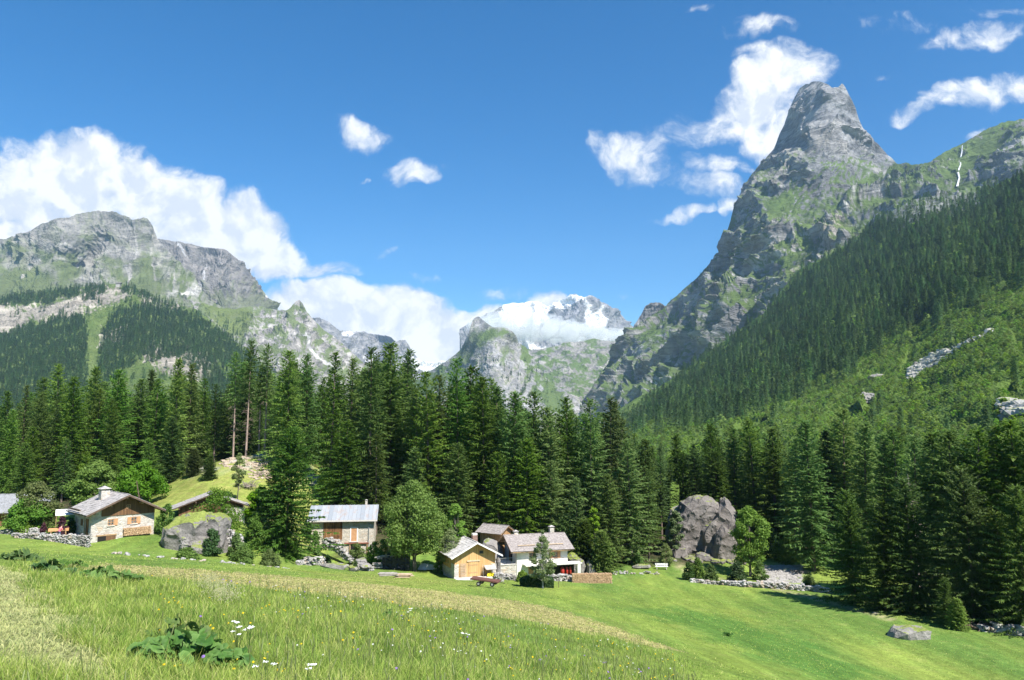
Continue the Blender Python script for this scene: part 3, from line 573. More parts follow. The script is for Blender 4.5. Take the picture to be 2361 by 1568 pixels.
M_leafy = leaf_mat('young_maple_leaves', (.12, .25, .02), (.17, .32, .03), (.24, .40, .045), .5)
M_leafs = leaf_mat('shrub_leaves', (.08, .155, .025), (.12, .21, .04), (.18, .27, .05), .4)
M_scrub = leaf_mat('hillside_scrub_leaves', (.18, .30, .04), (.23, .36, .055), (.29, .41, .08), .5, .2)
M_leafr = leaf_mat('purple_leaves', (.05, .012, .02), (.09, .02, .035), (.13, .04, .06), .3)
M_leafdk = leaf_mat('hedge_leaves', (.02, .055, .012), (.035, .085, .018), (.07, .12, .03), .2)
def bark_mat(name, a, b, sc=6):
    t = MT(name, .95, .1); n = t.noise(sc, 5, .65, t.mapv((1, 1, .25))); t.color(t.mix(t.rng(n, .35, .65), a, b)); t.bump(n, .7, .05); return t.m
M_bark = bark_mat('spruce_bark', (.10, .075, .06), (.22, .17, .14)); M_barkp = bark_mat('pale_spruce_bark', (.22, .16, .13), (.40, .31, .26))
M_barkd = bark_mat('maple_bark', (.07, .06, .05), (.17, .15, .13)); M_barkb = bark_mat('birch_bark', (.14, .13, .12), (.62, .60, .56), 9)

def tube_np(pts, rad, ns=7):
    """rings around a polyline -> V, F"""
    pts = np.asarray(pts, float); rad = np.broadcast_to(rad, (len(pts),)); V = []; 
    for i, p in enumerate(pts):
        d = pts[min(i+1, len(pts)-1)]-pts[max(i-1, 0)]; d /= np.linalg.norm(d)+1e-9
        a = np.cross(d, (0, 0, 1) if abs(d[2]) < .9 else (1, 0, 0)); a /= np.linalg.norm(a); b = np.cross(d, a)
        th = np.linspace(0, 2*np.pi, ns, endpoint=False); V.append(p+rad[i]*(np.cos(th)[:, None]*a+np.sin(th)[:, None]*b))
    V = np.concatenate(V); F = []
    for i in range(len(pts)-1):
        for k in range(ns): F.append((i*ns+k, i*ns+(k+1) % ns, (i+1)*ns+(k+1) % ns, (i+1)*ns+k))
    return V, np.array(F)
class Acc:
    def __init__(s): s.V = []; s.F = []; s.A = []; s.n = 0
    def add(s, V, F, a=0.0):
        s.V.append(V); s.F.append(np.asarray(F)+s.n); s.A.append(np.broadcast_to(np.asarray(a, float), (len(V),))); s.n += len(V)
    def mesh(s, name, mats, smooth=False):
        byk = {}
        for f in s.F: byk.setdefault(f.shape[1], []).append(f)
        me = mesh_np(name, np.concatenate(s.V), [np.concatenate(x) for x in byk.values()], mats, smooth)
        set_attr(me, 'tip', np.concatenate(s.A)); return me

def spruce_mesh(seed, H=30.0, R=4.3, bare=.04, dens=1.0, droop=.45, mats=None, dead=False, far=False, tw=1.0):
    r = np.random.default_rng(seed); acc = Acc(); tr = Acc()
    lean = r.normal(0, .25, 2)
    def axis(h): return np.array([lean[0]*(h/H)**2, lean[1]*(h/H)**2, h])
    zs = np.linspace(-1.5, H*.985, 12 if not far else 4); V, F = tube_np([axis(z) for z in zs], .30*(H/30)*(1-np.clip(zs, 0, H)/H)**.85+.015, 8 if not far else 4); tr.add(V, F)
    h = H*bare; az = r.uniform(0, 6.28); gapd = r.uniform(0, 6.28)
    prof = r.uniform(.85, 1.15, 12)
    while h < H*.985:
        f = (h-H*bare)/(H*(1-bare)); k = (1-f)
        L = R*(k**.60)*(.45+.55*min(1, f*7+.35))*np.interp(f, np.linspace(0, 1, 12), prof)+.12
        nb = int(round((4.6 if not far else 3.2)*dens*(1 if f < .85 else .8)))
        for _ in range(max(3, nb)):
            az += 2.399+r.normal(0, .35); l = L*r.uniform(.62, 1.18)*(1+.14*math.cos(az-gapd))
            n = max(3, int(l/(.34*tw if not far else 1.3)))
            s_ = np.linspace(0, 1, n+1)
            up = .75*f*f+.10 ; zz = h+l*(up*s_-(droop*(1-f*.8))*s_**1.4+.16*(1-f)*np.clip(s_-.6, 0, 1)**1.0*2.0)
            d = np.array([math.cos(az), math.sin(az)]); ax_ = axis(h)
            sp = np.c_[ax_[0]+d[0]*l*s_, ax_[1]+d[1]*l*s_, zz]
            if not far and (f < .35 or dead) and r.random() < .35:
                Vt, Ft = tube_np(sp[::max(1, n//3)], np.linspace(.05, .012, len(sp[::max(1, n//3)])), 3); tr.add(Vt, Ft)
            side = np.array([-d[1], d[0], 0.0]); fw = np.array([d[0], d[1], 0.0])
            i0 = 1 if l > 1.0 else 0
            Q = []; T = []
            for i in range(i0, n+1):
                w = ((1.0 if not far else 1.3)*(1-s_[i]*.58)+.10)*min(1, l/2.2+.25)*r.uniform(.5, 1.3)*(tw if not far else 1.5)
                for sg in (-1, 1):
                    if not far and r.random() < .10: continue
                    p = sp[i]+fw*r.uniform(-.16, .16)+np.array([0, 0, r.uniform(-.08, .08)]); lw = w*r.uniform(.65, 1.2)
                    tipp = p+side*sg*lw*r.uniform(.65, 1.05)+fw*lw*r.uniform(.25, 1.0)+np.array([0, 0, -lw*r.uniform(.05, .75)*(1.15-f*.7)])
                    wd = fw*(.10*tw+.13*lw)*(1 if not far else 2.2)+np.array([0, 0, r.uniform(-.06, .06)])
                    Q += [p-wd, p+wd, tipp]; T += [0.05+.25*s_[i], .05+.25*s_[i], .5+.5*r.random()]
                # hanging spray below the branch
                if r.random() < (.75 if not far else .35):
                    p = sp[i]
                    q = p+side*r.uniform(-.3, .3)*w; hang = np.array([r.normal(0, .08), r.normal(0, .08), -w*r.uniform(.5, 1.0)])
                    wv = (fw*.22+side*r.uniform(-.16, .16))*tw; Q += [q-wv, q+wv, q+hang]; T += [.1, .1, .25+.3*r.random()]
            # end spray
            e = sp[-1]; v2 = sp[-1]-sp[-2]; v2 /= np.linalg.norm(v2)+1e-9
            Q += [e-side*.16-v2*.3, e+side*.16-v2*.3, e+v2*.5]; T += [.3, .3, 1.0]
            Q = np.array(Q); acc.add(Q, np.arange(len(Q)).reshape(-1, 3), np.array(T))
        h += (.30+.34*k)*(H/30)*(1.0 if not far else 1.9)/dens**.5
    # leader
    top = axis(H*.985); Q = []
    for i in range(7):
        a = r.uniform(0, 6.28); z = -i*.22; Q += [top+(0, 0, z+.12), top+(0, 0, z-.06), top+(math.cos(a)*(.12+.09*i), math.sin(a)*(.12+.09*i), z+.10)]
    Q += [top+(.05, 0, -.1), top+(-.05, 0, -.1), top+(0, 0, H*.02)]
    Q = np.array(Q); acc.add(Q, np.arange(len(Q)).reshape(-1, 3), .6)
    return acc.mesh('crown', mats or [M_spruce]), tr

def clump_tree(seed, H, R, base, mat, leaf=.30, n=9000, ncl=34, trunk_r=.2, shape=1.0, bark=None, flat=1.0, multi=1, cr=1.0):
    """broad-leaved tree: limbs to leaf clumps; returns crown mesh, trunk accumulator"""
    r = np.random.default_rng(seed); tr = Acc(); cl = []
    ch = H-base
    for i in range(ncl):
        t_ = (i+.5)/ncl; z = base+ch*(.08+.86*t_); k = math.sin(math.pi*min(1, (.16+.84*t_))**shape)**.7
        a = i*2.399+r.normal(0, .4); rad = R*k*math.sqrt(r.uniform(.25, 1.0))*.80
        cl.append((math.cos(a)*rad, math.sin(a)*rad, z+r.normal(0, .04)*ch, cr*r.uniform(.17, .36)*R*(.6+.5*k)))
    cl.append((0, 0, H-.12*ch, .28*R))
    cl = np.array(cl)
    for m in range(multi):
        off = np.array([r.normal(0, .25*m), r.normal(0, .25*m), 0]); top = np.array([r.normal(0, .05*H)*(m > 0), r.normal(0, .05*H)*(m > 0), H*.82])
        V, F = tube_np([off*1.0+(0, 0, -.6), off+(0, 0, base*.6), off*.8+(r.normal(0, .1), r.normal(0, .1), base+.2*ch), top], [trunk_r*1.25, trunk_r, trunk_r*.7, trunk_r*.15], 8); tr.add(V, F)
    for c in cl[::2]:
        s0 = np.array([0, 0, base*.7+(c[2]-base)*.45]); mid = (s0+c[:3])/2+(0, 0, -.1*R*.3)
        V, F = tube_np([s0, mid, c[:3]], [trunk_r*.38, trunk_r*.22, trunk_r*.06], 4); tr.add(V, F)
    w = cl[:, 3]**2; pick = r.choice(len(cl), n, p=w/w.sum())
    dirv = r.normal(0, 1, (n, 3)); dirv /= np.linalg.norm(dirv, axis=1, keepdims=True); rr = np.where(r.random(n) < .16, r.uniform(1.0, 1.38, n), r.uniform(.35, 1.06, n)**.6)
    c = cl[pick, :3]+dirv*(cl[pick, 3]*rr)[:, None]*np.array([1, 1, .72*flat])
    nrm = dirv*.7+r.normal(0, .6, (n, 3))+(0, 0, .5); nrm /= np.linalg.norm(nrm, axis=1, keepdims=True)
    a = np.cross(nrm, r.normal(0, 1, (n, 3))); a /= np.linalg.norm(a, axis=1, keepdims=True)+1e-9; b = np.cross(nrm, a)
    s_ = leaf*r.uniform(.6, 1.25, n)[:, None]
    V = np.stack([c-a*s_*.5, c+b*s_*.42, c+a*s_*.5, c-b*s_*.42+nrm*s_*.1], 1).reshape(-1, 3); F = np.arange(4*n).reshape(-1, 4)
    acc = Acc(); acc.add(V, F, np.repeat(np.clip(dirv[:, 2]*.3+r.uniform(0, .6, n), 0, 1), 4)); return acc.mesh('crown', [mat]), tr

def plant_tree(name, label, cat, crown, trunk, loc, sc=1.0, rz=0, group=None, sxy=None):
    e = add_obj(name, None, loc=loc, rz=rz); e.scale = (sxy or sc, sxy or sc, sc); e.empty_display_size = .5
    e.rotation_euler = (random.gauss(0, .012), random.gauss(0, .012), rz); tag(e, label, cat, group); add_obj('crown', crown, e)
    if trunk is not None: add_obj('trunk', trunk, e)
    return e
SPV = []
for i, (R, bare, dens, dr) in enumerate([(4.4, .03, 1, .42), (4.9, .05, 1, .50), (3.7, .02, 1.05, .38), (4.2, .12, .95, .55), (5.3, .02, 1.05, .48), (3.4, .06, 1, .45), (4.6, .08, .9, .6), (3.9, .16, .8, .7), (5.0, .04, .85, .35), (3.1, .10, .9, .5), (4.5, .22, .85, .55)]):
    c, tr = spruce_mesh(100+i, 30, R, bare, dens, dr); SPV.append((c, tr.mesh('trunk', [M_bark], True)))
BROAD = []
for i in range(2):
    c, tr = spruce_mesh(140+i, 18, [5.0, 4.4][i], .0, 1.15, .40, mats=[M_spruceo], tw=.62); BROAD.append((c, tr.mesh('trunk', [M_bark], True)))
cb_, trb = spruce_mesh(150, 30, 3.8, .52, .8, .5); BARE = (cb_, trb)
# bare lower trunk with dead twigs
rr_ = np.random.default_rng(5)
for i in range(60):
    z = rr_.uniform(3, 16); a = rr_.uniform(0, 6.28); l = rr_.uniform(.8, 2.6)
    V, F = tube_np([(0, 0, z), (math.cos(a)*l*.6, math.sin(a)*l*.6, z+.05*l), (math.cos(a)*l, math.sin(a)*l, z-.25*l)], [.035, .025, .01], 3); trb.add(V, F)
BARE = (cb_, trb.mesh('trunk', [M_barkp], True))
YNG = []
for i in range(3):
    c, tr = spruce_mesh(170+i, 9, 2.4, .0, 1.1, .28); YNG.append((c, tr.mesh('trunk', [M_bark], True)))

def w_at(u, v, d): q = P(u, v, d); return q
def spruce_at(u, vtop, d, label, group=None, var=None, wid=1.0, name='spruce_tree', vset=None, H0=30.0, cat='spruce'):
    q = P(u, vtop, d); z0 = gz(q.x, q.y); h = q.z-z0; wid *= 1.3; vs_ = vset or SPV; k = var if var is not None else random.randrange(len(vs_))
    s_ = h/H0; return plant_tree(name, label, cat, vs_[k % len(vs_)][0], vs_[k % len(vs_)][1], (q.x, q.y, z0), s_, random.uniform(0, 6.28), group, s_*wid*(.9 if s_ > 1 else 1.0))
GR = 'spruces of the dense wood behind the hamlet'
ENV = [(-40,900),(0,910),(20,898),(60,888),(90,878),(140,838),(175,868),(225,846),(270,850),(320,872),(350,852),(412,828),(445,838),(470,868),(500,880),(530,850),(545,815),(575,788),(612,796),(640,850),(668,808),(712,818),(740,850),(768,810),(810,822),(855,798),(905,792),(934,802),(960,880),(993,853),(1008,862),(1035,880),(1060,822),(1079,841),(1117,866),(1149,888),(1183,902),(1199,919),(1226,900),(1268,936),(1312,912),(1356,917),(1403,914),(1430,950),
       (1480,990),(1520,1000),(1560,985),(1600,1000),(1640,965),(1700,955),(1780,975),(1850,965),(1885,975),(1932,935),(1985,965),(2095,950),(2140,985),(2180,985),(2240,980),(2300,970),(2350,965),(2420,960)]
ex, ev = zip(*ENV)
WOODL = ['tall dark spruce in the dense wood %s' % s_ for s_ in ('behind the stone chalet', 'behind the metal roofed barn', 'behind the white house', 'beside the big split rock', 'along the far edge of the lower meadow')]
def woodlabel(u): return WOODL[0 if u < 480 else 1 if u < 960 else 2 if u < 1480 else 3 if u < 1900 else 4]
placed = []
def okp(x, y, m): 
    return all((x-a)**2+(y-b)**2 > m*m for a, b in placed)
# crest trees: each makes one of the tops seen against the mountains
CREST = [(20,900,150),(60,886,148),(100,868,158),(140,836,150),(176,866,140),(225,844,152),(270,850,142),(322,872,150),(350,850,160),(412,826,140),(443,835,148),(470,870,158),(500,884,150),(640,870,150),
 (668,806,140),(712,816,150),(740,868,158),(768,808,138),(810,822,150),(855,796,136),(905,790,146),(934,802,152),(964,890,140),(993,854,136),(1008,862,148),(1038,890,150),(1060,822,140),(1079,841,148),(1117,866,136),(1130,869,150),(1149,888,142),(1183,902,134),(1199,919,150),(1226,900,138),(1268,936,134),(1290,955,150),(1312,912,136),(1356,917,134),(1403,914,138),(1414,922,150),(1440,960,142)]
ORD = 'first second third fourth fifth sixth seventh eighth ninth tenth eleventh twelfth thirteenth fourteenth fifteenth sixteenth seventeenth eighteenth nineteenth twentieth'.split()+['twenty-first','twenty-second','twenty-third','twenty-fourth','twenty-fifth','twenty-sixth','twenty-seventh','twenty-eighth']
def crest_label(i, u):
    L = [a for a, _, _ in CREST]
    if u < 510: return 'spruce whose tip is the %s treetop from the left border of the photo' % ORD[i]
    R = [a for a in L if a > 510]; return 'spruce whose tip is the %s treetop right of the bare-stemmed spruces' % ORD[R.index(u)]
def row_label(i): return 'spruce with the %s treetop counted from the split rock side toward the right border' % ORD[i]
for i, (u, v, d) in enumerate(CREST):
    q = P(u, v, d); placed.append((q.x, q.y))
    spruce_at(u, v, d, crest_label(i, u), wid=random.uniform(.85, 1.1))
# right hand row close to the meadow edge
ROW = [(1480,1010,140),(1522,1050,152),(1560,1000,160),(1600,1020,158),(1640,975,164),(1690,985,160),(1735,965,156),(1780,985,150),(1825,1005,140),(1862,965,128),(1905,990,140),(1935,938,138),(1985,972,132),(2030,1010,126),(2060,985,124),(2100,1000,100),(2140,995,104),(2185,990,98),(2240,985,96),(2290,975,97),(2335,965,94),(2385,960,92),(2420,970,96)]
for i, (u, v, d) in enumerate(ROW):
    q = P(u, v, d); placed.append((q.x, q.y)); spruce_at(u, v, d, row_label(i), wid=random.uniform(1.0, 1.25))
# edge trees whose skirts reach the grass
EDGE = [(1900,1165,136,1.3,'dark wide-skirted spruce at the corner of the dry stone wall and the wood'),(1960,1130,99,1.35,'spruce with deep green boughs second from the wall corner along the meadow edge'),(2030,1145,94,1.7,'broad conical spruce with boughs down to the grass behind the lone meadow boulder'),(2095,1105,92,1.5,'slender spruce just right of the broad one behind the lone meadow boulder'),
        (2175,1330,86,1.3,'small bushy spruce at the foot of the wood right of the meadow boulder'),(2225,1080,88,1.4,'shaggy spruce with hanging boughs above the end of the far stone wall'),(2300,1180,87,1.4,'olive spruce leaning over the pale stones at the right edge of the meadow'),(2345,1120,84,1.3,'spruce at the right border of the photo with dead lower twigs'),
        (1492,1080,133,.9,'spruce between the white bench and the big split rock'),(1450,1010,131,1.1,'tall full spruce directly behind the firewood stack'),(1400,1090,128,1.15,'spruce standing behind the right end of the firewood stack'),
        (1215,1010,130,1.1,'spruce rising behind the ridge of the white house'),(1150,1040,131,1.1,'spruce rising behind the small wooden cabin'),(1270,1060,130,1.0,'spruce behind the right chimney of the white house'),(1060,1020,132,1.1,'spruce above the stone slate roof of the wooden garage'),
        (960,1030,134,1.1,'spruce just behind the crown of the round maple tree'),(800,970,134,1.2,'very tall spruce towering over the ridge of the metal roofed barn'),(870,1000,133,1.15,'spruce above the chimney end of the metal roofed barn'),
        (400,960,138,1.2,'drooping spruce at the left margin of the grassy knoll'),(350,1010,132,1.2,'dark spruce right behind the stone chalet roof'),(250,990,140,1.2,'spruce behind the chimney of the stone chalet'),(150,1010,136,1.2,'spruce behind the pale garden canopy'),(60,1020,134,1.2,'spruce behind the grey roofed shed at the left border'),(200,1040,132,1.0,'lower spruce above the chalet garden trees'),
        (1330,1100,127,1.1,'mid height spruce behind the mossy boulders beside the white house'),(1570,1040,158,1.0,'spruce directly behind the big split rock')]
for u, v, d, w_, lb in EDGE:
    q = P(u, v, d); placed.append((q.x, q.y)); spruce_at(u, v, d, lb, wid=w_ if w_ < 1.25 else .62*w_, vset=None if w_ < 1.25 else BROAD, H0=30.0 if w_ < 1.25 else 18.0)
spruce_at(668, 985, 111, 'large free-standing spruce with spreading boughs left of the metal roofed barn', var=0, wid=.98, vset=BROAD, H0=18.0)
spruce_at(640, 1080, 113, 'younger spruce leaning on the big free-standing spruce by the barn', var=1, wid=.9, vset=BROAD, H0=18.0)
for u, v, d, lb in [(1390,1225,122,'small young spruce beside the mossy boulders by the white house'),(1345,1200,125,'young bright green spruce behind the mossy boulders'),(485,1050,131,'small round spruce on the crest of the grassy knoll'),(450,1035,136,'small spruce at the upper left edge of the grassy knoll'),(1310,1190,128,'young spruce behind the right gable of the white house'),(2205,1380,84,'knee-high dark spruce at the meadow edge near the far wall')]:
    spruce_at(u, v, d, lb, vset=YNG, H0=9.0, wid=1.0)
for u, v, d, lb in [(546,810,146,'bare-stemmed spruce, left of the pale trunks on the knoll'),(576,785,145,'bare-stemmed spruce with the tallest top on the knoll'),(603,840,147,'thin bare-stemmed spruce between two thicker pale trunks'),(618,792,146,'bare-stemmed spruce, right one of the pale trunks on the knoll')]:
    q = P(u, v, d); placed.append((q.x, q.y)); z0 = gz(q.x, q.y); plant_tree('spruce_tree', lb, 'spruce', BARE[0], BARE[1], (q.x, q.y, z0), (q.z-z0)/30, random.uniform(0, 6), None, (q.z-z0)/30*.95)
# the mass of the wood: individual trees filling in behind, up to the limit
def in_sun(x, y): rx, ry = x-42, y-126; al = rx*.656-ry*.755; return -2 < al < 30 and abs(rx*.755+ry*.656) < 8.5
cnt = 0; tries = 0; FILL = []
while cnt < 185 and tries < 9000:
    tries += 1
    u = random.uniform(-30, 2390); d = random.uniform(128, 215) if u < 1440 else random.uniform(100, 245)
    if u > 1900: d = random.uniform(92, 230)
    x = (u-1180)/1800*d
    if poly_sd(np.array([x]), np.array([d]), FOREST)[0] < 2.5: continue
    if 540 < u < 640 and d < 158: continue
    if 420 < u < 560 and d < 160: continue
    if 1510 < u < 1735 and d < 156: continue
    if in_sun(x, d): continue
    if not okp(x, d, 4.6): continue
    env = float(np.interp(u, ex, ev)); vtop = env+random.uniform(18, 95)+(35 if 500 < u < 640 else 0)
    if d < 140: vtop += random.uniform(0, 90)
    q = P(u, vtop, d); h = q.z-gz(q.x, q.y)
    if h < 9 or h > 40: continue
    placed.append((x, d)); cnt += 1
    FILL.append((u, vtop, spruce_at(u, vtop, d, woodlabel(u), 'half hidden spruces of the wood', wid=random.uniform(.9, 1.25))))

# name the half hidden ones by the treetops they stand between
def gap_name(u):
    A = [a for a, _, _ in CREST if a < 510]; B = [a for a, _, _ in CREST if a > 510]; R_ = [a for a, _, _ in ROW]
    if u < A[0]: return 'standing left of the first treetop at the left border'
    if u < A[-1]: k = max(i for i, a in enumerate(A) if a <= u); return 'between the %s and %s treetops from the left border' % (ORD[k], ORD[k+1])
    if u < B[0]: return 'behind the grassy knoll beside the bare-stemmed spruces'
    if u < B[-1]: k = max(i for i, a in enumerate(B) if a <= u); return 'between the %s and %s treetops right of the bare-stemmed spruces' % (ORD[k], ORD[k+1])
    if u < R_[0]: return 'in the gap above the firewood stack and the white bench'
    if u < R_[-1]: k = max(i for i, a in enumerate(R_) if a <= u); return 'between the %s and %s treetops right of the split rock' % (ORD[k], ORD[k+1])
    return 'at the very right border of the wood'
gaps = {}
for u, v, o in FILL: gaps.setdefault(gap_name(u), []).append((v, o))
for g, L_ in gaps.items():
    L_.sort(key=lambda q: q[0])
    for i, (v, o) in enumerate(L_): o['label'] = ('half hidden spruce ' if len(L_) == 1 else ('tallest' if i == 0 else 'shortest' if i == len(L_)-1 else ORD[i]+' tallest')+' hidden spruce ')+g
# beyond these the wood goes on as one mass
wp, wh = [], []
for _ in range(4000):
    u = random.uniform(-60, 2420); d = random.uniform(135, 260) if u < 1440 else random.uniform(118, 300); x = (u-1180)/1800*d
    if 400 < u < 660 and d < 166: continue
    if (1500 < u < 1735 and d < 166) or in_sun(x, d): continue
    if poly_sd(np.array([x]), np.array([d]), FOREST)[0] < 5 and d < 200: continue
    if not okp(x, d, 3.6): continue
    z0 = gz(x, d); env = float(np.interp(u, ex, ev)); h = P(u, env+random.uniform(30, 110), d).z-z0
    if 10 < h < 38: placed.append((x, d)); wp.append((x, d, z0)); wh.append(h/30)
    if len(wp) >= 420: break
WOOD = (wp, wh)
# far woods: too many to count, one object per slope
farc = []
for i in range(4):
    c, tr = spruce_mesh(300+i, 22, [4.8, 5.6, 4.2, 5.0][i], .03, 1, .4, far=True); farc.append(c)
FARB = []
for i in range(3):
    c, tr = clump_tree(320+i, 6, 3.2, .2, M_scrub, .75, 420, 9, .1, .9, flat=.9); FARB.append(c)
def scatter_gn(name, label, pts, scl, rot, kind_idx, meshes, mat=None, squash=None):
    me = bpy.data.meshes.new(name+'_points'); me.vertices.add(len(pts)); me.vertices.foreach_set('co', np.asarray(pts, np.float32).ravel())
    set_attr(me, 'sc', scl); set_attr(me, 'rz', rot); a = me.attributes.new('ki', 'INT', 'POINT'); a.data.foreach_set('value', np.asarray(kind_idx, np.int32))
    o = add_obj(name, me); tag(o, label, kind='stuff')
    ng = bpy.data.node_groups.new(name, 'GeometryNodeTree'); ng.interface.new_socket('Geometry', in_out='INPUT', socket_type='NodeSocketGeometry'); ng.interface.new_socket('Geometry', in_out='OUTPUT', socket_type='NodeSocketGeometry')
    n = ng.nodes; l = ng.links; gi = n.new('NodeGroupInput'); go = n.new('NodeGroupOutput'); join = None
    def na(nm, ty='FLOAT'):
        q = n.new('GeometryNodeInputNamedAttribute'); q.data_type = ty; q.inputs[0].default_value = nm; return q.outputs[0]
    inst = n.new('GeometryNodeInstanceOnPoints'); m2p = n.new('GeometryNodeMeshToPoints'); l.new(gi.outputs[0], m2p.inputs[0]); l.new(m2p.outputs[0], inst.inputs['Points'])
    g2i = n.new('GeometryNodeGeometryToInstance')
    for src in reversed(meshes):
        oi = n.new('GeometryNodeObjectInfo'); oi.inputs[0].default_value = src; oi.inputs[1].default_value = True; l.new(oi.outputs['Geometry'], g2i.inputs[0])
    inst.inputs['Pick Instance'].default_value = True; l.new(g2i.outputs[0], inst.inputs['Instance']); l.new(na('ki', 'INT'), inst.inputs['Instance Index'])
    cx = n.new('ShaderNodeCombineXYZ'); l.new(na('rz'), cx.inputs[2]); e2 = n.new('FunctionNodeEulerToRotation'); l.new(cx.outputs[0], e2.inputs[0]); l.new(e2.outputs[0], inst.inputs['Rotation'])
    l.new(na('sc'), inst.inputs['Scale']); l.new(inst.outputs[0], go.inputs[0])
    md = o.modifiers.new('scatter', 'NODES'); md.node_group = ng; return o
for c in farc: c.materials.clear(); c.materials.append(M_sprucef)
# one real tree of each far kind stands on the slope; the scatter repeats their crowns
srcs = []
wsrc = [ch for o in [q[2] for q in FILL][:9] for ch in o.children if ch.name.startswith('crown')]
scatter_gn('spruce_wood', 'rest of the dense spruce wood filling in behind the countable trees', np.array(WOOD[0]), np.array(WOOD[1]), rng.uniform(0, 6.28, len(WOOD[0])), rng.integers(0, len(wsrc), len(WOOD[0])), wsrc)
def real_src(k, me, u, v, surf, label, nm, cat):
    p, _ = rpos(surf, np.array([u]), np.array([v])); o = add_obj(nm, me, loc=tuple(p[0]-np.array([0, 0, .5]))); tag(o, label, cat); return o
for k, (u, v) in enumerate([(1620,860),(1700,800),(1760,770),(1560,885)]): srcs.append(real_src(k, farc[k], u, v, 'hill_flank', ['far spruce high on the steep flank above the pale glade', 'far spruce near the upper timberline under the cliffs', 'far spruce by the cliff foot in the steep wood', 'far spruce at the lowest tip of the steep wood'][k], 'spruce_tree', 'spruce'))
bsrc = []
for k, (u, v) in enumerate([(2050,800),(2200,860),(2120,900)]): bsrc.append(real_src(k, FARB[k], u, v, 'hill_flank', ['pale green bush above the slanting boulder on the slope', 'round green bush below the stony gully on the slope', 'bush between the stony gully and the fallen boulder'][k], 'hillside_bush', 'bush'))
def dwp(pts, arr):
    return arr
def scatter_relief(surf, n, u0, u1, v0, v1, maskf, spacing):
    U = rng.uniform(u0, u1, n); V = rng.uniform(v0, v1, n); m = maskf(U, V); U, V = U[m > rng.random(n)], V[m > rng.random(n)] if False else V[m > rng.random(n)] if False else (U, V)[1]
    return U, V
def sc_pts(surf, n, u0, u1, v0, v1, maskf, dref, spacing):
    U = rng.uniform(u0, u1, n); V = rng.uniform(v0, v1, n); m = maskf(U, V); k = m > rng.random(n); U, V = U[k], V[k]
    p, tt = rpos(surf, U, V); k = (tt > .004) & (tt < .99) & (rng.random(len(U)) < (p[:, 1]/dref)**2); p = p[k]
    # thin by a grid so that trees keep their distance
    key = np.floor(p[:, 0]/spacing)*100003+np.floor(p[:, 1]/spacing*.7)*7+np.floor(p[:, 2]/spacing)*331
    _, ui = np.unique(key, return_index=True); return p[ui]
SHRUB_LINE = [(1400,985),(1560,1000),(1700,985),(1800,940),(1900,880),(2000,830),(2080,770),(2200,720),(2280,690),(2360,650),(2440,620)]
sx, sv = zip(*SHRUB_LINE)
def m_forest(U, V):
    n = fbm(U/50, V/40, 3, 4, .6, 301); m = np.ones(U.shape)
    top = np.interp(U, [a for a, _ in flank_top], [b for _, b in flank_top])
    m *= sstep(-5, 25, V-top+n*35)*.9+.1
    low = np.interp(U, sx, sv); m *= sstep(15, -10, V-low+n*50)*.985+.015
    m *= 1-.93*sstep(-10, 5, poly_sd(U, V, [(1395,960),(1430,938),(1500,905),(1530,905),(1440,965),(1400,980)]))
    m *= 1-.75*sstep(-15, 10, poly_sd(U, V, [(2040,495),(2150,440),(2240,430),(2250,470),(2160,500),(2080,530)])+n*25)
    return m
pts = sc_pts('hill_flank', 90000, 1395, 2480, 270, 1120, m_forest, 2000, 6.0)
print('flank forest', len(pts))
hh = np.interp(pts[:, 1], [300, 1000, 2000], [1.0, 1.0, .95])*rng.uniform(.45, 1.25, len(pts)); m5 = rng.random(len(pts))
ki = rng.integers(0, 4, len(pts)); bl = rng.random(len(pts)) < .17+.3*np.clip(fbm(pts[:, 0]/120, pts[:, 1]/120, pts[:, 2]/60, 3, .6, 77), 0, 1); ki = np.where(bl, 4+rng.integers(0, 3, len(pts)), ki); hh = np.where(bl, hh*1.5, hh)
scatter_gn('spruce_forest', 'dark spruce forest covering the steep slope below the tall peak', pts-[0, 0, .5], hh, rng.uniform(0, 6.28, len(pts)), ki, srcs+bsrc)
def m_scrub(U, V):
    n = fbm(U/40, V/30, 5, 4, .6, 302); low = np.interp(U, sx, sv); m = sstep(-25, 5, V-low+n*50)*.95+.12
    st = line_d(U, V, [(2095,862),(2140,832),(2180,816),(2230,795),(2285,765)]); m *= sstep(4+7*sstep(2200, 2120, U), 12+7*sstep(2200, 2120, U), st)
    m *= sstep(8, 16, line_d(U, V, [(2315,955),(2340,945),(2375,935)])); m *= sstep(8, 22, np.hypot(U-2003, (V-905)*1.3)); m *= sstep(6, 14, np.hypot((U-2022)*.5, V-860))
    m *= 1-sstep(-10, 5, poly_sd(U, V, [(1395,960),(1430,938),(1500,905),(1530,905),(1440,965),(1400,980)])); return m
pts = sc_pts('hill_flank', 120000, 1395, 2480, 270, 1120, m_scrub, 900, 2.3)
print('scrub', len(pts))
sc_ = rng.uniform(.3, .75, len(pts))*np.interp(pts[:, 1], [250, 900], [.75, 1.1])
scatter_gn('hillside_shrubbery', 'bright green scrub of alder and birch below the dark slope forest', pts-[0, 0, .3], sc_, rng.uniform(0, 6.28, len(pts)), rng.integers(0, 3, len(pts)), bsrc)
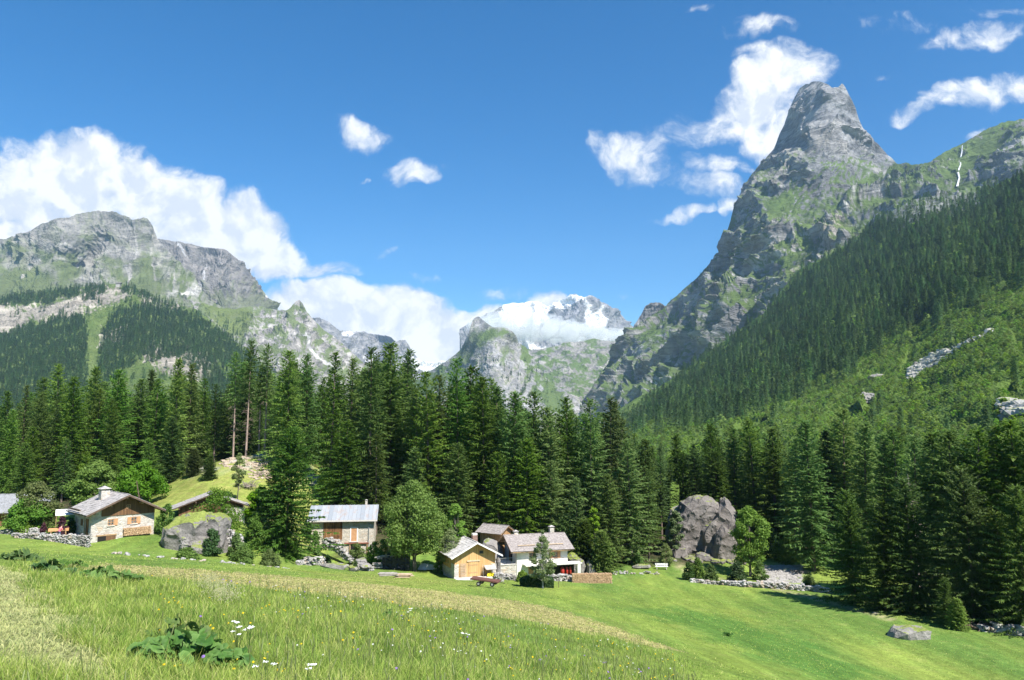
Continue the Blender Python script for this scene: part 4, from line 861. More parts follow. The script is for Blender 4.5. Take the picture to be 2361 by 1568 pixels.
# young larch and spruce standing in the scrub and ledge trees on the peak
def m_mix(U, V):
    n = fbm(U/25, V/20, 7, 4, .6, 303); low = np.interp(U, sx, sv); return sstep(0, .35, n)*sstep(0, 20, V-low)*.07
def m_peak(U, V):
    n = fbm(U/22, V/16, 9, 4, .6, 304); d_ = sstep(430, 560, V)*sstep(.05, .4, n)*.55
    for ln in ([(1760,650),(1830,600),(1880,560),(1900,540)], [(1840,690),(1860,650),(1900,620)], [(1740,640),(1850,640)], [(1790,540),(1830,510)], [(1620,690),(1700,660)], [(1930,620),(2010,580)], [(1500,850),(1560,800)]):
        d_ = np.maximum(d_, sstep(10, 3, line_d(U, V, ln)+n*8)*.6)
    return d_
pp = sc_pts('mountain_peak', 14000, 1400, 2360, 430, 900, m_peak, 3200, 9.0); p2 = sc_pts('hill_flank', 14000, 1500, 2400, 650, 1110, m_mix, 1000, 7)
pa = np.concatenate([pp, p2]); s2 = np.concatenate([rng.uniform(.35, .75, len(pp)), rng.uniform(.3, .7, len(p2))])
scatter_gn('ledge_forest', 'scattered small spruces on the grassy ledges and in the scrub', pa-[0, 0, .5], s2, rng.uniform(0, 6.28, len(pa)), rng.integers(0, 4, len(pa)), srcs)
def m_shelf(U, V):
    n = fbm(U/26, V/20, 11, 4, .6, 305); m = np.zeros(U.shape)
    for p in ([(-300,690),(0,686),(100,676),(170,664),(190,676),(130,690),(60,702),(0,705),(-300,715)], [(-300,760),(0,775),(60,758),(120,735),(170,728),(205,745),(200,840),(205,960),(-300,960)], [(232,800),(245,740),(270,715),(330,700),(400,715),(470,740),(540,790),(600,850),(700,960),(490,960),(470,860),(420,830),(330,825),(280,850),(250,900),(215,960)], [(280,655),(350,680),(400,700),(350,700),(300,668)], [(200,660),(230,655),(240,670),(215,690),(195,690)]):
        m = np.maximum(m, sstep(-7, 4, poly_sd(U, V, p)+n*16))
    m = m*(1-.65*sstep(.15, .4, n)); m = np.maximum(m, .08*sstep(.1, .3, n))
    m *= 1-.96*sstep(-8, 2, poly_sd(U, V, [(205,735),(235,700),(250,705),(238,760),(222,830),(205,900),(200,830)])); return m
ps = sc_pts('hill_shelf', 60000, -290, 690, 655, 960, m_shelf, 2400, 7.5); print('shelf', len(ps))
def m_rid(U, V): n = fbm(U/16, V/12, 13, 4, .6, 306); return sstep(.1, .35, n)*sstep(720, 760, V)*sstep(600, 480, U)*.6
pr = sc_pts('hill_ridge', 9000, 450, 700, 700, 900, m_rid, 3200, 9)
pd = sc_pts('hill_dome', 6000, 930, 1400, 830, 960, lambda U, V: sstep(.1, .35, fbm(U/14, V/10, 15, 4, .6, 307))*.35+sstep(8, 3, line_d(U, V, [(1205,900),(1215,880),(1232,860)]))*.5, 3300, 9)
pa = np.concatenate([ps, pr, pd]); scatter_gn('distant_forest', 'bluish distant spruce woods on the rocky shelf across the valley', pa-[0, 0, .5], rng.uniform(.55, 1.05, len(pa)), rng.uniform(0, 6.28, len(pa)), rng.integers(0, 4, len(pa)), srcs)

# clear air fading the far slopes
def box_mesh(name, x0, x1, y0, y1, z0, z1, mats=()):
    V = [(x, y, z) for x in (x0, x1) for y in (y0, y1) for z in (z0, z1)]
    return mesh_np(name, V, np.array([(0,1,3,2),(4,6,7,5),(0,4,5,1),(2,3,7,6),(0,2,6,4),(1,5,7,3)]), mats)
hz = bpy.data.materials.new('haze_air'); hz.use_nodes = True; hz.node_tree.nodes.remove(hz.node_tree.nodes['Principled BSDF'])
pv = hz.node_tree.nodes.new('ShaderNodeVolumePrincipled'); pv.inputs['Color'].default_value = (.50, .72, 1.0, 1); pv.inputs['Density'].default_value = 4.3e-5; pv.inputs['Anisotropy'].default_value = .2
hz.node_tree.links.new(pv.outputs[0], hz.node_tree.nodes['Material Output'].inputs['Volume'])
ho = add_obj('haze', box_mesh('haze', -3600, 3600, -200, 7900, -420, 1750, [hz])); tag(ho, 'thin bluish mountain air over the whole valley', kind='stuff')

hp_, _ = rpos('hill_shelf', np.array([275.]), np.array([659.])); hu = thing_simple = add_obj('mountain_hut', None, loc=tuple(hp_[0]+np.array([0, -6, -1]))); tag(hu, 'tiny stone mountain hut perched on the edge of the high rocky shelf', 'hut')
add_obj('wall', box_mesh('wall', -8, 8, -4, 5, -5, 9, [bark_mat('hut_stone', (.35, .32, .3), (.5, .47, .44))]), hu); add_obj('roof', mesh_np('roof', np.array([(-10, -6, 8.6), (10, -6, 8.6), (10, .5, 13), (-10, .5, 13), (-10, 7, 8.6), (10, 7, 8.6)]), np.array([(0, 1, 2, 3), (3, 2, 5, 4), (0, 4, 5, 1)]), [bark_mat('hut_roof', (.14, .12, .12), (.2, .18, .17))]), hu)

# ================================================================== buildings
def stone_mat(name, cols=((.36,.33,.29),(.62,.58,.52)), sc=(2.2, 2.2, 4.2), mortar=(.50,.47,.42), moss=False):
    t = MT(name, .95, .15); v = t.voro(1.0, t.mapv(sc)); n = t.noise(3, 5, .7); e = t.voro(1.0, t.mapv(sc), 'DISTANCE_TO_EDGE').outputs['Distance']
    rv = t.n.new('ShaderNodeSeparateColor'); t.l.new(v.outputs['Color'], rv.inputs[0])
    c = t.mix(t.math('ADD', t.math('MULTIPLY', rv.outputs[0], .8), t.rng(n, .3, .7, -.2, .35), True), *cols); c = t.mix(t.math('MULTIPLY', t.rng(e, .0, .07, 1, 0), .75), c, mortar)
    c = t.mix(t.math('MULTIPLY', t.rng(rv.outputs[1], .8, .95), .5), c, (.50, .36, .24))
    if moss:
        g = t.n.new('ShaderNodeNewGeometry'); s_ = t.n.new('ShaderNodeSeparateXYZ'); t.l.new(g.outputs['Normal'], s_.inputs[0])
        c = t.mix(t.math('MULTIPLY', t.rng(t.math('ADD', s_.outputs[2], t.rng(n, .3, .7, -.5, .5)), .65, .95), .9), c, (.17, .19, .05))
    t.color(c); t.bump(t.math('ADD', t.rng(e, 0, .12), t.math('MULTIPLY', n, .5)), .8, .05); return t.m
def plank_mat(name, a, b, w=.16, dark=(.06, .04, .025), axis=0, stain=.0):
    t = MT(name, .8, .2); s_ = t.n.new('ShaderNodeSeparateXYZ'); t.l.new(t.tc.outputs['Object'], s_.inputs[0])
    x = t.math('ADD', s_.outputs[0], s_.outputs[1]) if axis == 0 else s_.outputs[2]
    q = t.math('DIVIDE', x, w); fl = t.math('FLOOR', q); fr = t.math('FRACT', q)
    wn = t.n.new('ShaderNodeTexWhiteNoise'); wn.noise_dimensions = '1D'; t.l.new(fl, wn.inputs['W'])
    g = t.noise(9, 4, .6, t.mapv((1, 1, .12) if axis == 0 else (.12, .12, 1)))
    c = t.mix(t.math('ADD', t.math('MULTIPLY', wn.outputs[0], .7), t.rng(g, .35, .65, -.1, .4), True), a, b)
    ln = t.math('GREATER_THAN', t.math('ABSOLUTE', t.math('SUBTRACT', fr, .5)), .45); c = t.mix(t.math('MULTIPLY', ln, .75), c, dark)
    if stain: c = t.mix(t.math('MULTIPLY', t.rng(t.noise(.8, 5, .7), .45, .65), stain), c, dark)
    t.color(c); t.bump(ln, -.5, .02); return t.m
def plain_mat(name, c, c2=None, rough=.85, sc=2.5, metal=0, bump=.15):
    t = MT(name, rough, .3); n = t.noise(sc, 5, .65); t.color(t.mix(t.rng(n, .35, .65), c, c2 or tuple(min(1, x*1.25) for x in c))); t.b.inputs['Metallic'].default_value = metal; t.bump(n, bump, .02); return t.m
M_stone = stone_mat('pale_rubble_masonry', ((.36, .33, .29), (.64, .60, .54)), mortar=(.52, .49, .44)); M_stone2 = stone_mat('small_rubble_masonry', ((.42, .38, .32), (.66, .60, .51)), (3.2, 3.2, 6.5), (.56, .51, .43))
M_drystone = stone_mat('dry_stones', ((.20, .19, .175), (.48, .465, .44)), (1.6, 1.6, 1.6), (.5, .48, .46))
M_woodnew = plank_mat('new_larch_boards', (.46, .27, .11), (.66, .43, .20), .17); M_woodold = plank_mat('old_brown_boards', (.10, .055, .03), (.22, .12, .06), .2, (.02, .012, .01))
M_woodor = plank_mat('weathered_orange_boards', (.16, .075, .03), (.38, .20, .09), .17, (.03, .018, .012), stain=.75); M_woodcab = plank_mat('cabin_boards', (.30, .17, .08), (.48, .30, .15), .15)
M_beam = plain_mat('timber', (.30, .19, .10), (.42, .28, .16)); M_beamd = plain_mat('dark_timber', (.08, .055, .04), (.15, .10, .07)); M_beamr = plain_mat('red_brown_timber', (.20, .07, .05), (.28, .11, .07))
M_slate = plain_mat('stone_slates', (.22, .205, .195), (.46, .43, .41), .85, 1.6); M_slatew = plain_mat('pale_stone_slates', (.34, .32, .30), (.62, .59, .56), .85, 1.3); M_shingle = plain_mat('grey_shingles', (.20, .175, .165), (.38, .34, .32), .85, 3.5)
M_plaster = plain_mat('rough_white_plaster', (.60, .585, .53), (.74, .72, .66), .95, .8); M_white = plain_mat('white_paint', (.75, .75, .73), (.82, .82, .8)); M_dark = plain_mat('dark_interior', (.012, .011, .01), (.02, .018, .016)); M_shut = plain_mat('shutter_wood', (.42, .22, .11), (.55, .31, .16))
M_glass = plain_mat('window_glass', (.04, .05, .06), (.07, .08, .09), .08); M_conc = plain_mat('pale_concrete', (.52, .49, .45), (.66, .62, .57)); M_galv = plain_mat('galvanised_pipe', (.40, .41, .42), (.5, .5, .5), .5, metal=.5)
M_red = plain_mat('red_plastic', (.36, .03, .02), (.45, .05, .035), .5); M_yel = plain_mat('yellow_plastic', (.75, .62, .02), (.85, .72, .05), .5); M_tarpw = plain_mat('white_tarpaulin', (.66, .64, .60), (.80, .78, .75), .7); M_tarpk = plain_mat('black_tarpaulin', (.012, .013, .015), (.03, .03, .035), .45, 1.2, bump=.8)
M_log = plain_mat('log_ends', (.34, .21, .11), (.62, .44, .27), .9, 5); M_plank = plain_mat('sawn_planks', (.45, .33, .22), (.62, .48, .34)); M_plankg = plain_mat('grey_planks', (.30, .27, .24), (.48, .44, .40)); M_iron = plain_mat('dark_iron', (.03, .03, .032), (.06, .05, .05), .6, metal=.4); M_rust = plain_mat('rusty_paint', (.10, .045, .035), (.17, .075, .055), .8)
def metalroof_mat():
    t = MT('rust_streaked_sheet_metal', .45, .5); s_ = t.n.new('ShaderNodeSeparateXYZ'); t.l.new(t.tc.outputs['Object'], s_.inputs[0])
    wn = t.n.new('ShaderNodeTexWhiteNoise'); wn.noise_dimensions = '1D'; t.l.new(t.math('FLOOR', t.math('DIVIDE', s_.outputs[0], .62)), wn.inputs['W'])
    n = t.noise(1.6, 6, .7, t.mapv((1.2, .5, .5))); c = t.mix(wn.outputs[0], (.26, .285, .32), (.35, .375, .41)); c = t.mix(t.rng(t.math('ADD', n, t.math('MULTIPLY', wn.outputs[0], .16)), .58, .80, 0, .6), c, (.33, .22, .16)); t.color(c); return t.m
M_metal = metalroof_mat()

from mathutils.geometry import tessellate_polygon
BOXF = np.array([(0,1,3,2),(4,6,7,5),(0,4,5,1),(2,3,7,6),(0,2,6,4),(1,5,7,3)])
class PB:
    def __init__(s): s.a = Acc()
    def box(s, x0, x1, y0, y1, z0, z1, rot=None, piv=None):
        V = np.array([(x, y, z) for x in (x0, x1) for y in (y0, y1) for z in (z0, z1)], float)
        if rot is not None:
            R_ = np.array(Euler(rot).to_matrix()); c = np.array(piv if piv is not None else V.mean(0)); V = (V-c)@R_.T+c
        s.a.add(V, BOXF); return s
    def prism(s, poly, ax, a, b):
        """poly in the two other axes, extruded along ax from a to b"""
        n = len(poly); V = []
        for w in (a, b):
            for p, q in poly: V.append({'x': (w, p, q), 'y': (p, w, q), 'z': (p, q, w)}[ax])
        F4 = np.array([(i, (i+1) % n, n+(i+1) % n, n+i) for i in range(n)]); s.a.add(np.array(V, float), F4)
        base = s.a.n-2*n
        for off in (0, n):
            for tri in tessellate_polygon([[Vector((p, q, 0)) for p, q in poly]]): s.a.F.append(np.array([[base+off+k for k in tri]]))
        return s
    def tube(s, pts, r, ns=6): V, F = tube_np(pts, r, ns); s.a.add(V, F); return s
    def build(s, name, mat, parent=None, smooth=False, label=None):
        me = s.a.mesh(name, [mat], smooth); bm_fix(me); o = add_obj(name, me, parent)
        if label: o['label'] = label
        return o
import bmesh
def bm_fix(me):
    b = bmesh.new(); b.from_mesh(me); bmesh.ops.recalc_face_normals(b, faces=b.faces); b.to_mesh(me); b.free()
def thing(name, label, cat, loc, rz=0, group=None):
    e = add_obj(name, None, loc=loc, rz=rz); e.empty_display_size = .5; return tag(e, label, cat, group)
def slates(pb, x0, x1, ya, za, yb, zb, row=.36, seed=0, thick=.05, jit=1.0, wmin=.28, wmax=.6, axis='x'):
    """courses of thin overlapping slabs on the slope from the eave (ya, za) to the ridge (yb, zb)"""
    r = np.random.default_rng(seed); L = math.hypot(yb-ya, zb-za); n = max(2, int(L/row)); dy, dz = (yb-ya)/L, (zb-za)/L
    for i in range(n):
        s0 = i*L/n-(.06+.04*r.random() if i == 0 else 0); s1 = (i+1)*L/n+.10; x = x0-(.05*r.random())*jit
        while x < x1-.05:
            w = r.uniform(wmin, wmax); xe = min(x+w, x1+.04*jit*r.random()); t0 = thick*r.uniform(.7, 1.5); e = r.uniform(-.05, .03)*jit
            lift = .035+r.uniform(0, .015)
            q = []
            for xx in (x, xe-.012):
                for (ss, up) in ((s0+e, lift), (s0+e, lift+t0), (s1, .012), (s1, .012+t0)):
                    q.append((xx, ya+dy*ss-dz*up*(1 if dy > 0 else -1)*0, za+dz*ss+up))
            q = np.array(q)[:, [0, 1, 2]]
            if axis == 'y': q = q[:, [1, 0, 2]]
            pb.a.add(q, np.array([(0,1,3,2),(4,6,7,5),(0,4,5,1),(2,3,7,6),(0,2,6,4),(1,5,7,3)])); x = xe
    return pb
def gable_roof(parent, W, D, eave, ridge, ox, oyf, oyb, mat, ridge_x=.5, th=.16, row=.36, seed=0, wood=None, name='roof'):
    """ridge runs front to back (y); gable faces the front"""
    rx = W*ridge_x; sl = (ridge-eave)/rx; sr = (ridge-eave)/(W-rx); pb = PB()
    zl = eave-sl*ox; zr = eave-sr*ox
    slates(pb, -oyf, D+oyb, -ox, zl+th, rx, ridge+th, row, seed, axis='y'); slates(pb, -oyf, D+oyb, W+ox, zr+th, rx, ridge+th, row, seed+1, axis='y')
    rf = pb.build(name, mat, parent)
    und = PB(); und.prism([(-ox, zl+.02), (rx, ridge+.02), (W+ox, zr+.02), (W+ox, zr+th), (rx, ridge+th), (-ox, zl+th)], 'y', -oyf+.02, D+oyb-.02); und.build('roof_boarding', wood or M_beamd, parent)
    return rf
def purlins(parent, W, eave, ridge, oyf, mat, n=5, s=.16, depth=.3, ridge_x=.5):
    for i in range(n):
        f = i/(n-1); x = -0.05+f*(W+.1-s); z = eave+(ridge-eave)*(1-abs((x+s/2)/W-ridge_x)/ridge_x)-s-.02
        PB().box(x, x+s, -oyf+.12, depth, z-.02, z+s-.04).build('beam', mat, parent)
def window(parent, x0, x1, z0, z1, y=0, shut=(0, 0), mat=None, sill=True, cross=True):
    w = PB(); w.box(x0, x1, y-.03, y+.05, z1-.06, z1); w.box(x0, x1, y-.03, y+.05, z0, z0+.06); w.box(x0, x0+.06, y-.03, y+.05, z0+.06, z1-.06); w.box(x1-.06, x1, y-.03, y+.05, z0+.06, z1-.06)
    if cross: w.box((x0+x1)/2-.03, (x0+x1)/2+.03, y-.032, y+.045, z0+.06, z1-.06); w.box(x0+.06, x1-.06, y-.025, y+.04, (z0+z1)/2-.025, (z0+z1)/2+.025)
    f = w.build('window', mat or M_shut, parent); PB().box(x0+.03, x1-.03, y+.0, y+.02, z0+.03, z1-.03).build('pane', M_glass, f)
    if sill: PB().box(x0-.08, x1+.08, y-.12, y+.02, z0-.09, z0-.005).build('sill', M_conc, f)
    sw = (x1-x0)*.55
    if shut[0]: PB().box(x0-sw-.02, x0-.02, y-.07, y-.02, z0-.02, z1+.02).build('shutter', M_shut, parent)
    if shut[1]: PB().box(x1+.02, x1+sw+.02, y-.07, y-.02, z0-.02, z1+.02).build('shutter', M_shut, parent)
    return f
def chimney(parent, x, y, z0, z1, w, mat, hat=True, cap=None):
    pb = PB().prism([(x-w/2, y-w/2), (x+w/2, y-w/2), (x+w/2, y+w/2), (x-w/2, y+w/2)], 'z', z0, z1); c = pb.build('chimney', mat, parent)
    if hat:
        p = PB()
        for sx_ in (-1, 1):
            for sy_ in (-1, 1): p.box(x+sx_*w*.36-.05, x+sx_*w*.36+.05, y+sy_*w*.36-.05, y+sy_*w*.36+.05, z1-.01, z1+.16)
        V = np.array([(x-w*.68, y-w*.68, z1+.16), (x+w*.68, y-w*.68, z1+.16), (x+w*.68, y+w*.68, z1+.16), (x-w*.68, y+w*.68, z1+.16), (x-.05, y, z1+.16+w*.35), (x+.05, y, z1+.16+w*.35)]); p.a.add(V, [(0, 1, 4), (1, 5, 4), (1, 2, 5), (2, 3, 5), (3, 4, 5), (3, 0, 4), (0, 2, 1), (0, 3, 2)])
        p.build('chimney_cap', cap or M_slate, c)
    return c
def wall_gable(pb, W, D, eave, ridge, ridge_x=.5, z0=-.6):
    pb.prism([(0, z0), (W, z0), (W, eave), (W*ridge_x, ridge), (0, eave)], 'y', 0, D)
def base(u, v, d): return P(u, v, d)

# ---- stone chalet on the left
q = P(208.5, 1236, 100); W, D = 7.7, 6.6
h = thing('stone_chalet', 'pale rubble stone chalet with dark boarded gable, two shuttered windows and cellar door', 'chalet', q, math.radians(45))
wl = PB(); wl.prism([(0, -2.2), (W, -2.2), (W, 2.95), (W*.52, 4.75), (0, 2.95)], 'y', 0, D); wl.build('wall', M_stone, h)
wc = PB(); wc.prism([(-.02, -2.4), (3.9, -2.2), (3.75, .02), (-.02, .02)], 'y', -.25, 1.0); wc.build('cellar_wall', M_stone, h)
g = PB(); g.prism([(1.15, 2.3), (W-.01, 2.3), (W-.01, 2.9), (W*.52, 4.68), (1.15, 3.42)], 'y', -.09, -.003); g.build('gable_boards', M_woodold, h)
gable_roof(h, W, D, 2.95, 4.75, .95, 1.25, .6, M_slate, .52, seed=1)
fb_ = PB()
for sg, x0_, x1_ in ((1, -.98, W*.52), (-1, W+.98, W*.52)):
    sl_ = 1.8/(W*.52) if sg > 0 else 1.8/(W*.48); z0_ = 2.95-sl_*.98
    fb_.prism([(x0_, z0_-.04), (x1_, 4.75-.04), (x1_, 4.75+.20), (x0_, z0_+.20)], 'y', -1.32, -1.255)
fb_.build('bargeboard', M_beamd, h); purlins(h, W, 2.9, 4.68, 1.2, M_beam, 5, .2, ridge_x=.52)
PB().box(-1.0, -.85, 1.5, D-.5, 3.02, 3.2).build('snow_guard', M_beamd, h)
chimney(h, 2.5, 3.6, 3.4, 5.35, 1.05, M_stone, True)
window(h, 1.95, 2.7, 1.1, 1.9, -.0, (0, 1)); window(h, 4.75, 5.5, 1.1, 1.95, -.0, (1, 1)); window(h, 4.1, 4.6, 3.1, 3.6, -.1, (0, 0), sill=False)
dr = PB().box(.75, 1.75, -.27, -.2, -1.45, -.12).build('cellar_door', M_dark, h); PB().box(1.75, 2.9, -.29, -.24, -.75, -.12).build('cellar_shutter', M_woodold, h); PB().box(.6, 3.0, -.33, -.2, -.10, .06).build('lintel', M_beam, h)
PB().box(-.06, -.002, .9, 1.9, 0, 2.0).build('door', M_woodor, h); PB().box(-.06, -.002, 2.3, 2.5, 0, 2.1).build('post', M_beam, h); PB().box(-.06, -.002, 3.2, 3.9, 1.0, 1.8).build('shutter', M_woodold, h)
def log_pile(name, label, loc, rz, L, Hh, Dp, seed, r=.075, ends=True, parent=None):
    rg = np.random.default_rng(seed); pb = PB(); z = r
    while z < Hh:
        x = r*(1+rg.random()); y0_ = 0
        while x < L-r:
            rr = r*rg.uniform(.7, 1.2); zz = z+rg.normal(0, .012); yo = rg.uniform(-.05, .05); n = rg.integers(4, 7); th = np.linspace(0, 6.283, n, endpoint=False)+rg.random()*6
            ring = np.c_[x+rr*np.cos(th), 0*th, zz+rr*np.sin(th)]; V = np.concatenate([ring+(0, yo, 0), ring+(0, Dp+yo, 0)]); b0 = pb.a.n
            pb.a.add(V, np.array([(i, (i+1) % n, n+(i+1) % n, n+i) for i in range(n)])); pb.a.F.append(np.array([(b0, b0+i, b0+i+1) for i in range(1, n-1)])); x += rr*1.9
        z += r*1.75
    t_ = pb.a.mesh(name, [M_log]); bm_fix(t_); o = add_obj(name, t_, loc=loc, rz=rz); tag(o, label, 'firewood pile'); return o
R45 = Matrix.Rotation(math.radians(45), 3, 'Z')
log_pile('firewood_pile', 'low firewood row stacked against the front wall of the stone chalet', q+R45@Vector((3.75, -.55, -.32)), math.radians(45), 3.5, .95, .42, 3, .06)

# ---- dark chalet half hidden behind the mossy boulder
q = P(410, 1232, 112)
h = thing('mountain_chalet', 'dark timber chalet half hidden by bushes behind the grassy boulder', 'chalet', q, math.radians(24)); W, D = 8.6, 3.6
wl = PB(); wall_gable(wl, W, D, 3.75, 5.35, .5, -1); wl.build('wall', M_woodold, h); gable_roof(h, W, D, 3.75, 5.35, .9, .9, .3, M_slate, .5, seed=11); purlins(h, W, 3.7, 5.3, 1.1, M_beamd, 5, .16)
PB().box(6.2, W+.02, -.35, -.003, -1, 3.4).build('stone_pier', M_stone, h); PB().tube([(W+.12, -.5, 3.5), (W+.12, -.5, 0)], .06).build('drainpipe', M_white, h)
PB().box(1.2, 4.6, -.5, -.08, 2.0, 2.35).build('stacked_planks', M_plank, h)
# ---- grey roofed shed at the left border
q = P(-60, 1222, 112)
h = thing('garden_shed', 'dark shed with a pale grey roof cut by the left border', 'shed', q, math.radians(24)); W, D = 8.8, 6
PB().prism([(0, -1), (D, -1), (D, 2.6), (D/2, 4.4), (0, 2.6)], 'x', 0, W).build('wall', M_woodold, h)
pb = PB(); slates(pb, -.5, W+.5, -.8, 2.25, D/2, 4.55, .4, 21); slates(pb, -.5, W+.5, D+.8, 2.25, D/2, 4.55, .4, 22); pb.build('roof', plain_mat('grey_sheet_roof', (.19, .195, .20), (.29, .295, .31)), h)
PB().prism([(-.8, 2.1), (D/2, 4.38), (D+.8, 2.1), (D+.8, 2.22), (D/2, 4.52), (-.8, 2.22)], 'x', -.45, W+.45).build('roof_boarding', M_beamd, h)

# ---- barn with the sheet metal roof
q = P(716, 1272, 124); W, D = 9.6, 7.5
h = thing('stone_barn', 'tall stone barn with rust streaked sheet metal roof and big brown boarded door', 'barn', q, math.radians(7))
PB().prism([(0, -1.2), (D, -1.2), (D, 5.0), (D*.5, 6.55), (0, 5.0)], 'x', 0, W).build('wall', M_stone2, h)
rf = PB()
for sg, ya, yb in ((0, -.75, D/2), (1, D+.75, D/2)):
    zl = 5.0-1.55/(D/2)*.75
    rf.prism([(ya, zl+.06), (yb, 6.61), (yb, 6.69), (ya, zl+.14)], 'x', -.55, W+.55)
rfo = rf.build('roof', M_metal, h); sm = PB(); x = -.55
while x < W+.56:
    sm.prism([(-.76, 5.0-.31+.14), (D/2, 6.68), (D/2, 6.75), (-.76, 5.0-.31+.21)], 'x', x-.022, x+.022); x += .62
sm.build('standing_seam', M_metal, rfo); PB().box(-.55, W+.55, -.82, -.76, 4.6, 4.82).build('gutter_board', M_conc, h)
PB().box(1.9, 4.75, -.04, .02, 1.75, 4.85).build('barn_door', M_woodor, h); PB().box(1.85, 1.93, -.06, .02, 1.7, 4.9).build('post', M_beamd, h); PB().box(1.9, 4.75, -.08, .02, 1.6, 1.74).build('sill', M_plankg, h)
fr = PB(); fr.box(5.95, 6.12, -.05, .02, 1.5, 3.65); fr.box(7.0, 7.17, -.05, .02, 1.5, 3.65); fr.box(6.12, 7.0, -.05, .02, 3.48, 3.65); fo = fr.build('door_frame', M_white, h); PB().box(6.12, 7.0, -.02, .015, 1.5, 3.48).build('door', M_shut, h); PB().box(5.85, 7.27, -.14, .02, 1.36, 1.5).build('sill', M_conc, h)
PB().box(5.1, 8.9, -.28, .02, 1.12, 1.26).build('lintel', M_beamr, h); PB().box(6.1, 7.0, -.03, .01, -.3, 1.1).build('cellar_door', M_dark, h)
for x in (5.9, 8.55): PB().box(x, x+.16, -.2, -.04, -.8, 1.12).build('post', M_beam, h)
PB().tube([(W-.35, -.7, 4.65), (W-.75, -.14, 4.35), (W-.78, -.14, -.5)], .055).build('drainpipe', M_galv, h); chimney(h, 8.1, 4.6, 5.9, 7.2, .34, M_stone2, True)

# ---- garage of new boards
q = P(1048, 1331.5, 111.5); W, D = 6.0, 8.8
h = thing('wooden_garage', 'garage clad in new yellow larch boards with double doors under a stone slate gable', 'garage', q, math.radians(21))
wl = PB(); wall_gable(wl, W, D, 3.0, 4.55, .5, -1.0); wl.build('wall', M_woodnew, h); gable_roof(h, W, D, 3.0, 4.55, .75, .9, .5, M_slatew, .5, seed=31, wood=M_beamr, row=.42)
fb_ = PB()
for x0_, x1_ in ((-.78, 3.0), (W+.78, 3.0)): fb_.prism([(x0_, 3.0-.4+.0), (x1_, 4.56), (x1_, 4.74), (x0_, 3.0-.4+.19)], 'y', -.97, -.905)
fb_.build('bargeboard', M_white, h); PB().box(-.1, .55, -.12, 1.5, -1.1, 1.75).build('stone_pier', M_stone, h); PB().box(W-.65, W+.12, -.12, 1.2, -1.1, 1.55).build('stone_pier', M_stone, h)
PB().box(-.06, -.003, 1.6, D-.3, -1.0, .9).build('plinth', M_stone, h)
for x in (1.98, 2.70): dd = PB().box(x, x+.70, -.07, -.003, .0, 2.0).build('door', M_woodnew, h); PB().box(x+.02, x+.68, -.09, -.072, .45, .56).box(x+.02, x+.68, -.09, -.072, 1.5, 1.6).build('door_batten', M_beam, dd)
PB().box(1.75, 3.65, -.13, -.005, 2.03, 2.2).build('lintel', M_plank, h); window(h, 3.55, 4.2, 3.0, 3.5, -.02, (0, 0), M_beam, False, False)
PB().tube([(5.05, -.1, 3.55), (5.05, -.3, 3.5), (5.05, -.32, 3.38)], .05).build('wall_lamp', M_iron, h)
PB().box(-.2, W+1.2, -1.6, -.13, -.35, -.02).build('paved_threshold', M_conc, h)
chimney(h, 4.9, 6.2, 3.4, 4.75, .75, plain_mat('rusty_chimney', (.16, .10, .08), (.30, .2, .16)), False); PB().box(4.55, 5.25, 5.85, 6.55, 4.76, 5.0).build('chimney_cap', M_plaster, h)
chimney(h, 1.3, 6.8, 3.2, 4.6, .7, M_stone, False)
Rg = Matrix.Rotation(math.radians(21), 3, 'Z'); gl_ = lambda x, y, z: q+Rg@Vector((x, y, z))
lr = thing('lean_to_rack', 'small slatted wooden lean-to roof on iron legs beside the garage doors', 'rack', gl_(4.15, -1.0, -.05), math.radians(21))
p = PB(); p.box(0, 1.6, -.45, .75, 1.25, 1.29, (math.radians(22), 0, 0)); p.build('slatted_roof', M_plankg, lr)
for x in (.1, 1.5):
    for y in (-.4, .6): PB().box(x-.02, x+.02, y-.02, y+.02, 0, 1.1 if y < 0 else 1.5).build('leg', M_iron, lr)
yb_ = PB()
for i in range(7): a, b = random.uniform(.1, 1.5), random.uniform(-.1, .5); V_ = random.uniform(.14, .26); yb_.box(a-V_, a+V_, b-V_, b+V_, 0, V_*1.6, (random.random()*.5, random.random()*.5, random.random()*3))
yo = yb_.build('plastic_toys', M_yel); yo.location = gl_(4.15, -1.0, 0); yo.rotation_euler = (0, 0, math.radians(21)); tag(yo, 'heap of bright yellow plastic toys under the slatted lean-to', 'toys')
ld = thing('trellis_ladder', 'grey lattice trellis leaning against the left part of the garage front', 'trellis', gl_(.75, -.3, 0), math.radians(21))
for i in range(6): PB().box(i*.16, i*.16+.03, 0, .03, 0, 1.9, (math.radians(-6), 0, 0)).build('upright', M_plankg, ld)
p = PB()
for i in range(9): p.box(0, .83, -.03, -.003, .15+.2*i, .18+.2*i, (math.radians(-6), 0, 0), (0, 0, .95))
p.build('crosspiece', M_plankg, ld)
brd = PB()
for i in range(4): brd.box(3.95+i*.09, 4.0+i*.09, -.5+.06*i, -.46+.06*i, 0, 1.6-.15*i, (math.radians(-14), math.radians(6*i), 0))
bo = brd.build('leaning_boards', M_plank); bo.location = q; bo.rotation_euler = (0, 0, math.radians(21)); tag(bo, 'few loose boards leaning between the garage doors and the lean-to', 'boards')

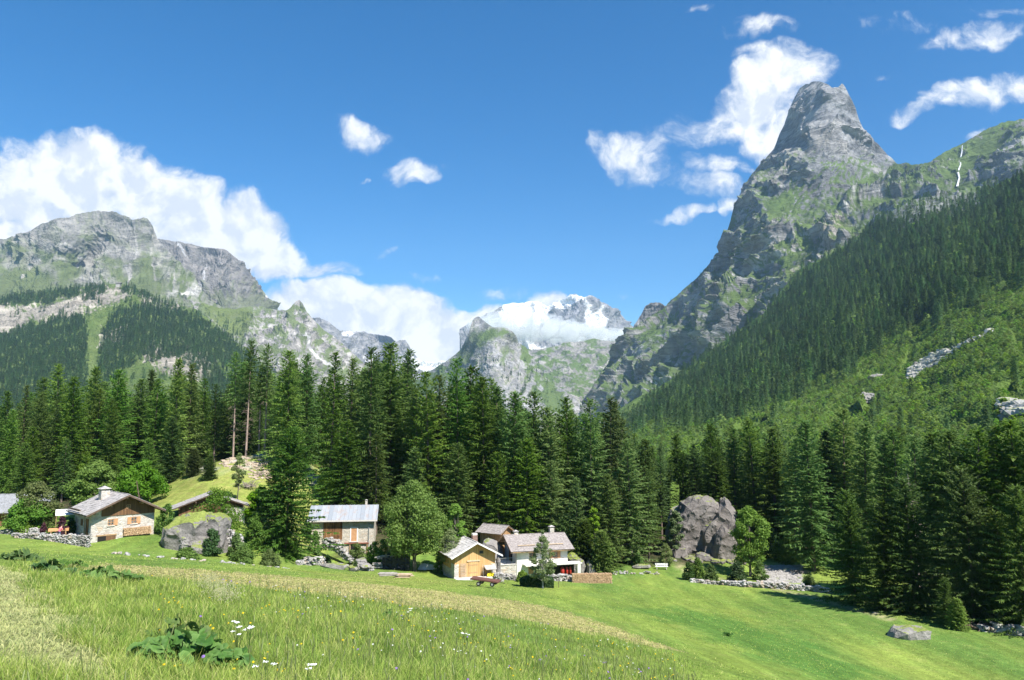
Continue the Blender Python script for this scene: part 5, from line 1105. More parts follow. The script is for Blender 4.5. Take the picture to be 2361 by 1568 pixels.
# ---- little cabin above
q = P(1107, 1256, 127); W, D = 3.9, 3.0
h = thing('wooden_cabin', 'little brown board cabin with grey shingle roof standing above the garage', 'cabin', q, math.radians(-34))
PB().prism([(0, -2), (D, -2), (D, 2.15), (D/2, 2.95), (0, 2.15)], 'x', 0, W).build('wall', M_woodcab, h)
pb = PB(); slates(pb, -.55, W+.55, -.55, 2.02, D/2, 3.12, .25, 41, .03); slates(pb, -.55, W+.55, D+.55, 2.02, D/2, 3.12, .25, 42, .03); pb.build('roof', M_shingle, h)
PB().prism([(-.55, 1.88), (D/2, 2.97), (D+.55, 1.88), (D+.55, 2.0), (D/2, 3.09), (-.55, 2.0)], 'x', -.5, W+.5).build('roof_boarding', M_beam, h)

# ---- white plastered house
q = P(1191, 1322, 118); W, D = 8.0, 6.4
h = thing('plastered_house', 'white plastered house with brown shingle roof, two capped chimneys and a corner terrace', 'house', q, math.radians(17))
PB().prism([(0, -1), (D, -1), (D, 3.55), (D*.5, 5.0), (0, 3.55)], 'x', 0, W).build('wall', M_plaster, h)
pb = PB(); slates(pb, -1.15, W+.75, -.85, 3.28, D/2, 5.12, .27, 51, .035); slates(pb, -1.15, W+.75, D+.85, 3.28, D/2, 5.12, .27, 52, .035); pb.build('roof', M_shingle, h)
PB().prism([(-.85, 3.08), (D/2, 4.93), (D+.85, 3.08), (D+.85, 3.24), (D/2, 5.09), (-.85, 3.24)], 'x', -1.1, W+.7).build('roof_boarding', M_beam, h)
for ys in (0, 1):
    ya = -.9 if not ys else D+.9; PB().prism([(ya, 3.04), (D/2, 4.92), (D/2, 5.2), (ya, 3.32)], 'x', -1.19, -1.12).build('bargeboard', M_beamd if ys == 0 else M_beam, h)
for y in (0.0, 1.6, 3.1, 4.7, 6.2): PB().box(-1.0, .2, y, y+.18, 3.35+1.45*(1-abs(y+.09-D/2)/(D/2))-.2, 3.35+1.45*(1-abs(y+.09-D/2)/(D/2))-.02).build('beam', M_beam, h)
PB().box(.2, 2.9, .10, .22, 3.92, 4.03).build('snow_guard', M_plank, h); PB().box(4.6, 7.4, .10, .22, 3.92, 4.03).build('snow_guard', M_plank, h)
chimney(h, .9, 3.4, 4.6, 5.45, .62, M_stone, True); chimney(h, 6.75, 3.6, 4.5, 5.9, .68, M_stone, True)
window(h, 1.95, 2.9, 1.95, 2.9, 0, (0, 0), M_beam, True, True); window(h, 5.6, 6.4, 1.95, 2.9, 0, (1, 1), M_shut)
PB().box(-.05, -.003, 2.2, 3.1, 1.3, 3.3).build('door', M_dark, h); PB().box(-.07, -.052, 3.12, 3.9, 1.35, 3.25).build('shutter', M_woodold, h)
PB().box(1.8, 2.6, -.05, -.003, -.2, 1.1).build('door', M_shut, h)
PB().box(-2.6, -.01, .1, D-1, -1.2, 1.28).build('terrace_wall', M_stone, h); PB().box(-2.7, -.012, .02, D-.9, 1.285, 1.36).build('terrace_paving', M_conc, h)
p = PB()
for i in range(12): p.box(-2.6+i*.22, -2.585+i*.22, .12, .135, 1.36, 2.25)
p.box(-2.62, -.03, .1, .15, 2.25, 2.29); p.build('railing', M_galv, h)
PB().box(.9, W+1.7, -1.6, -.01, 1.18, 1.34).build('balcony_slab', M_plaster, h); p = PB()
for i in range(20): p.box(5.3+i*.22, 5.315+i*.22, -1.5, -1.485, 1.34, 2.15)
p.box(5.28, 9.6, -1.52, -1.47, 2.15, 2.2); p.build('balcony_railing', M_iron, h)
PB().box(W+1.0, W+1.5, -1.55, -1.1, -1.2, 1.17).build('post', M_plaster, h); PB().box(5.2, W+1.0, -.12, -.02, -1, 1.17).build('recess_shade_panel', M_dark, h)  # solid near-black panel, paints the shade below the balcony
Rh = Matrix.Rotation(math.radians(17), 3, 'Z'); hl = lambda x, y, z: q+Rh@Vector((x, y, z))
for i, (x, s_) in enumerate(((6.9, .30), (7.6, .2), (8.15, .17))):
    t_ = thing('gas_bottle' if i else 'red_barrel', ['big red drum under the balcony of the white house', 'red gas bottle beside the drum under the balcony', 'red gas bottle next to the balcony post'][i], 'gas bottle' if i else 'barrel', hl(x, -.75, -.35), 0)
    p = PB(); p.tube([(0, 0, 0), (0, 0, .05), (0, 0, .9), (0, 0, 1.05)], [s_*.8, s_, s_, s_*.4], 12); p.build('body', M_red, t_, True); PB().tube([(0, 0, 1.05), (0, 0, 1.16)], .07, 8).build('valve', M_iron, t_)

# ================================================================== rocks, walls and small things
def boulder_mat(name, a, b, moss=0.0, mosscol=(.17, .20, .05), sc=.6):
    t = MT(name, .95, .12); n = t.noise(sc, 7, .7); n2 = t.noise(sc*6, 6, .7); v = t.voro(sc*.8, t.mapv((1, 1, 1.6), vec=t.tc.outputs['Object']), 'DISTANCE_TO_EDGE').outputs['Distance']
    c = t.mix(t.rng(n, .36, .64), a, b); c = t.mix(t.rng(n2, .55, .75, 0, .6), c, tuple(min(1, x*1.5) for x in b)); c = t.mix(t.rng(n2, .45, .25, 0, .5), c, tuple(x*.55 for x in a))
    if moss:
        g = t.n.new('ShaderNodeNewGeometry'); s_ = t.n.new('ShaderNodeSeparateXYZ'); t.l.new(g.outputs['Normal'], s_.inputs[0])
        c = t.mix(t.rng(t.math('ADD', s_.outputs[2], t.rng(n, .3, .7, -.35, .35)), 1-moss, 1.08-moss*.8), c, t.mix(t.rng(n2, .4, .6), mosscol, tuple(x*1.5 for x in mosscol)))
    t.color(c); t.bump(t.math('ADD', t.math('MULTIPLY', n2, .8), n), 1.0, .22); return t.m
M_rockg = boulder_mat('grey_boulder', (.17, .155, .145), (.29, .27, .255), .28); M_rockm = boulder_mat('mossy_boulder', (.17, .16, .15), (.27, .25, .235), .52); M_rockl = boulder_mat('pale_boulder', (.22, .205, .195), (.33, .31, .29), .12)
M_rocks = boulder_mat('big_split_rock', (.13, .115, .105), (.225, .205, .19), .1, sc=.35)
def hull_rock(pts, cuts=4, amp=.18, seed=0, feat=1.5):
    b = bmesh.new()
    for p in pts: b.verts.new(p)
    r = bmesh.ops.convex_hull(b, input=b.verts); bmesh.ops.delete(b, geom=[g for g in r['geom_interior'] if isinstance(g, bmesh.types.BMVert)], context='VERTS')
    b.faces.ensure_lookup_table(); 
    for _ in range(cuts): 
        L_ = [e for e in b.edges if e.calc_length() > feat*.16]
        if not L_: break
        bmesh.ops.subdivide_edges(b, edges=L_, cuts=1, use_grid_fill=True); bmesh.ops.triangulate(b, faces=b.faces)
    bmesh.ops.recalc_face_normals(b, faces=b.faces); b.normal_update()
    co = np.array([v.co for v in b.verts]); no = np.array([v.normal for v in b.verts])
    c = co/feat; r_ = ridged(c[:, 0], c[:, 1], c[:, 2]*1.2, 5, .55, seed)-1.0; cr = -np.clip(.06-np.abs(pnoise(c[:, 0]*.9+3, c[:, 1]*.9, c[:, 2]*.6+seed, seed+9)), 0, .06)*6
    co = co+no*(amp*(r_+cr))[:, None]
    for v, p in zip(b.verts, co): v.co = p
    me = bpy.data.meshes.new('rock'); b.to_mesh(me); b.free(); return me
def blob_pts(w, d, h, seed, n=26, sink=.25, flat=.0):
    r = np.random.default_rng(seed); v = r.normal(0, 1, (n, 3)); v /= np.linalg.norm(v, axis=1, keepdims=True); v = np.sign(v)*np.abs(v)**.75
    v[:, 2] = np.clip(v[:, 2], -.6, 1-flat); return v*np.array([w/2, d/2, h/(1+sink)])*.95+np.array([0, 0, h*(1-1/(1+sink))*.0])
def rock(name, label, u0, u1, vt, vb, d, mat, seed, dep=None, cat='boulder', group=None, amp=None, flat=.15):
    p = P((u0+u1)/2, vb, d); w = (u1-u0)/1800*d
    if d < 200 and vb > 1236 and u0 > 1500: p.z = min(p.z, gz(p.x, p.y)+.05)
    hgt = (vb-vt)/1800*d; me = hull_rock(blob_pts(w, dep or w*.8, hgt, seed, flat=flat), 4, amp or hgt*.06, seed, max(.6, w*.5)); me.materials.append(mat)
    o = add_obj(name, me, loc=(p.x, p.y+(dep or w*.8)*.35, p.z+hgt*.02)); me.name = name; tag(o, label, cat, group); return o
def outline_rock(label, poly, d, dep, mat, seed, amp, name='boulder', feat=3.0, fr=.62, cut=5, nose=(0, 0), sink=3.2):
    poly = np.array([(P(u, v, d).x, P(u, v, d).z) for u, v in poly]); c = poly.mean(0); pts = []
    for k, y in ((fr, -dep*.30), (.9, -dep*.12), (1.0, .1*dep), (.95, dep*.4), (.6, dep*.75)):
        for x, z in poly: pts.append((c[0]+(x-c[0])*k+(nose[0] if k == fr else 0), y, c[1]+(z-c[1])*k+(nose[1] if k == fr else 0)))
    zl = poly[:, 1].min()+.28*(poly[:, 1].max()-poly[:, 1].min())
    for x, z in poly:
        if z < zl: pts += [(c[0]+(x-c[0])*.97, -dep*.24, z-sink), (x, dep*.3, z-sink)]
    pts = np.array(pts); o0 = np.array([c[0], 0, poly[:, 1].min()]); me = hull_rock(pts-o0, cut, amp, seed, feat); me.materials.append(mat); me.name = name
    o = add_obj(name, me, loc=(o0[0], d, o0[2])); tag(o, label, 'boulder'); return o
cr4 = lambda L: [(1382.8+x*.2572, 1065.9+y*.2572) for x, y in L]
outline_rock('upper left block of the huge split grey rock beside the young maple', cr4([(620,700),(700,540),(770,430),(742,365),(800,325),(870,298),(960,303),(1030,335),(1068,365),(980,425),(880,520),(828,585),(818,700),(800,800),(680,790)]), 140, 8, M_rocks, 1, .30, fr=.8, nose=(.6, -.6))
outline_rock('right-hand block of the huge split grey rock, separated by a dark diagonal crack', cr4([(1092,375),(1132,320),(1180,365),(1218,430),(1205,560),(1225,700),(1150,790),(1090,840),(1000,800),(900,760),(882,690),(892,620),(985,505),(1062,435)]), 138.5, 8, M_rocks, 2, .30, fr=.72, nose=(-.5, .3))
outline_rock('lower slab leaning at the right foot of the huge split rock', cr4([(1050,640),(1110,570),(1200,620),(1230,700),(1190,800),(1080,850),(1010,820)]), 134.5, 3.5, M_rocks, 3, .2)
outline_rock('pale rock half behind the left side of the huge split rock', cr4([(600,640),(640,420),(720,370),(765,430),(700,560),(660,700)]), 144, 4, M_rockl, 4, .3)
rock('boulder', 'low stone slab under the left block of the huge split rock', 1543, 1604, 1236, 1266, 135, M_rocks, 5); rock('boulder', 'flat stone at the foot of the crack of the huge split rock', 1600, 1640, 1248, 1270, 134, M_rocks, 6); rock('boulder', 'whitish stone left of the huge split rock foot', 1538, 1566, 1245, 1256, 133, M_rockl, 7)
cr3 = lambda L: [((640+x/3.015)/1.7356, (1740+y/3.015)/1.7356) for x, y in L]
outline_rock('large grey boulder with grass growing over its top, right of the stone chalet', cr3([(10,1240),(40,1120),(180,1010),(330,955),(480,930),(560,960),(600,1080),(600,1220),(500,1330),(330,1400),(130,1345),(60,1300)]), 101, 6, M_rockm, 11, .28, fr=.6)
outline_rock('rounded striped grey rock joined to the grassy boulder on its right', cr3([(560,960),(620,935),(710,945),(780,1000),(806,1080),(785,1180),(720,1245),(640,1240),(580,1150)]), 102, 4, M_rockm, 12, .22, fr=.55)
for i, (x0, y0, x1, y1, m, lb) in enumerate([(230,1210,340,1350,M_rockl,'pale knobbly stone stuck in the face under the grassy boulder'),(330,1300,530,1400,M_rockg,'grey stone at the lower edge of the grassy boulder'),(330,1370,410,1440,M_rockg,'squat grey stone below the grassy boulder'),(410,1390,480,1455,M_rockl,'small pale stone beside the squat one below the grassy boulder')]):
    a = cr3([(x0, y0), (x1, y1)]); rock('boulder', lb, a[0][0], a[1][0], a[0][1], a[1][1], 98.5, m, 20+i)
cr5 = lambda L: [(979.5+x*.19034, 1198.4+y*.19034) for x, y in L]
outline_rock('mossy dark boulder against the right end of the white house', cr5([(1700,640),(1700,430),(1760,400),(1850,430),(1930,480),(1950,560),(1930,650)]), 123, 5, M_rockm, 31, .25)
outline_rock('smaller dark boulder at the right of the mossy one, above the firewood stack', cr5([(1950,530),(1990,500),(2060,540),(2095,620),(2090,660),(1950,660)]), 122, 3, M_rockg, 32, .18)
outline_rock('pale grey rock rising between the garage roof and the little cabin', cr5([(680,300),(700,245),(760,235),(860,275),(915,340),(960,420),(900,470),(760,440)]), 122, 4, M_rockl, 33, .22)
outline_rock('dark rock wedged between the garage and the terrace of the white house', cr5([(862,640),(860,480),(890,455),(915,490),(918,600),(900,640)]), 115.6, 2, M_rockg, 34, .15)
rock('boulder', 'lone grey boulder lying in the lower meadow', 2060, 2160, 1434, 1476, 79, M_rockl, 41, 3.4, flat=.35); rock('boulder', 'tiny flat stone in the grass above the lone meadow boulder', 2012, 2030, 1410, 1417, 92, M_rockl, 42)
rock('boulder', 'long low pale outcrop in the grass in front of the metal roofed barn', 733, 800, 1293, 1310, 107.5, M_rockl, 43, 2.2, flat=.3); rock('boulder', 'flat dark outcrop at the right end of the long pale one', 800, 826, 1300, 1313, 107, M_rockg, 44, 1.5)
for i, (u0, u1, vt, vb, d, lb) in enumerate([(817,848,1283,1297,110,'weathered block left of the covered lumber stack'),(827,856,1297,1306,108.5,'broad flat stone before the covered lumber stack'),(1456,1502,1298,1308,127,'flat grey stone in the grass left of the white bench'),(1438,1450,1313,1320,123,'small grey stone right of the firewood stack'),(1149,1163,1332,1342,109,'bright white stones heaped beside the garage threshold'),(1224,1240,1320,1330,110.5,'white rounded block behind the clipped hedge')]): rock('boulder', lb, u0, u1, vt, vb, d, M_rockl if i not in (2, 3) else M_rockg, 50+i, dep=1.2)
def flank_rock(label, u0, u1, vt, vb, seed, dep):
    p, _ = rpos('hill_flank', np.array([(u0+u1)/2.]), np.array([float(vb)])); d = p[0][1]; return rock('boulder', label, u0, u1, vt, vb, d-2, M_rockl, seed, dep, amp=1.2)
flank_rock('big tilted pale block standing in the scrub of the slope', 1986, 2022, 896, 920, 61, 9); flank_rock('flat grey ledge block above the tilted one on the slope', 2002, 2046, 858, 872, 62, 9); flank_rock('small grey block low on the slope near the right border', 2260, 2275, 990, 1002, 63, 3)
flank_rock('pale rock beside the foot of the stony gully', 2105, 2120, 832, 840, 64, 4); flank_rock('white rock patch low on the slope right border', 2318, 2360, 935, 962, 65, 8)
# dry stone walls
_ico = bmesh.new(); bmesh.ops.create_icosphere(_ico, subdivisions=1, radius=1); ICOV = np.array([v.co for v in _ico.verts]); ICOF = np.array([[v.index for v in f.verts] for f in _ico.faces]); _ico.free()
def stones(acc, pts, size, seed, sq=(1.35, 1, .55)):
    r = np.random.default_rng(seed)
    for p in pts:
        s = size*r.uniform(.6, 1.35); V = np.sign(ICOV)*np.abs(ICOV)**.7*np.array(sq)*s*r.uniform(.8, 1.2, 3)+r.normal(0, .06*s, ICOV.shape); a = r.uniform(0, 6.28); ca, sa = math.cos(a*.15 if sq[0] > 1.5 else a), math.sin(a*.15 if sq[0] > 1.5 else a)
        V = np.c_[V[:, 0]*ca-V[:, 1]*sa, V[:, 0]*sa+V[:, 1]*ca, V[:, 2]]; acc.add(V+p, ICOF)
def dry_wall(label, uvd, hts, thick=.6, size=.24, seed=0, cat='dry stone wall', name='dry_stone_wall', ground=True, keep=.93, jit=.06):
    pts = np.array([tuple(P(u, v, d)) for u, v, d in uvd]); seg = np.linalg.norm(np.diff(pts[:, :2], axis=0), axis=1); cum = np.r_[0, np.cumsum(seg)]; acc = Acc(); P_ = []; r = np.random.default_rng(seed); s = 0
    while s < cum[-1]:
        x, y, z = [np.interp(s, cum, pts[:, k]) for k in range(3)]; hh = np.interp(s, cum, hts)*r.uniform(.8, 1.1)
        if ground: z = gz(x, y)
        k = z-.1
        while k < z+hh:
            for o_ in ((-.5, .5) if thick > .4 else (0,)): 
                if r.random() < keep: P_.append((x+r.normal(0, jit), y+o_*thick*.7+r.normal(0, jit), k+size*.3))
            k += size*.85
        s += size*1.7
    stones(acc, P_, size, seed); me = acc.mesh(name, [M_drystone]); o0 = pts[0]
    me.transform(Matrix.Translation(-Vector(o0))); o = add_obj(name, me, loc=tuple(o0)); tag(o, label, cat); return o
dry_wall('long dry stone retaining wall below the terrace of the stone chalet', [(30,1236,100),(90,1243,99),(150,1252,98.5),(205,1261,98)], [.35,.7,1.0,1.45], .5, .13, 1, ground=False)
dry_wall('short thick dry stone wall edging the garden left of the stone chalet', [(4,1234,104.5),(50,1238,104),(92,1236,103.5)], [.7,1.0,.9], .6, .16, 2, ground=False)
dry_wall('broken row of white stones in the grass below the stone chalet', [(270,1268,92),(300,1270,91.5),(345,1273,91)], [.3,.1,.25], .3, .22, 3, keep=.5, jit=.25); dry_wall('scattered pale stones below the grassy boulder', [(365,1276,91),(400,1279,90.5),(440,1284,90),(482,1290,89)], [.2,.05,.15,.2], .3, .2, 4, keep=.45, jit=.3)
dry_wall('low half overgrown stone row under the big free-standing spruce', [(500,1291,92),(560,1296,92),(620,1298,94),(665,1300,96)], [.1,.12,.1,.12], .3, .16, 5, keep=.4, jit=.25)
dry_wall('grey dry stone wall at the right foot of the striped rock', [(512,1250,104),(535,1256,103.5),(556,1262,103)], [2.2,1.9,1.2], .7, .24, 6, ground=False)
dry_wall('tumbled stone bank left of the barn ramp', [(688,1312,106),(710,1305,108),(735,1296,110),(745,1286,112)], [.5,.9,1.0,.8], .9, .28, 7)
dry_wall('stepped stone wall running diagonally down from the barn door', [(748,1262,120.5),(775,1270,119),(795,1285,117),(812,1297,115)], [1.4,1.6,1.0,.5], .8, .27, 8, ground=False)
dry_wall('line of small pale stones at the bottom of the barn ramp', [(772,1297,112),(790,1297,112),(815,1293,113),(835,1291,114)], [.3,.3,.25,.3], .3, .2, 9, keep=.6, jit=.2)
dry_wall('heap of broken grey stones between the long outcrop and the lumber', [(812,1305,109),(835,1305,109.5),(858,1300,110.5)], [.5,.9,.6], .9, .28, 10)
dry_wall('low grey wall between the garage and the clipped hedge', [(1143,1333,112),(1165,1334,112),(1190,1334,111.5)], [.9,.8,.6], .5, .19, 11)
dry_wall('white rubble wall under the balcony of the white house', [(1262,1335,113),(1290,1334,113.5),(1318,1333,114.5)], [.8,.9,.8], .6, .22, 12)
dry_wall('low stone row right of the firewood stack', [(1412,1322,121),(1450,1320,122),(1490,1319,123),(1520,1318,123)], [.3,.2,.3,.2], .4, .2, 13, keep=.5, jit=.25)
dry_wall('dry stone wall bordering the meadow below the young maple', [(1594,1329,117),(1660,1334,115.5),(1717,1343,113),(1794,1350,111.5),(1876,1358,109.5),(1920,1364,107)], [.4,.5,.7,.75,.7,.6], .6, .24, 14)
dry_wall('pale dry stone wall at the right border below the wood', [(2262,1444,84.5),(2300,1450,84),(2330,1455,83.5),(2380,1463,83)], [.5,.8,.9,.9], .7, .26, 15)
# rubble heap below the maple and stones under the pale trunks of the knoll
acc = Acc(); hp = np.array([tuple(G(random.uniform(1756,1848), random.uniform(1304,1344), 120)) for _ in range(900)]); stones(acc, hp, .22, 71); me = acc.mesh('rubble', [boulder_mat('white_rubble', (.27, .25, .235), (.42, .40, .375))]); tag(add_obj('rubble', me), 'fan of whitish rubble between the young maple and the wood', kind='stuff')
acc = Acc(); kp = []
for _ in range(170):
    u, v = random.uniform(500, 625), random.uniform(1052, 1105)
    if poly_sd(np.array([float(u)]), np.array([float(v)]), [(500,1062),(560,1052),(620,1060),(622,1100),(590,1120),(565,1085),(520,1078)])[0] > 0: kp.append(tuple(G(u, v, 146)))
stones(acc, kp, .38, 72); me = acc.mesh('rubble', [boulder_mat('warm_rubble', (.34, .27, .20), (.52, .43, .33))]); tag(add_obj('rubble', me), 'warm coloured rocks strewn below the bare-stemmed spruces on the knoll', kind='stuff')
# firewood stack
log_pile('firewood_stack', 'long neat firewood stack on pallets at the meadow edge', P(1318.5, 1346, 112.5), math.radians(3), 5.75, 1.38, .9, 5, .075)
p = PB().box(0, 5.75, .05, .85, -.3, -.02); o = p.build('pallet', M_plankg); o.location = P(1318.5, 1346, 112.5); o.rotation_euler = (0, 0, math.radians(3)); tag(o, 'grey pallet base under the long firewood stack', 'pallet')
# bench
bq = G(1510.5, 1313); b = thing('white_bench', 'white painted wooden bench facing the meadow below the split rock', 'bench', (bq.x, bq.y, gz(bq.x, bq.y)), math.radians(-6))
PB().box(0, 2.0, 0, .42, .42, .47).build('seat', M_white, b); PB().box(0, 2.0, .44, .48, .58, .70).box(0, 2.0, .45, .49, .76, .88).build('backrest', M_white, b)
for x in (.2, 1.7): PB().box(x, x+.1, .05, .4, 0, .42).box(x, x+.1, .40, .44, 0, .88).build('leg', M_conc, b)
# flat farm trailer
tq = G(1083, 1351); tx = thing('farm_trailer', 'flat rusty two-wheeled farm trailer parked on the grass before the garage', 'trailer', (tq.x, tq.y, gz(tq.x, tq.y)+.02), math.radians(-14))
PB().box(0, 3.3, 0, 1.5, .55, .68, (0, math.radians(5), 0)).build('bed', M_rust, tx); PB().box(.1, 3.2, -.03, -.002, .60, .74, (0, math.radians(5), 0)).build('side_rail', M_rust, tx); PB().tube([(3.2, .75, .45), (3.9, .75, .30)], .035).build('drawbar', M_iron, tx)
for x, y in ((1.0, .08), (2.6, .08), (1.0, 1.42), (2.6, 1.42)):
    ww = PB().prism([(x+.26*math.cos(k*.4488), .26+.26*math.sin(k*.4488)) for k in range(14)], 'y', y-.08, y+.08).build('wheel', M_iron, tx); PB().prism([(x+.12*math.cos(k*.628), .26+.12*math.sin(k*.628)) for k in range(10)], 'y', y-.1, y+.1).build('rim', M_galv, ww)
# lumber
lq = G(866, 1311); lb_ = thing('lumber_stack', 'long stack of planks under black sheeting beside the round maple', 'lumber stack', (lq.x, lq.y, lq.z), math.radians(3))
p = PB(); me_ = hull_rock([(a, b_, c_) for a in (0.9, 4.75) for b_ in (0, 1.6) for c_ in (-.2, 1.55)]+[(1.3, .8, 1.9), (4.3, .8, 1.85)], 4, .10, 8, .8); me_.materials.append(M_tarpk); add_obj('cover', me_, lb_)
p = PB()
for i in range(16): a = random.uniform(-.3, 1.0); p.box(a, a+random.uniform(1.6, 3.0), .1+.2*(i % 5), .28+.2*(i % 5), 1.3+.09*(i//3), 1.36+.09*(i//3), (0, random.uniform(-.04, .04), random.uniform(-.06, .06)))
for i in range(10): p.box(-.5, .95, -.1+.16*(i % 6), .04+.16*(i % 6), .1+.14*(i//2), .2+.14*(i//2))
p.build('planks', M_plankg, lb_)
for j, (u, v, lbl, m, hh) in enumerate([(890,1326,'low pile of dark and pale planks in the grass before the maple',M_plankg,.35),(925,1330,'pale pallet with yellowish boards beside the low plank pile',M_plank,.5)]):
    a = G(u-14, v+3); th_ = PB()
    for i in range(12): th_.box(random.uniform(-.3, .2), random.uniform(1.5, 2.3), .2*(i % 4), .2*(i % 4)+.15, .05+hh*(i//4)/3, .05+hh*(i//4)/3+.07, (0, 0, random.uniform(-.1, .1)))
    o = th_.build('plank_pile', m); o.location = (a.x, a.y, gz(a.x, a.y)); tag(o, lbl, 'planks')
tw = P(962, 1303, 118); me_ = hull_rock([(0, 0, 0), (4.0, .2, 0), (4.0, 1.6, 0), (0, 1.5, 0), (.5, .7, .9), (1.6, .6, .75), (3.6, .8, .35), (2.6, .7, .5)], 4, .10, 9, .6); me_.materials.append(M_tarpw); o = add_obj('tarpaulin_heap', me_, loc=(tw.x, tw.y, gz(tw.x, tw.y)-.05)); tag(o, 'white tarpaulin thrown over a heap left of the garage', 'tarpaulin')
# garden of the chalet
cq = P(150, 1234, 103.5); cn = thing('garden_canopy', 'pale blue-white garden awning on posts left of the stone chalet', 'awning', (cq.x-1.4, cq.y, gz(cq.x, cq.y)), math.radians(30))
PB().prism([(0, 2.45), (2.2, 3.0), (2.2, 3.04), (0, 2.49)], 'x', 0, 3.2).build('cloth', M_white, cn)
for x in (.1, 3.1):
    for y, z in ((.1, 2.45), (2.1, 2.95)): PB().box(x-.03, x+.03, y-.03, y+.03, -.5, z).build('post', M_beam, cn)
pq = P(110, 1236, 101.8); tb = thing('trough_table', 'orange wooden trough on trestle legs in the chalet garden', 'table', (pq.x, pq.y, gz(pq.x, pq.y)), math.radians(24))
PB().box(0, 2.3, 0, .7, .72, 1.05).build('trough', plain_mat('orange_wood', (.55, .28, .12), (.68, .38, .18)), tb)
for x in (.25, 1.9): PB().box(x, x+.14, .05, .65, 0, .72).build('leg', M_beam, tb)
pl_ = PB().tube([(0, 0, -.5), (-.9, .2, 3.4)], [.09, .06], 6).build('wooden_pole', M_beamd); pq2 = P(325, 1165, 112); pl_.location = pq2; tag(pl_, 'dark leaning pole rising behind the roof of the stone chalet', 'pole')
ps_ = PB().box(-.03, .03, -.03, .03, 0, 1.0).build('fence_post', M_beamd); pq3 = G(1287.5, 1355); ps_.location = (pq3.x, pq3.y, gz(pq3.x, pq3.y)-.05); tag(ps_, 'single thin dark post in the grass between hedge and firewood stack', 'post')
# root plate and dead branches
def branches(name, label, cat, loc, n, L, mat, seed, spread=1.0, up=.4):
    r = np.random.default_rng(seed); pb = PB()
    for _ in range(n):
        a = r.uniform(0, 6.28); l = L*r.uniform(.4, 1); p0 = np.array([r.normal(0, .25)*spread, r.normal(0, .2)*spread, r.uniform(0, .3)]); d = np.array([math.cos(a), math.sin(a)*.6, up*r.uniform(-.2, 1.4)])
        pb.tube([p0, p0+d*l*.5+(0, 0, .1*l), p0+d*l+(0, 0, -.15*l)], [.05, .035, .01], 4)
    o = pb.build(name, mat); o.location = loc; tag(o, label, cat); return o
M_dead = plain_mat('dead_wood', (.20, .165, .14), (.34, .29, .25))
rq = G(572, 1128, 120); branches('dead_roots', 'grey root plate of a fallen tree on the right side of the knoll', 'roots', rq+Vector((0, 0, .2)), 60, 2.6, M_dead, 81, 2, .7)
rq = G(600, 1098, 130); branches('dead_roots', 'pale tree stump with spread roots below the bare-stemmed spruces', 'roots', rq, 30, 1.7, M_dead, 82, 1, .6)
rq = G(2252, 1450, 84); branches('brushwood', 'brown heap of dead brushwood at the start of the far stone wall', 'brushwood', rq, 60, 1.6, plain_mat('brown_twigs', (.22, .14, .10), (.34, .24, .18)), 83, 2, .3)
rq = G(1842, 1322, 118); branches('brushwood', 'dark tangle of fallen branches on the rubble fan', 'brushwood', rq, 40, 1.8, M_dead, 84, 2, .2)
# dead spruce
tr = Acc(); V, F = tube_np([(0, 0, -.5), (.1, 0, 8), (-.2, 0, 16)], [.14, .09, .02], 7); tr.add(V, F); r_ = np.random.default_rng(91)
for i in range(90):
    z = r_.uniform(2.5, 15.5); a = r_.uniform(0, 6.28); l = r_.uniform(.8, 2.8)*(1-z/22); V, F = tube_np([(0, 0, z), (math.cos(a)*l*.5, math.sin(a)*l*.5, z-.05*l), (math.cos(a)*l, math.sin(a)*l, z-.3*l)], [.035, .02, .008], 3); tr.add(V, F)
sq_ = P(2122, 1395, 97); me = tr.mesh('dead_spruce', [M_dead]); o = add_obj('dead_spruce', me, loc=(sq_.x, sq_.y, gz(sq_.x, sq_.y))); o.rotation_euler = (0, math.radians(-2), 0); tag(o, 'bare dead spruce with pale twigs standing in the gap of the right wood', 'dead tree')

# ---- broad-leaved trees
def btree(label, u, vtop, vb, d, wp, mat, seed, barkm=None, leaf=.32, n=9000, base=.16, cat='maple', name='maple_tree', ncl=34, tr_=.2, shape=1.0, multi=1, z=None, cr=1.0, hit=False):
    if hit: gg = G(u, vb); d = gg.y if abs(gg.y-d) < 22 else d
    q = P(u, vb, d); q.z = gz(q.x, q.y) if z is None else z; H = P(u, vtop, d).z-q.z; R = wp/1800*d/2
    c, t_ = clump_tree(seed, H, R, base*H, mat, leaf, n, ncl, tr_, shape, multi=multi, cr=cr); tm = t_.mesh('trunk', [barkm or M_barkd], True); return plant_tree(name, label, cat, c, tm, q, 1, random.uniform(0, 6))
btree('big round green maple between the covered lumber and the garage', 955, 1110, 1317, 110, 166, M_leafd, 401, hit=True, n=24000, leaf=.28, ncl=90, cr=.85, tr_=.28, base=.15)
btree('small leafy tree touching the right side of the round maple', 1052, 1150, 1300, 119, 60, M_leafd, 402, n=5000)
btree('bright young maple in front of the huge split rock', 1729, 1163, 1312, 125, 100, M_leafy, 403, n=11000, leaf=.30, ncl=64, cr=.8, base=.14)
btree('light green maple above the left end of the barn roof', 768, 1076, 1250, 137, 92, M_leafy, 404, n=12000, leaf=.34, ncl=36)
btree('green maple behind the chimney end of the barn roof', 880, 1128, 1270, 137, 80, M_leafd, 405, n=9000)
btree('leafy tree left of the big free-standing spruce', 600, 1120, 1240, 116, 70, M_leafy, 406, n=9000)
btree('large maple behind the stone chalet, left one of a pair', 215, 1062, 1195, 122, 115, M_leafd, 407, n=13000, leaf=.34)
btree('large maple behind the stone chalet, right one of a pair', 320, 1068, 1195, 124, 120, M_leafd, 408, n=13000, leaf=.34)
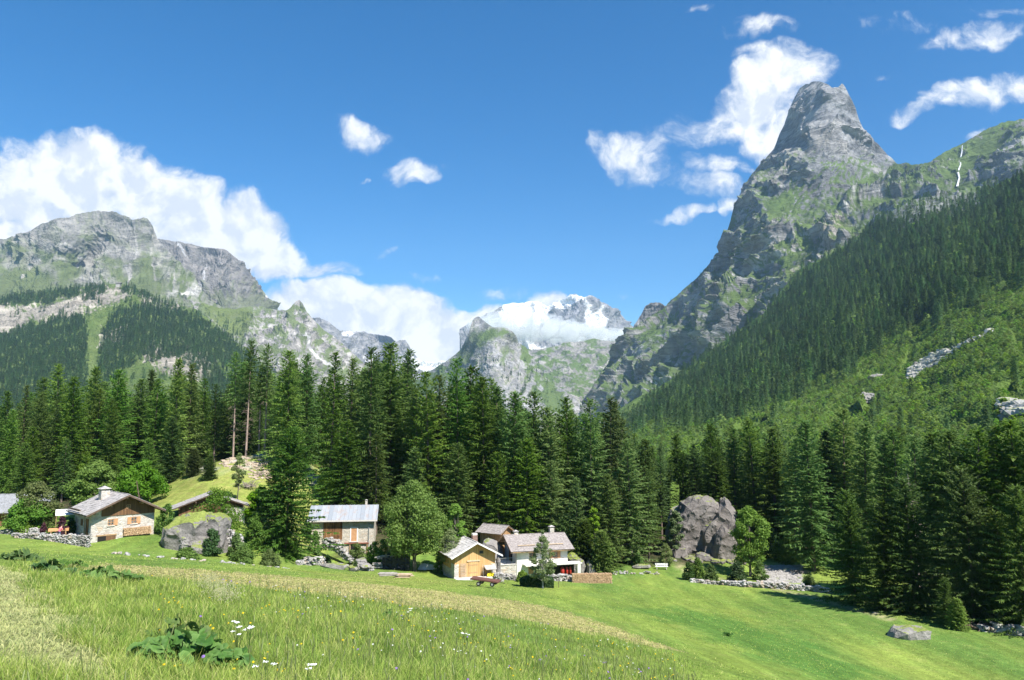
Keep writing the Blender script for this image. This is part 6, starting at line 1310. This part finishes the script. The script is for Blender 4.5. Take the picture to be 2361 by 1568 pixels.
btree('olive green tree in front of the grey roofed shed', 78, 1114, 1222, 107, 112, M_leafb, 409, n=12000, leaf=.26, base=.05)
btree('broad leafy bush in front of the grey roofed shed', 62, 1150, 1224, 105.5, 92, M_leafd, 410, n=9000, leaf=.28, base=.03, cat='bush', name='leafy_bush')
btree('slender birch in front of the white house', 1251, 1229, 1356, 106.5, 70, M_leafb, 411, M_barkb, hit=True, leaf=.17, n=7500, ncl=70, cr=.62, tr_=.10, base=.10, cat='birch', name='birch_tree', shape=.8)
btree('small birch before the left side of the wooden garage', 1037, 1216, 1328, 108.5, 66, M_leafb, 412, M_barkb, hit=True, leaf=.17, n=6500, ncl=60, cr=.65, tr_=.10, base=.24, cat='birch', name='birch_tree')
btree('pale sapling between the white house and the young spruces', 1370, 1160, 1290, 126, 36, M_leafy, 413, n=2500, tr_=.07, cat='sapling', name='young_tree')
btree('thin willow-like tree at the left foot of the huge split rock', 1556, 1170, 1265, 135, 40, M_leafb, 414, n=3500, tr_=.08, cat='sapling', name='young_tree')
btree('thin pine-like sapling on the rocks of the knoll', 548, 1045, 1128, 122, 36, M_leafb, 415, n=2600, leaf=.22, tr_=.07, base=.3, cat='sapling', name='young_tree')
def bush(label, u, vtop, vb, d, wp, mat, seed, n=1800, leaf=.2, name='leafy_bush', cat='bush', dep=None):
    q = P(u, vb, d); q.z = gz(q.x, q.y)-.1; H = P(u, vtop, d).z-q.z; H = max(H, .5); R = wp/1800*d/2
    c, t_ = clump_tree(seed, H, R, -.05*H, mat, leaf, int(n*1.7), 30, .03, .62, flat=1.1, cr=1.15); t_2 = t_.mesh('stem', [M_barkd]); e = add_obj(name, None, loc=q); e.empty_display_size = .3; tag(e, label, cat); add_obj('foliage', c, e); add_obj('stem', t_2, e); return e
BUS = [('dark purple leaved bush in the chalet garden',143,1190,1222,103,30,M_leafr,1800),('reddish bush left of the trough table',100,1205,1228,103.5,18,M_leafr,900),('green bush between canopy and chalet wall',162,1194,1232,104,26,M_leafdk,1200),('yellowish garden bush right of the reddish one',114,1206,1226,103.2,14,M_leafs,600),
 ('shrub on the bank behind the short garden wall',60,1206,1232,105,70,M_leafs,2000),('small orange-green rowan bush right of the chalet roof',385,1158,1205,106,50,M_leafs,2600),('bush hiding the middle of the dark chalet',500,1126,1205,106.5,128,M_leafs,8000),('yellow green bush between the grassy boulder and the stone pier',512,1172,1212,106,34,M_leafy,1600),
 ('dark green bush against the striped rock',486,1215,1268,99,44,M_leafdk,2400),('bush at the right foot of the dark chalet pier',545,1228,1276,101,40,M_leafs,2000),('leafy thicket left of the big spruce skirt',585,1180,1250,109,56,M_leafy,3400),('bush in front of the left end of the barn wall',726,1222,1262,119,30,M_leafs,2600),
 ('low dark bush on the barn ramp mound',755,1278,1293,112,18,M_leafdk,700),('willow bush at the barn cellar entrance',822,1250,1290,116,40,M_leafb,2400),('yellow green bush right of the barn corner',862,1246,1280,120,38,M_leafy,1800),('leafy bush under the left boughs of the round maple',884,1240,1290,117,46,M_leafs,2200),('small dark bush by the broken stones',820,1292,1306,107.5,12,M_leafdk,500),
 ('round bush left of the clipped hedge',1204,1316,1336,110,30,M_leafs,1700),('bush left of the tall birch at the garage side',1010,1265,1300,117,24,M_leafs,900),('thin grey bush beside the split rock path',1535,1250,1290,130,36,M_leafb,1500),('round bush on the bank left of the young maple',1608,1285,1318,121,34,M_leafs,1800),('dense bush on the bank below the path bend',1586,1296,1322,119,30,M_leafdk,1300),
 ('low bush before the young maple',1640,1300,1334,117,38,M_leafs,1700),('dark bush in the shade under the young maple',1700,1295,1334,118,50,M_leafdk,2600),('bush right of the young maple trunk',1752,1290,1328,121,36,M_leafs,1800),('green bush at the corner of the rubble fan and the wood',1865,1325,1350,113,36,M_leafs,1500),('leafy bush between the split rock and the wood',1812,1240,1300,134,60,M_leafs,3000),('bush behind the rubble fan',1780,1215,1290,136,56,M_leafdk,2800),('light green bush low at the right border',2350,1405,1445,86,36,M_leafs,1500),('small leafy bush left of the white bench',1470,1275,1300,130,30,M_leafs,1100),
 ('low willow bush below the right end of the stone chalet garden row',430,1266,1285,94,50,M_leafs,1800),('rank green bush left of the big spruce foot',560,1262,1290,98,60,M_leafs,2800),('rank weeds bush right of the chalet row',620,1268,1294,99,50,M_leafs,2200)]
for i, (lb, u, vt, vb, d, wp, m, n) in enumerate(BUS): bush(lb, u, vt, vb, d, wp, m, 500+i, n)
# clipped hedge
def hedge(label, u0, u1, vt, vb, d, seed):
    d = G((u0+u1)/2, vb-3).y; a, b_ = P(u0, vb, d), P(u1, vb, d); L = b_.x-a.x; H = (vb-vt)/1800*d; r = np.random.default_rng(seed); n = 9000; c = np.c_[r.uniform(0, L, n), r.uniform(-.7, .7, n), r.uniform(0, H, n)]
    k = r.random(n); c[:, 1] = np.where(k < .4, -.7+r.normal(0, .06, n), c[:, 1]); c[:, 2] = np.where(k > .7, H+r.normal(0, .07, n), c[:, 2]); c[:, 2] *= np.clip(1-np.abs(c[:, 0]/L-.5)**4*5, .3, 1)
    nr = r.normal(0, 1, (n, 3)); nr /= np.linalg.norm(nr, axis=1, keepdims=True); a1 = np.cross(nr, r.normal(0, 1, (n, 3))); a1 /= np.linalg.norm(a1, axis=1, keepdims=True); b1 = np.cross(nr, a1); s = .13
    V = np.stack([c-a1*s*.5, c+b1*s*.5, c+a1*s*.5, c-b1*s*.5], 1).reshape(-1, 3); ac = Acc(); ac.add(V, np.arange(4*n).reshape(-1, 4), np.repeat(r.uniform(0, .6, n), 4)); o = add_obj('hedge', ac.mesh('hedge', [M_leafdk]), loc=(a.x, a.y, gz((a.x+b_.x)/2, a.y)-.05)); tag(o, label, 'hedge')
hedge('rounded dark green hedge at the foot of the slender birch', 1198, 1276, 1333, 1356, 107.5, 601)
# person in the garden
def person(label, loc, rz):
    e = thing('person', label, 'person', loc, rz)
    J = {'pel': (0, 0, .90), 'sp': (0, -.05, 1.10), 'ch': (0, -.16, 1.30), 'nk': (0, -.24, 1.42), 'hd': (0, -.30, 1.52), 'ht': (0, -.33, 1.62)}
    vs = [J[k] for k in ('pel', 'sp', 'ch', 'nk', 'hd', 'ht')]; rad = [.13, .12, .14, .055, .085, .08]; ed = [(0, 1), (1, 2), (2, 3), (3, 4), (4, 5)]
    def ch(st, pts):
        pr = st
        for p, r in pts: vs.append(p); rad.append(r); ed.append((pr, len(vs)-1)); pr = len(vs)-1
        return pr
    for sg in (-1, 1):
        ch(0, [((sg*.10, 0, .84), .095), ((sg*.11, -.03, .48), .062), ((sg*.12, .03, .10), .042), ((sg*.13, -.12, .04), .035)])
        hnd = ch(2, [((sg*.19, -.15, 1.32), .06), ((sg*.24, -.22, 1.08), .042), ((sg*.18, -.45, .98), .032), ((sg*.17, -.53, .97), .03)])
        for f in range(4): ch(hnd, [((sg*(.14+.02*f), -.58, .965), .009), ((sg*(.14+.02*f), -.615-.008*(f in (1, 2)), .945), .008)])
        ch(hnd, [((sg*.125, -.54, .96), .010), ((sg*.11, -.57, .955), .009)])
    me = bpy.data.meshes.new('body'); me.from_pydata(vs, ed, []); me.update()
    skin = plain_mat('skin', (.55, .33, .24), (.62, .38, .28)); shirt = plain_mat('pink_shirt', (.70, .14, .20), (.80, .22, .28)); jeans = plain_mat('blue_jeans', (.05, .09, .14), (.08, .13, .2))
    b = add_obj('body', me, e); me.materials.append(skin); b.modifiers.new('skin', 'SKIN'); b.modifiers.new('sub', 'SUBSURF').levels = 1
    for i, v in enumerate(me.skin_vertices[0].data): v.radius = (rad[i], rad[i])
    PB().tube([(0, .0, .86), (0, -.05, 1.08), (0, -.15, 1.26), (0, -.21, 1.38)], [.17, .165, .185, .10], 12).tube([(-.16, -.16, 1.33), (-.25, -.22, 1.07)], [.085, .06], 8).tube([(.16, -.16, 1.33), (.25, -.22, 1.07)], [.085, .06], 8).build('shirt', shirt, e, True)
    PB().tube([(0, 0, .95), (0, 0, .84)], [.17, .16], 12).tube([(-.1, 0, .88), (-.115, -.03, .48), (-.125, .03, .08)], [.115, .085, .07], 8).tube([(.1, 0, .88), (.115, -.03, .48), (.125, .03, .08)], [.115, .085, .07], 8).build('trousers', jeans, e, True)
    PB().tube([(0, -.24, 1.55), (0, -.30, 1.62), (0, -.33, 1.70)], [.095, .10, .04], 10).build('hair', M_beamd, e, True); PB().tube([(0, -.39, 1.55), (0, -.425, 1.53)], [.02, .012], 6).build('nose', skin, e)
pq = P(136, 1238, 101); person('person in a pink shirt and dark jeans bending over the wooden trough', (pq.x, pq.y, gz(pq.x, pq.y)), math.radians(150))

acc = Acc(); r_ = np.random.default_rng(17); gu, gv_ = [], []
for _ in range(420):
    t_ = r_.random()**1.5; u = 2095+190*t_; v = np.interp(u, [2095,2140,2180,2230,2285], [862,832,816,795,765])+r_.normal(0, 1)*(6.5 if u < 2185 else 2.0); gu.append(u); gv_.append(v)
for _ in range(160): gu.append(r_.uniform(2312, 2370)); gv_.append(r_.uniform(932, 966))
gp, _ = rpos('hill_flank', np.array(gu), np.array(gv_)); stones(acc, gp+(0, 0, .6), 2.3, 18); me = acc.mesh('rubble', [boulder_mat('gully_stone', (.34, .32, .30), (.52, .50, .47), .05)]); tag(add_obj('rubble', me), 'pale stony gully slanting through the green scrub of the slope', kind='stuff')

for i, (u, v, w, s_) in enumerate([(1578,1266,30,.5),(1625,1272,36,.45),(1672,1276,34,.45)]):
    acc = Acc(); r_ = np.random.default_rng(300+i); stones(acc, np.array([(lambda x_, y_: (x_, y_, gz(x_, y_)+.15))((u+r_.uniform(-w/2, w/2)-1180)/1800*137, 137-r_.uniform(1.5, 4.5)) for _ in range(34)]), s_, 310+i); me = acc.mesh('fallen_stones', [M_rocks]); tag(add_obj('fallen_stones', me), ('broken stones at the left foot', 'broken stones under the crack', 'broken stones at the right foot')[i]+' of the huge split rock', 'stones')

# ================================================================== meadow growth
def blade_mat(name):
    t = MT(name, .7, .2); c = t.attr('bc', True); t.color(c); t.translucent(c, .45); return t.m
M_blade = blade_mat('grass_blades')
def blades(name, label, x, y, h, w, col, bend=.35, lay=0.0, seed=0, kind='stuff', segs=2):
    """bent grass blades; lay = 0 upright .. 1 lying flat (hay)"""
    r = np.random.default_rng(seed); n = len(x); z = ground_z(x, y)-.01
    a = r.uniform(0, 6.283, n); d = np.c_[np.cos(a), np.sin(a), np.zeros(n)]; wa = r.uniform(0, 6.283, n); wd = np.c_[np.cos(wa), np.sin(wa), np.zeros(n)]*(w/2)[:, None]
    b = np.c_[x, y, z]; V = []; up = np.array([0, 0, 1.0]); be = bend*r.uniform(.3, 1.6, n)
    ts = np.linspace(0, 1, segs+1)
    for t_ in ts:
        hor = (be*t_**1.8*h*(1-lay)+lay*h*t_)[:, None]*d; ver = (h*t_*(1-.25*be*t_)*(1-lay)+lay*.05*np.sin(t_*3.1)+.012)[:, None]*up
        c = b+hor+ver; k = 1-t_**1.5*.92
        V += [c-wd*k, c+wd*k]
    V = np.stack(V, 1).reshape(-1, 3); m = 2*(segs+1); base_ = (np.arange(n)*m)[:, None]
    F = np.concatenate([base_+np.array([2*i, 2*i+1, 2*i+3, 2*i+2]) for i in range(segs)]); me = mesh_np(name, V, F, [M_blade])
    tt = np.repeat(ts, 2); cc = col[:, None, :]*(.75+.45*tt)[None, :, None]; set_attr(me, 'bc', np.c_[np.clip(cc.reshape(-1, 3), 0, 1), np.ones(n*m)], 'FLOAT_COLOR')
    o = add_obj(name, me); tag(o, label, kind=kind); return o
def wedge(n, d0, d1, pw=1.0, a0=-.70, a1=.70, seed=1):
    r = np.random.default_rng(seed); d = (d0**(2-pw)+(d1**(2-pw)-d0**(2-pw))*r.random(n))**(1/(2-pw)) if pw != 2 else d0*(d1/d0)**r.random(n)
    a = r.uniform(a0, a1, n); return a*d, d
def zmask(x, y):
    hay = poly_sd(x, y, HAY)+fbm(x/1.5, y/1.5, 0, 4)*1.6; trk = poly_sd(x, y, TRACK)+fbm(x/.8, y/.8, 0, 4)*.7
    return hay, trk
cG = np.array((.20, .285, .05)); cG2 = np.array((.30, .375, .075)); cY = np.array((.42, .42, .15)); cS = np.array((.47, .43, .20)); cD = np.array((.06, .15, .02))
def gcol(x, y, r, straw=.12):
    n = fbm(x/2.2, y/3.0, 4, 4, .6, 410)[:, None]; n2 = fbm(x/.7, y/.7, 2, 3, .6, 411)[:, None]
    c = cG+(cG2-cG)*np.clip(.5+n*1.6, 0, 1); c = c+(cD-c)*np.clip(-.1-n2*1.5, 0, .75); k = (r.random(len(x)) < straw+.25*np.clip(n[:, 0]+n2[:, 0], 0, 1))[:, None]; c = np.where(k, cY, c)
    return c*r.uniform(.9, 1.55, (len(x), 1))
r = np.random.default_rng(77)
# tall uncut meadow: everything this side of the hay strip and off the track
UNCUT_FAR = gpoly([(60,1300),(150,1303),(230,1318),(330,1330),(430,1342),(560,1354),(700,1370),(840,1387),(980,1404),(1120,1422),(1250,1440),(1380,1464),(1500,1494),(1560,1520),(1600,1568),(1500,1640)])+[(5, 2), (-8, 2), (-9.0, 14)]
xs, ys = [], []
for n, d0, d1, pw in ((95000, 3.2, 11, 1.0), (120000, 9, 26, 1.0), (90000, 22, 62, .7)):
    x, y = wedge(n, d0, d1, pw, seed=int(d0*10)); xs.append(x); ys.append(y)
x = np.concatenate(xs); y = np.concatenate(ys); hay, trk = zmask(x, y); un = poly_sd(x, y, UNCUT_FAR)
cl = fbm(x/.35, y/.35, 6, 3, .6, 420); k = (hay < 0) & (trk < .1) & (un > -.4+.5*r.standard_normal(len(x))) & (cl > -.35+.25*r.standard_normal(len(x))); x, y = x[k], y[k]
d = np.hypot(x, y); hgt = (.08+.16*r.random(len(x)))*(1+.4*fbm(x/1.3, y/1.3, 8, 2))*np.where(r.random(len(x)) < .12, 1.35, 1); wd_ = .0032+.0005*d
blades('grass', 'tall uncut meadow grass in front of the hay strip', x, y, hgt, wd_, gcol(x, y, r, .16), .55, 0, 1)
print('blades', len(x))
# short sward: track, and everywhere beyond as sparse tufts
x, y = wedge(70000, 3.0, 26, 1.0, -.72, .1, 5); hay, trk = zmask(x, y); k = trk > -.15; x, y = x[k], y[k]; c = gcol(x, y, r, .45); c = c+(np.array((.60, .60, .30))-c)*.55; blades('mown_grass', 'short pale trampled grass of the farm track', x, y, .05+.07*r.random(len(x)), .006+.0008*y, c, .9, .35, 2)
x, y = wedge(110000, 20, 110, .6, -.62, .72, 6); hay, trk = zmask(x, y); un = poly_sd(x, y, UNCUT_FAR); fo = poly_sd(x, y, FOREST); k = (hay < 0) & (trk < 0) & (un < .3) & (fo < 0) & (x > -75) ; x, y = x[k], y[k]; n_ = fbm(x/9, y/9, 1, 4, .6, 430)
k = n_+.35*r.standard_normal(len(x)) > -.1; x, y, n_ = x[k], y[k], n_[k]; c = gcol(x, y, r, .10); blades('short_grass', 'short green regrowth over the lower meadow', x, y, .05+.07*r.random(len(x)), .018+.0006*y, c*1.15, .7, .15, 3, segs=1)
# hay
x, y = wedge(120000, 24, 100, .8, -.62, .4, 8); hay, trk = zmask(x, y); dens_ = fbm(x/2.0, y/.8, 1, 4)+.1; k = (hay > -.3) & (dens_+.25*r.standard_normal(len(x)) > -.15); x, y = x[k], y[k]
c = cS*r.uniform(.6, 1.45, (len(x), 1)); c = np.where((r.random(len(x)) < .15)[:, None], cG2, c); blades('hay', 'raked golden hay drying in a long strip across the meadow', x, y, .10+.16*r.random(len(x)), .012+.0009*y, c, .6, .7, 4)
# seed heads
def seedheads(n, seed):
    r = np.random.default_rng(seed); x, y = wedge(n, 4.5, 48, 1.15, -.62, .5, seed); hay, trk = zmask(x, y); un = poly_sd(x, y, UNCUT_FAR); k = (hay < .5) & (trk < -.4) & (un > -.3) & (fbm(x/3, y/3, 3, 3, .6, 440)+.25*r.standard_normal(len(x)) > -.12+.5*(x < -y*.33)); x, y = x[k], y[k]; acc = Acc(); z = ground_z(x, y); cols = []
    for i in range(len(x)):
        d = math.hypot(x[i], y[i]); h = r.uniform(.24, .44); a = r.uniform(0, 6.28); l = r.uniform(.02, .14); tp = np.array([x[i]+math.cos(a)*l, y[i]+math.sin(a)*l, z[i]+h]); b = np.array([x[i], y[i], z[i]]); w = .0022+.00022*d; dd = (tp-b)/np.linalg.norm(tp-b); hl_ = r.uniform(.05, .11)
        V, F = tube_np([b, tp], [w, w*.8], 3); acc.add(V, F); cols.append(np.tile((.22, .27, .09), (len(V), 1)))
        hw = .0042+.00022*d; V, F = tube_np([tp-dd*.01, tp+dd*hl_*.15, tp+dd*hl_*.8, tp+dd*hl_], [hw*.4, hw, hw*.9, hw*.3], 4); acc.add(V, F); cols.append(np.tile(np.array((.30, .35, .14))*r.uniform(.75, 1.3), (len(V), 1)))
    me = acc.mesh('seed_heads', [M_blade]); set_attr(me, 'bc', np.c_[np.concatenate(cols), np.ones(acc.n)], 'FLOAT_COLOR'); o = add_obj('grass_seed_heads', me); tag(o, 'cylindrical timothy seed heads standing above the uncut grass', kind='stuff'); print('heads', len(x))
seedheads(4200, 31)
# small flowers
def flowers(name, label, n, col, rad, area, seed, pl=5, dr=(5, 40), clus=.0):
    r = np.random.default_rng(seed); x, y = wedge(n, dr[0], dr[1], 1.1, area[0], area[1], seed); hay, trk = zmask(x, y); un = poly_sd(x, y, UNCUT_FAR); k = (hay < 0) & (trk < -.2) & (un > 0) & (fbm(x/2.0, y/2.0, 5, 3, .6, seed) > clus); x, y = x[k], y[k]; z = ground_z(x, y)+r.uniform(.14, .30, len(x)); acc = Acc(); cols = []
    for i in range(len(x)):
        rr = (rad+.00055*y[i])*r.uniform(.7, 1.3); t_ = np.linspace(0, 6.283, 7)[:-1]; c = np.array([x[i], y[i], z[i]]); nn = np.array([r.normal(0, .3), -.5+r.normal(0, .3), 1]); nn /= np.linalg.norm(nn); a = np.cross(nn, (1, 0, 0)); a /= np.linalg.norm(a); b = np.cross(nn, a)
        V = np.concatenate([[c+nn*rr*.5], c+rr*(np.cos(t_)[:, None]*a+np.sin(t_)[:, None]*b)]); acc.add(V, np.array([(0, 1+j, 1+(j+1) % 6) for j in range(6)])); cols.append(np.tile(np.array(col)*r.uniform(.8, 1.1), (7, 1)))
        V, F = tube_np([(x[i], y[i], z[i]-.35), c], [.0015+.0002*y[i]]*2, 3); acc.add(V, F); cols.append(np.tile((.12, .2, .04), (len(V), 1)))
    me = acc.mesh(name, [M_blade]); set_attr(me, 'bc', np.c_[np.clip(np.concatenate(cols), 0, 1), np.ones(acc.n)], 'FLOAT_COLOR'); tag(add_obj(name, me), label, kind='stuff')
flowers('yellow_flowers', 'yellow hawkbits and buttercups dotted through the tall grass', 650, (.85, .60, .02), .008, (-.45, .45), 51, clus=-.05)
flowers('white_flowers', 'small white flowers scattered in the tall grass', 420, (.8, .8, .74), .006, (-.3, .45), 52, clus=.05); flowers('violet_flowers', 'few small violet flowers in the uncut grass', 160, (.35, .2, .6), .012, (-.4, .4), 53, clus=.05)
# the whitish drift of flowering grass in the middle
x = []; y = []
for _ in range(2600):
    t_ = random.random(); u = 790/1.0 if False else 470+t_*60+random.gauss(0, 10); v = 1352+t_*55+random.gauss(0, 5); x.append(u); y.append(v)
dr_ = [tuple(G(u, v)) for u, v in zip(x[:420], y[:420])]; acc = Acc(); rr_ = np.random.default_rng(3)
for p in dr_:
    for _ in range(3):
        q_ = np.array(p)+(rr_.normal(0, .12), rr_.normal(0, .3), rr_.uniform(.2, .42)); s_ = rr_.uniform(.006, .013); V = ICOV*s_*np.array((1, 1, 1.4))+q_; acc.add(V, ICOF)
me = acc.mesh('flowering_grass', [M_blade]); set_attr(me, 'bc', np.tile((.52, .52, .30, 1), (acc.n, 1)), 'FLOAT_COLOR'); tag(add_obj('flowering_grass', me), 'cream coloured drift of flowering grass running down the slope', kind='stuff')
# umbels: countable white flower heads near the viewpoint
def umbel(label, u, v, d, h, n, seed, group=None):
    r = np.random.default_rng(seed); q = P(u, v, d); gzz = gz(q.x, q.y); h = min(max(q.z-gzz, .25), .45); e = thing('yarrow_plant', label, 'flower', (q.x, q.y, gzz), 0, group); st = PB(); fl = None
    for _ in range(n):
        t_ = np.array([r.normal(0, .07), r.normal(0, .07), h*r.uniform(.88, 1.08)]); st.tube([(0, 0, 0), t_*(.4, .4, .7), t_], [.004, .003, .002], 4)
        fl = PB()
        for _ in range(16): c = t_+np.array([r.uniform(-.024, .024), r.uniform(-.024, .024), r.uniform(-.004, .006)]); fl.a.add(ICOV*.0065*np.array((1, 1, .5))+c, ICOF)
        fl.build('flower_head', M_white, e)
    st.build('stem', M_leafs, e)
for i, a in enumerate([('white yarrow tuft with the most flower heads, behind the big butterbur clump', 548, 1434, 9.5, .5, 8), ('second white yarrow head right beside the largest yarrow tuft', 575, 1446, 9.2, .5, 4), ('white yarrow low in the grass between butterbur and picture bottom', 612, 1530, 7.2, .45, 3), ('white yarrow pair near the bottom edge, right of the lower single one', 708, 1530, 7.4, .45, 4), ('small white yarrow high on the slope right of the cream grass drift', 1075, 1440, 15, .45, 4), ('white yarrow near the hay strip at mid slope', 940, 1395, 20, .45, 4)]): umbel(*a, seed=700+i)
# butterbur clumps
M_bb = leaf_mat('butterbur_leaves', (.035, .085, .016), (.07, .15, .025), (.20, .30, .09), .3, nscale=9)
def butterbur(label, u, v, d, wm, lr, n, seed, hmax=.38):
    r = np.random.default_rng(seed); q = P(u, v, d); acc = Acc(); x0, y0 = q.x, q.y; z0 = gz(x0, y0)
    for i in range(n):
        a = r.uniform(0, 6.28); rad = math.sqrt(r.random()); px, py = math.cos(a)*rad*wm/2, math.sin(a)*rad*wm*.35; hz_ = hmax*(1-.75*rad)*r.uniform(.5, 1.1)+.05; zb = gz(x0+px, y0+py)-z0; R_ = lr*r.uniform(.6, 1.2)
        til = Matrix.Rotation(r.normal(0, .5)+.35, 3, 'X')@Matrix.Rotation(r.normal(0, .55), 3, 'Y')@Matrix.Rotation(r.uniform(0, 6.28), 3, 'Z'); til = Matrix.Rotation(a*.3, 3, 'Z')@til
        th = np.linspace(.35, 5.93, 15); V = [(0, 0, 0)]; 
        for k_, t_ in enumerate(th):
            rr = R_*(1+.06*(-1)**k_); V.append((math.cos(t_)*rr*.55, math.sin(t_)*rr*.5, .10*R_)); V.append((math.cos(t_)*rr*1.05, math.sin(t_)*rr*.92, .02*R_+.07*R_*math.sin(3*t_+i)))
        V = np.array(V)@np.array(til).T+(px, py, zb+hz_); F3 = []; F4 = []
        for k_ in range(14): F3.append((0, 1+2*k_, 3+2*k_)); F4.append((1+2*k_, 2+2*k_, 4+2*k_, 3+2*k_))
        b0 = acc.n; acc.add(V, np.array(F3), r.uniform(0, 1.1)*np.r_[.3, np.tile((.6, 1.0), 15)]); acc.F.append(np.array(F4)+b0)
        V, F = tube_np([(px*.6, py*.6, zb-.03), (px, py, zb+hz_)], [.008, .006], 4); acc.add(V, F, 0)
    me = acc.mesh('butterbur_plant', [M_bb], False); o = add_obj('butterbur_plant', me, loc=(x0, y0, z0)); tag(o, label, 'plant')
for i, a in enumerate([('large clump of big round butterbur leaves near the bottom of the photo', 440, 1540, 8.8, 1.25, .082, 110), ('butterbur clump beside the yarrow, behind the largest clump', 420, 1470, 10.5, .9, .07, 34), ('wide clump of broad leaves below the hay strip, third from the left border', 258, 1330, 23, 1.7, .17, 44), ('clump of broad leaves beside the track, second from the left border', 118, 1332, 24, 1.3, .16, 34), ('farthest clump of broad leaves at the left border', 55, 1300, 36, 1.7, .2, 30), ('small clump of broad leaves between the second and third clump', 160, 1312, 32, 1.3, .16, 18), ('small broad-leaved clump at mid slope near the bottom centre', 905, 1420, 22, .6, .08, 12), ('little dark weed clump in the lower meadow swath', 1680, 1469, 66, .9, .16, 10), ('little leafy clump near the lower end of the stone wall', 1912, 1372, 103, 1.6, .22, 14)]): butterbur(*a, seed=800+i)
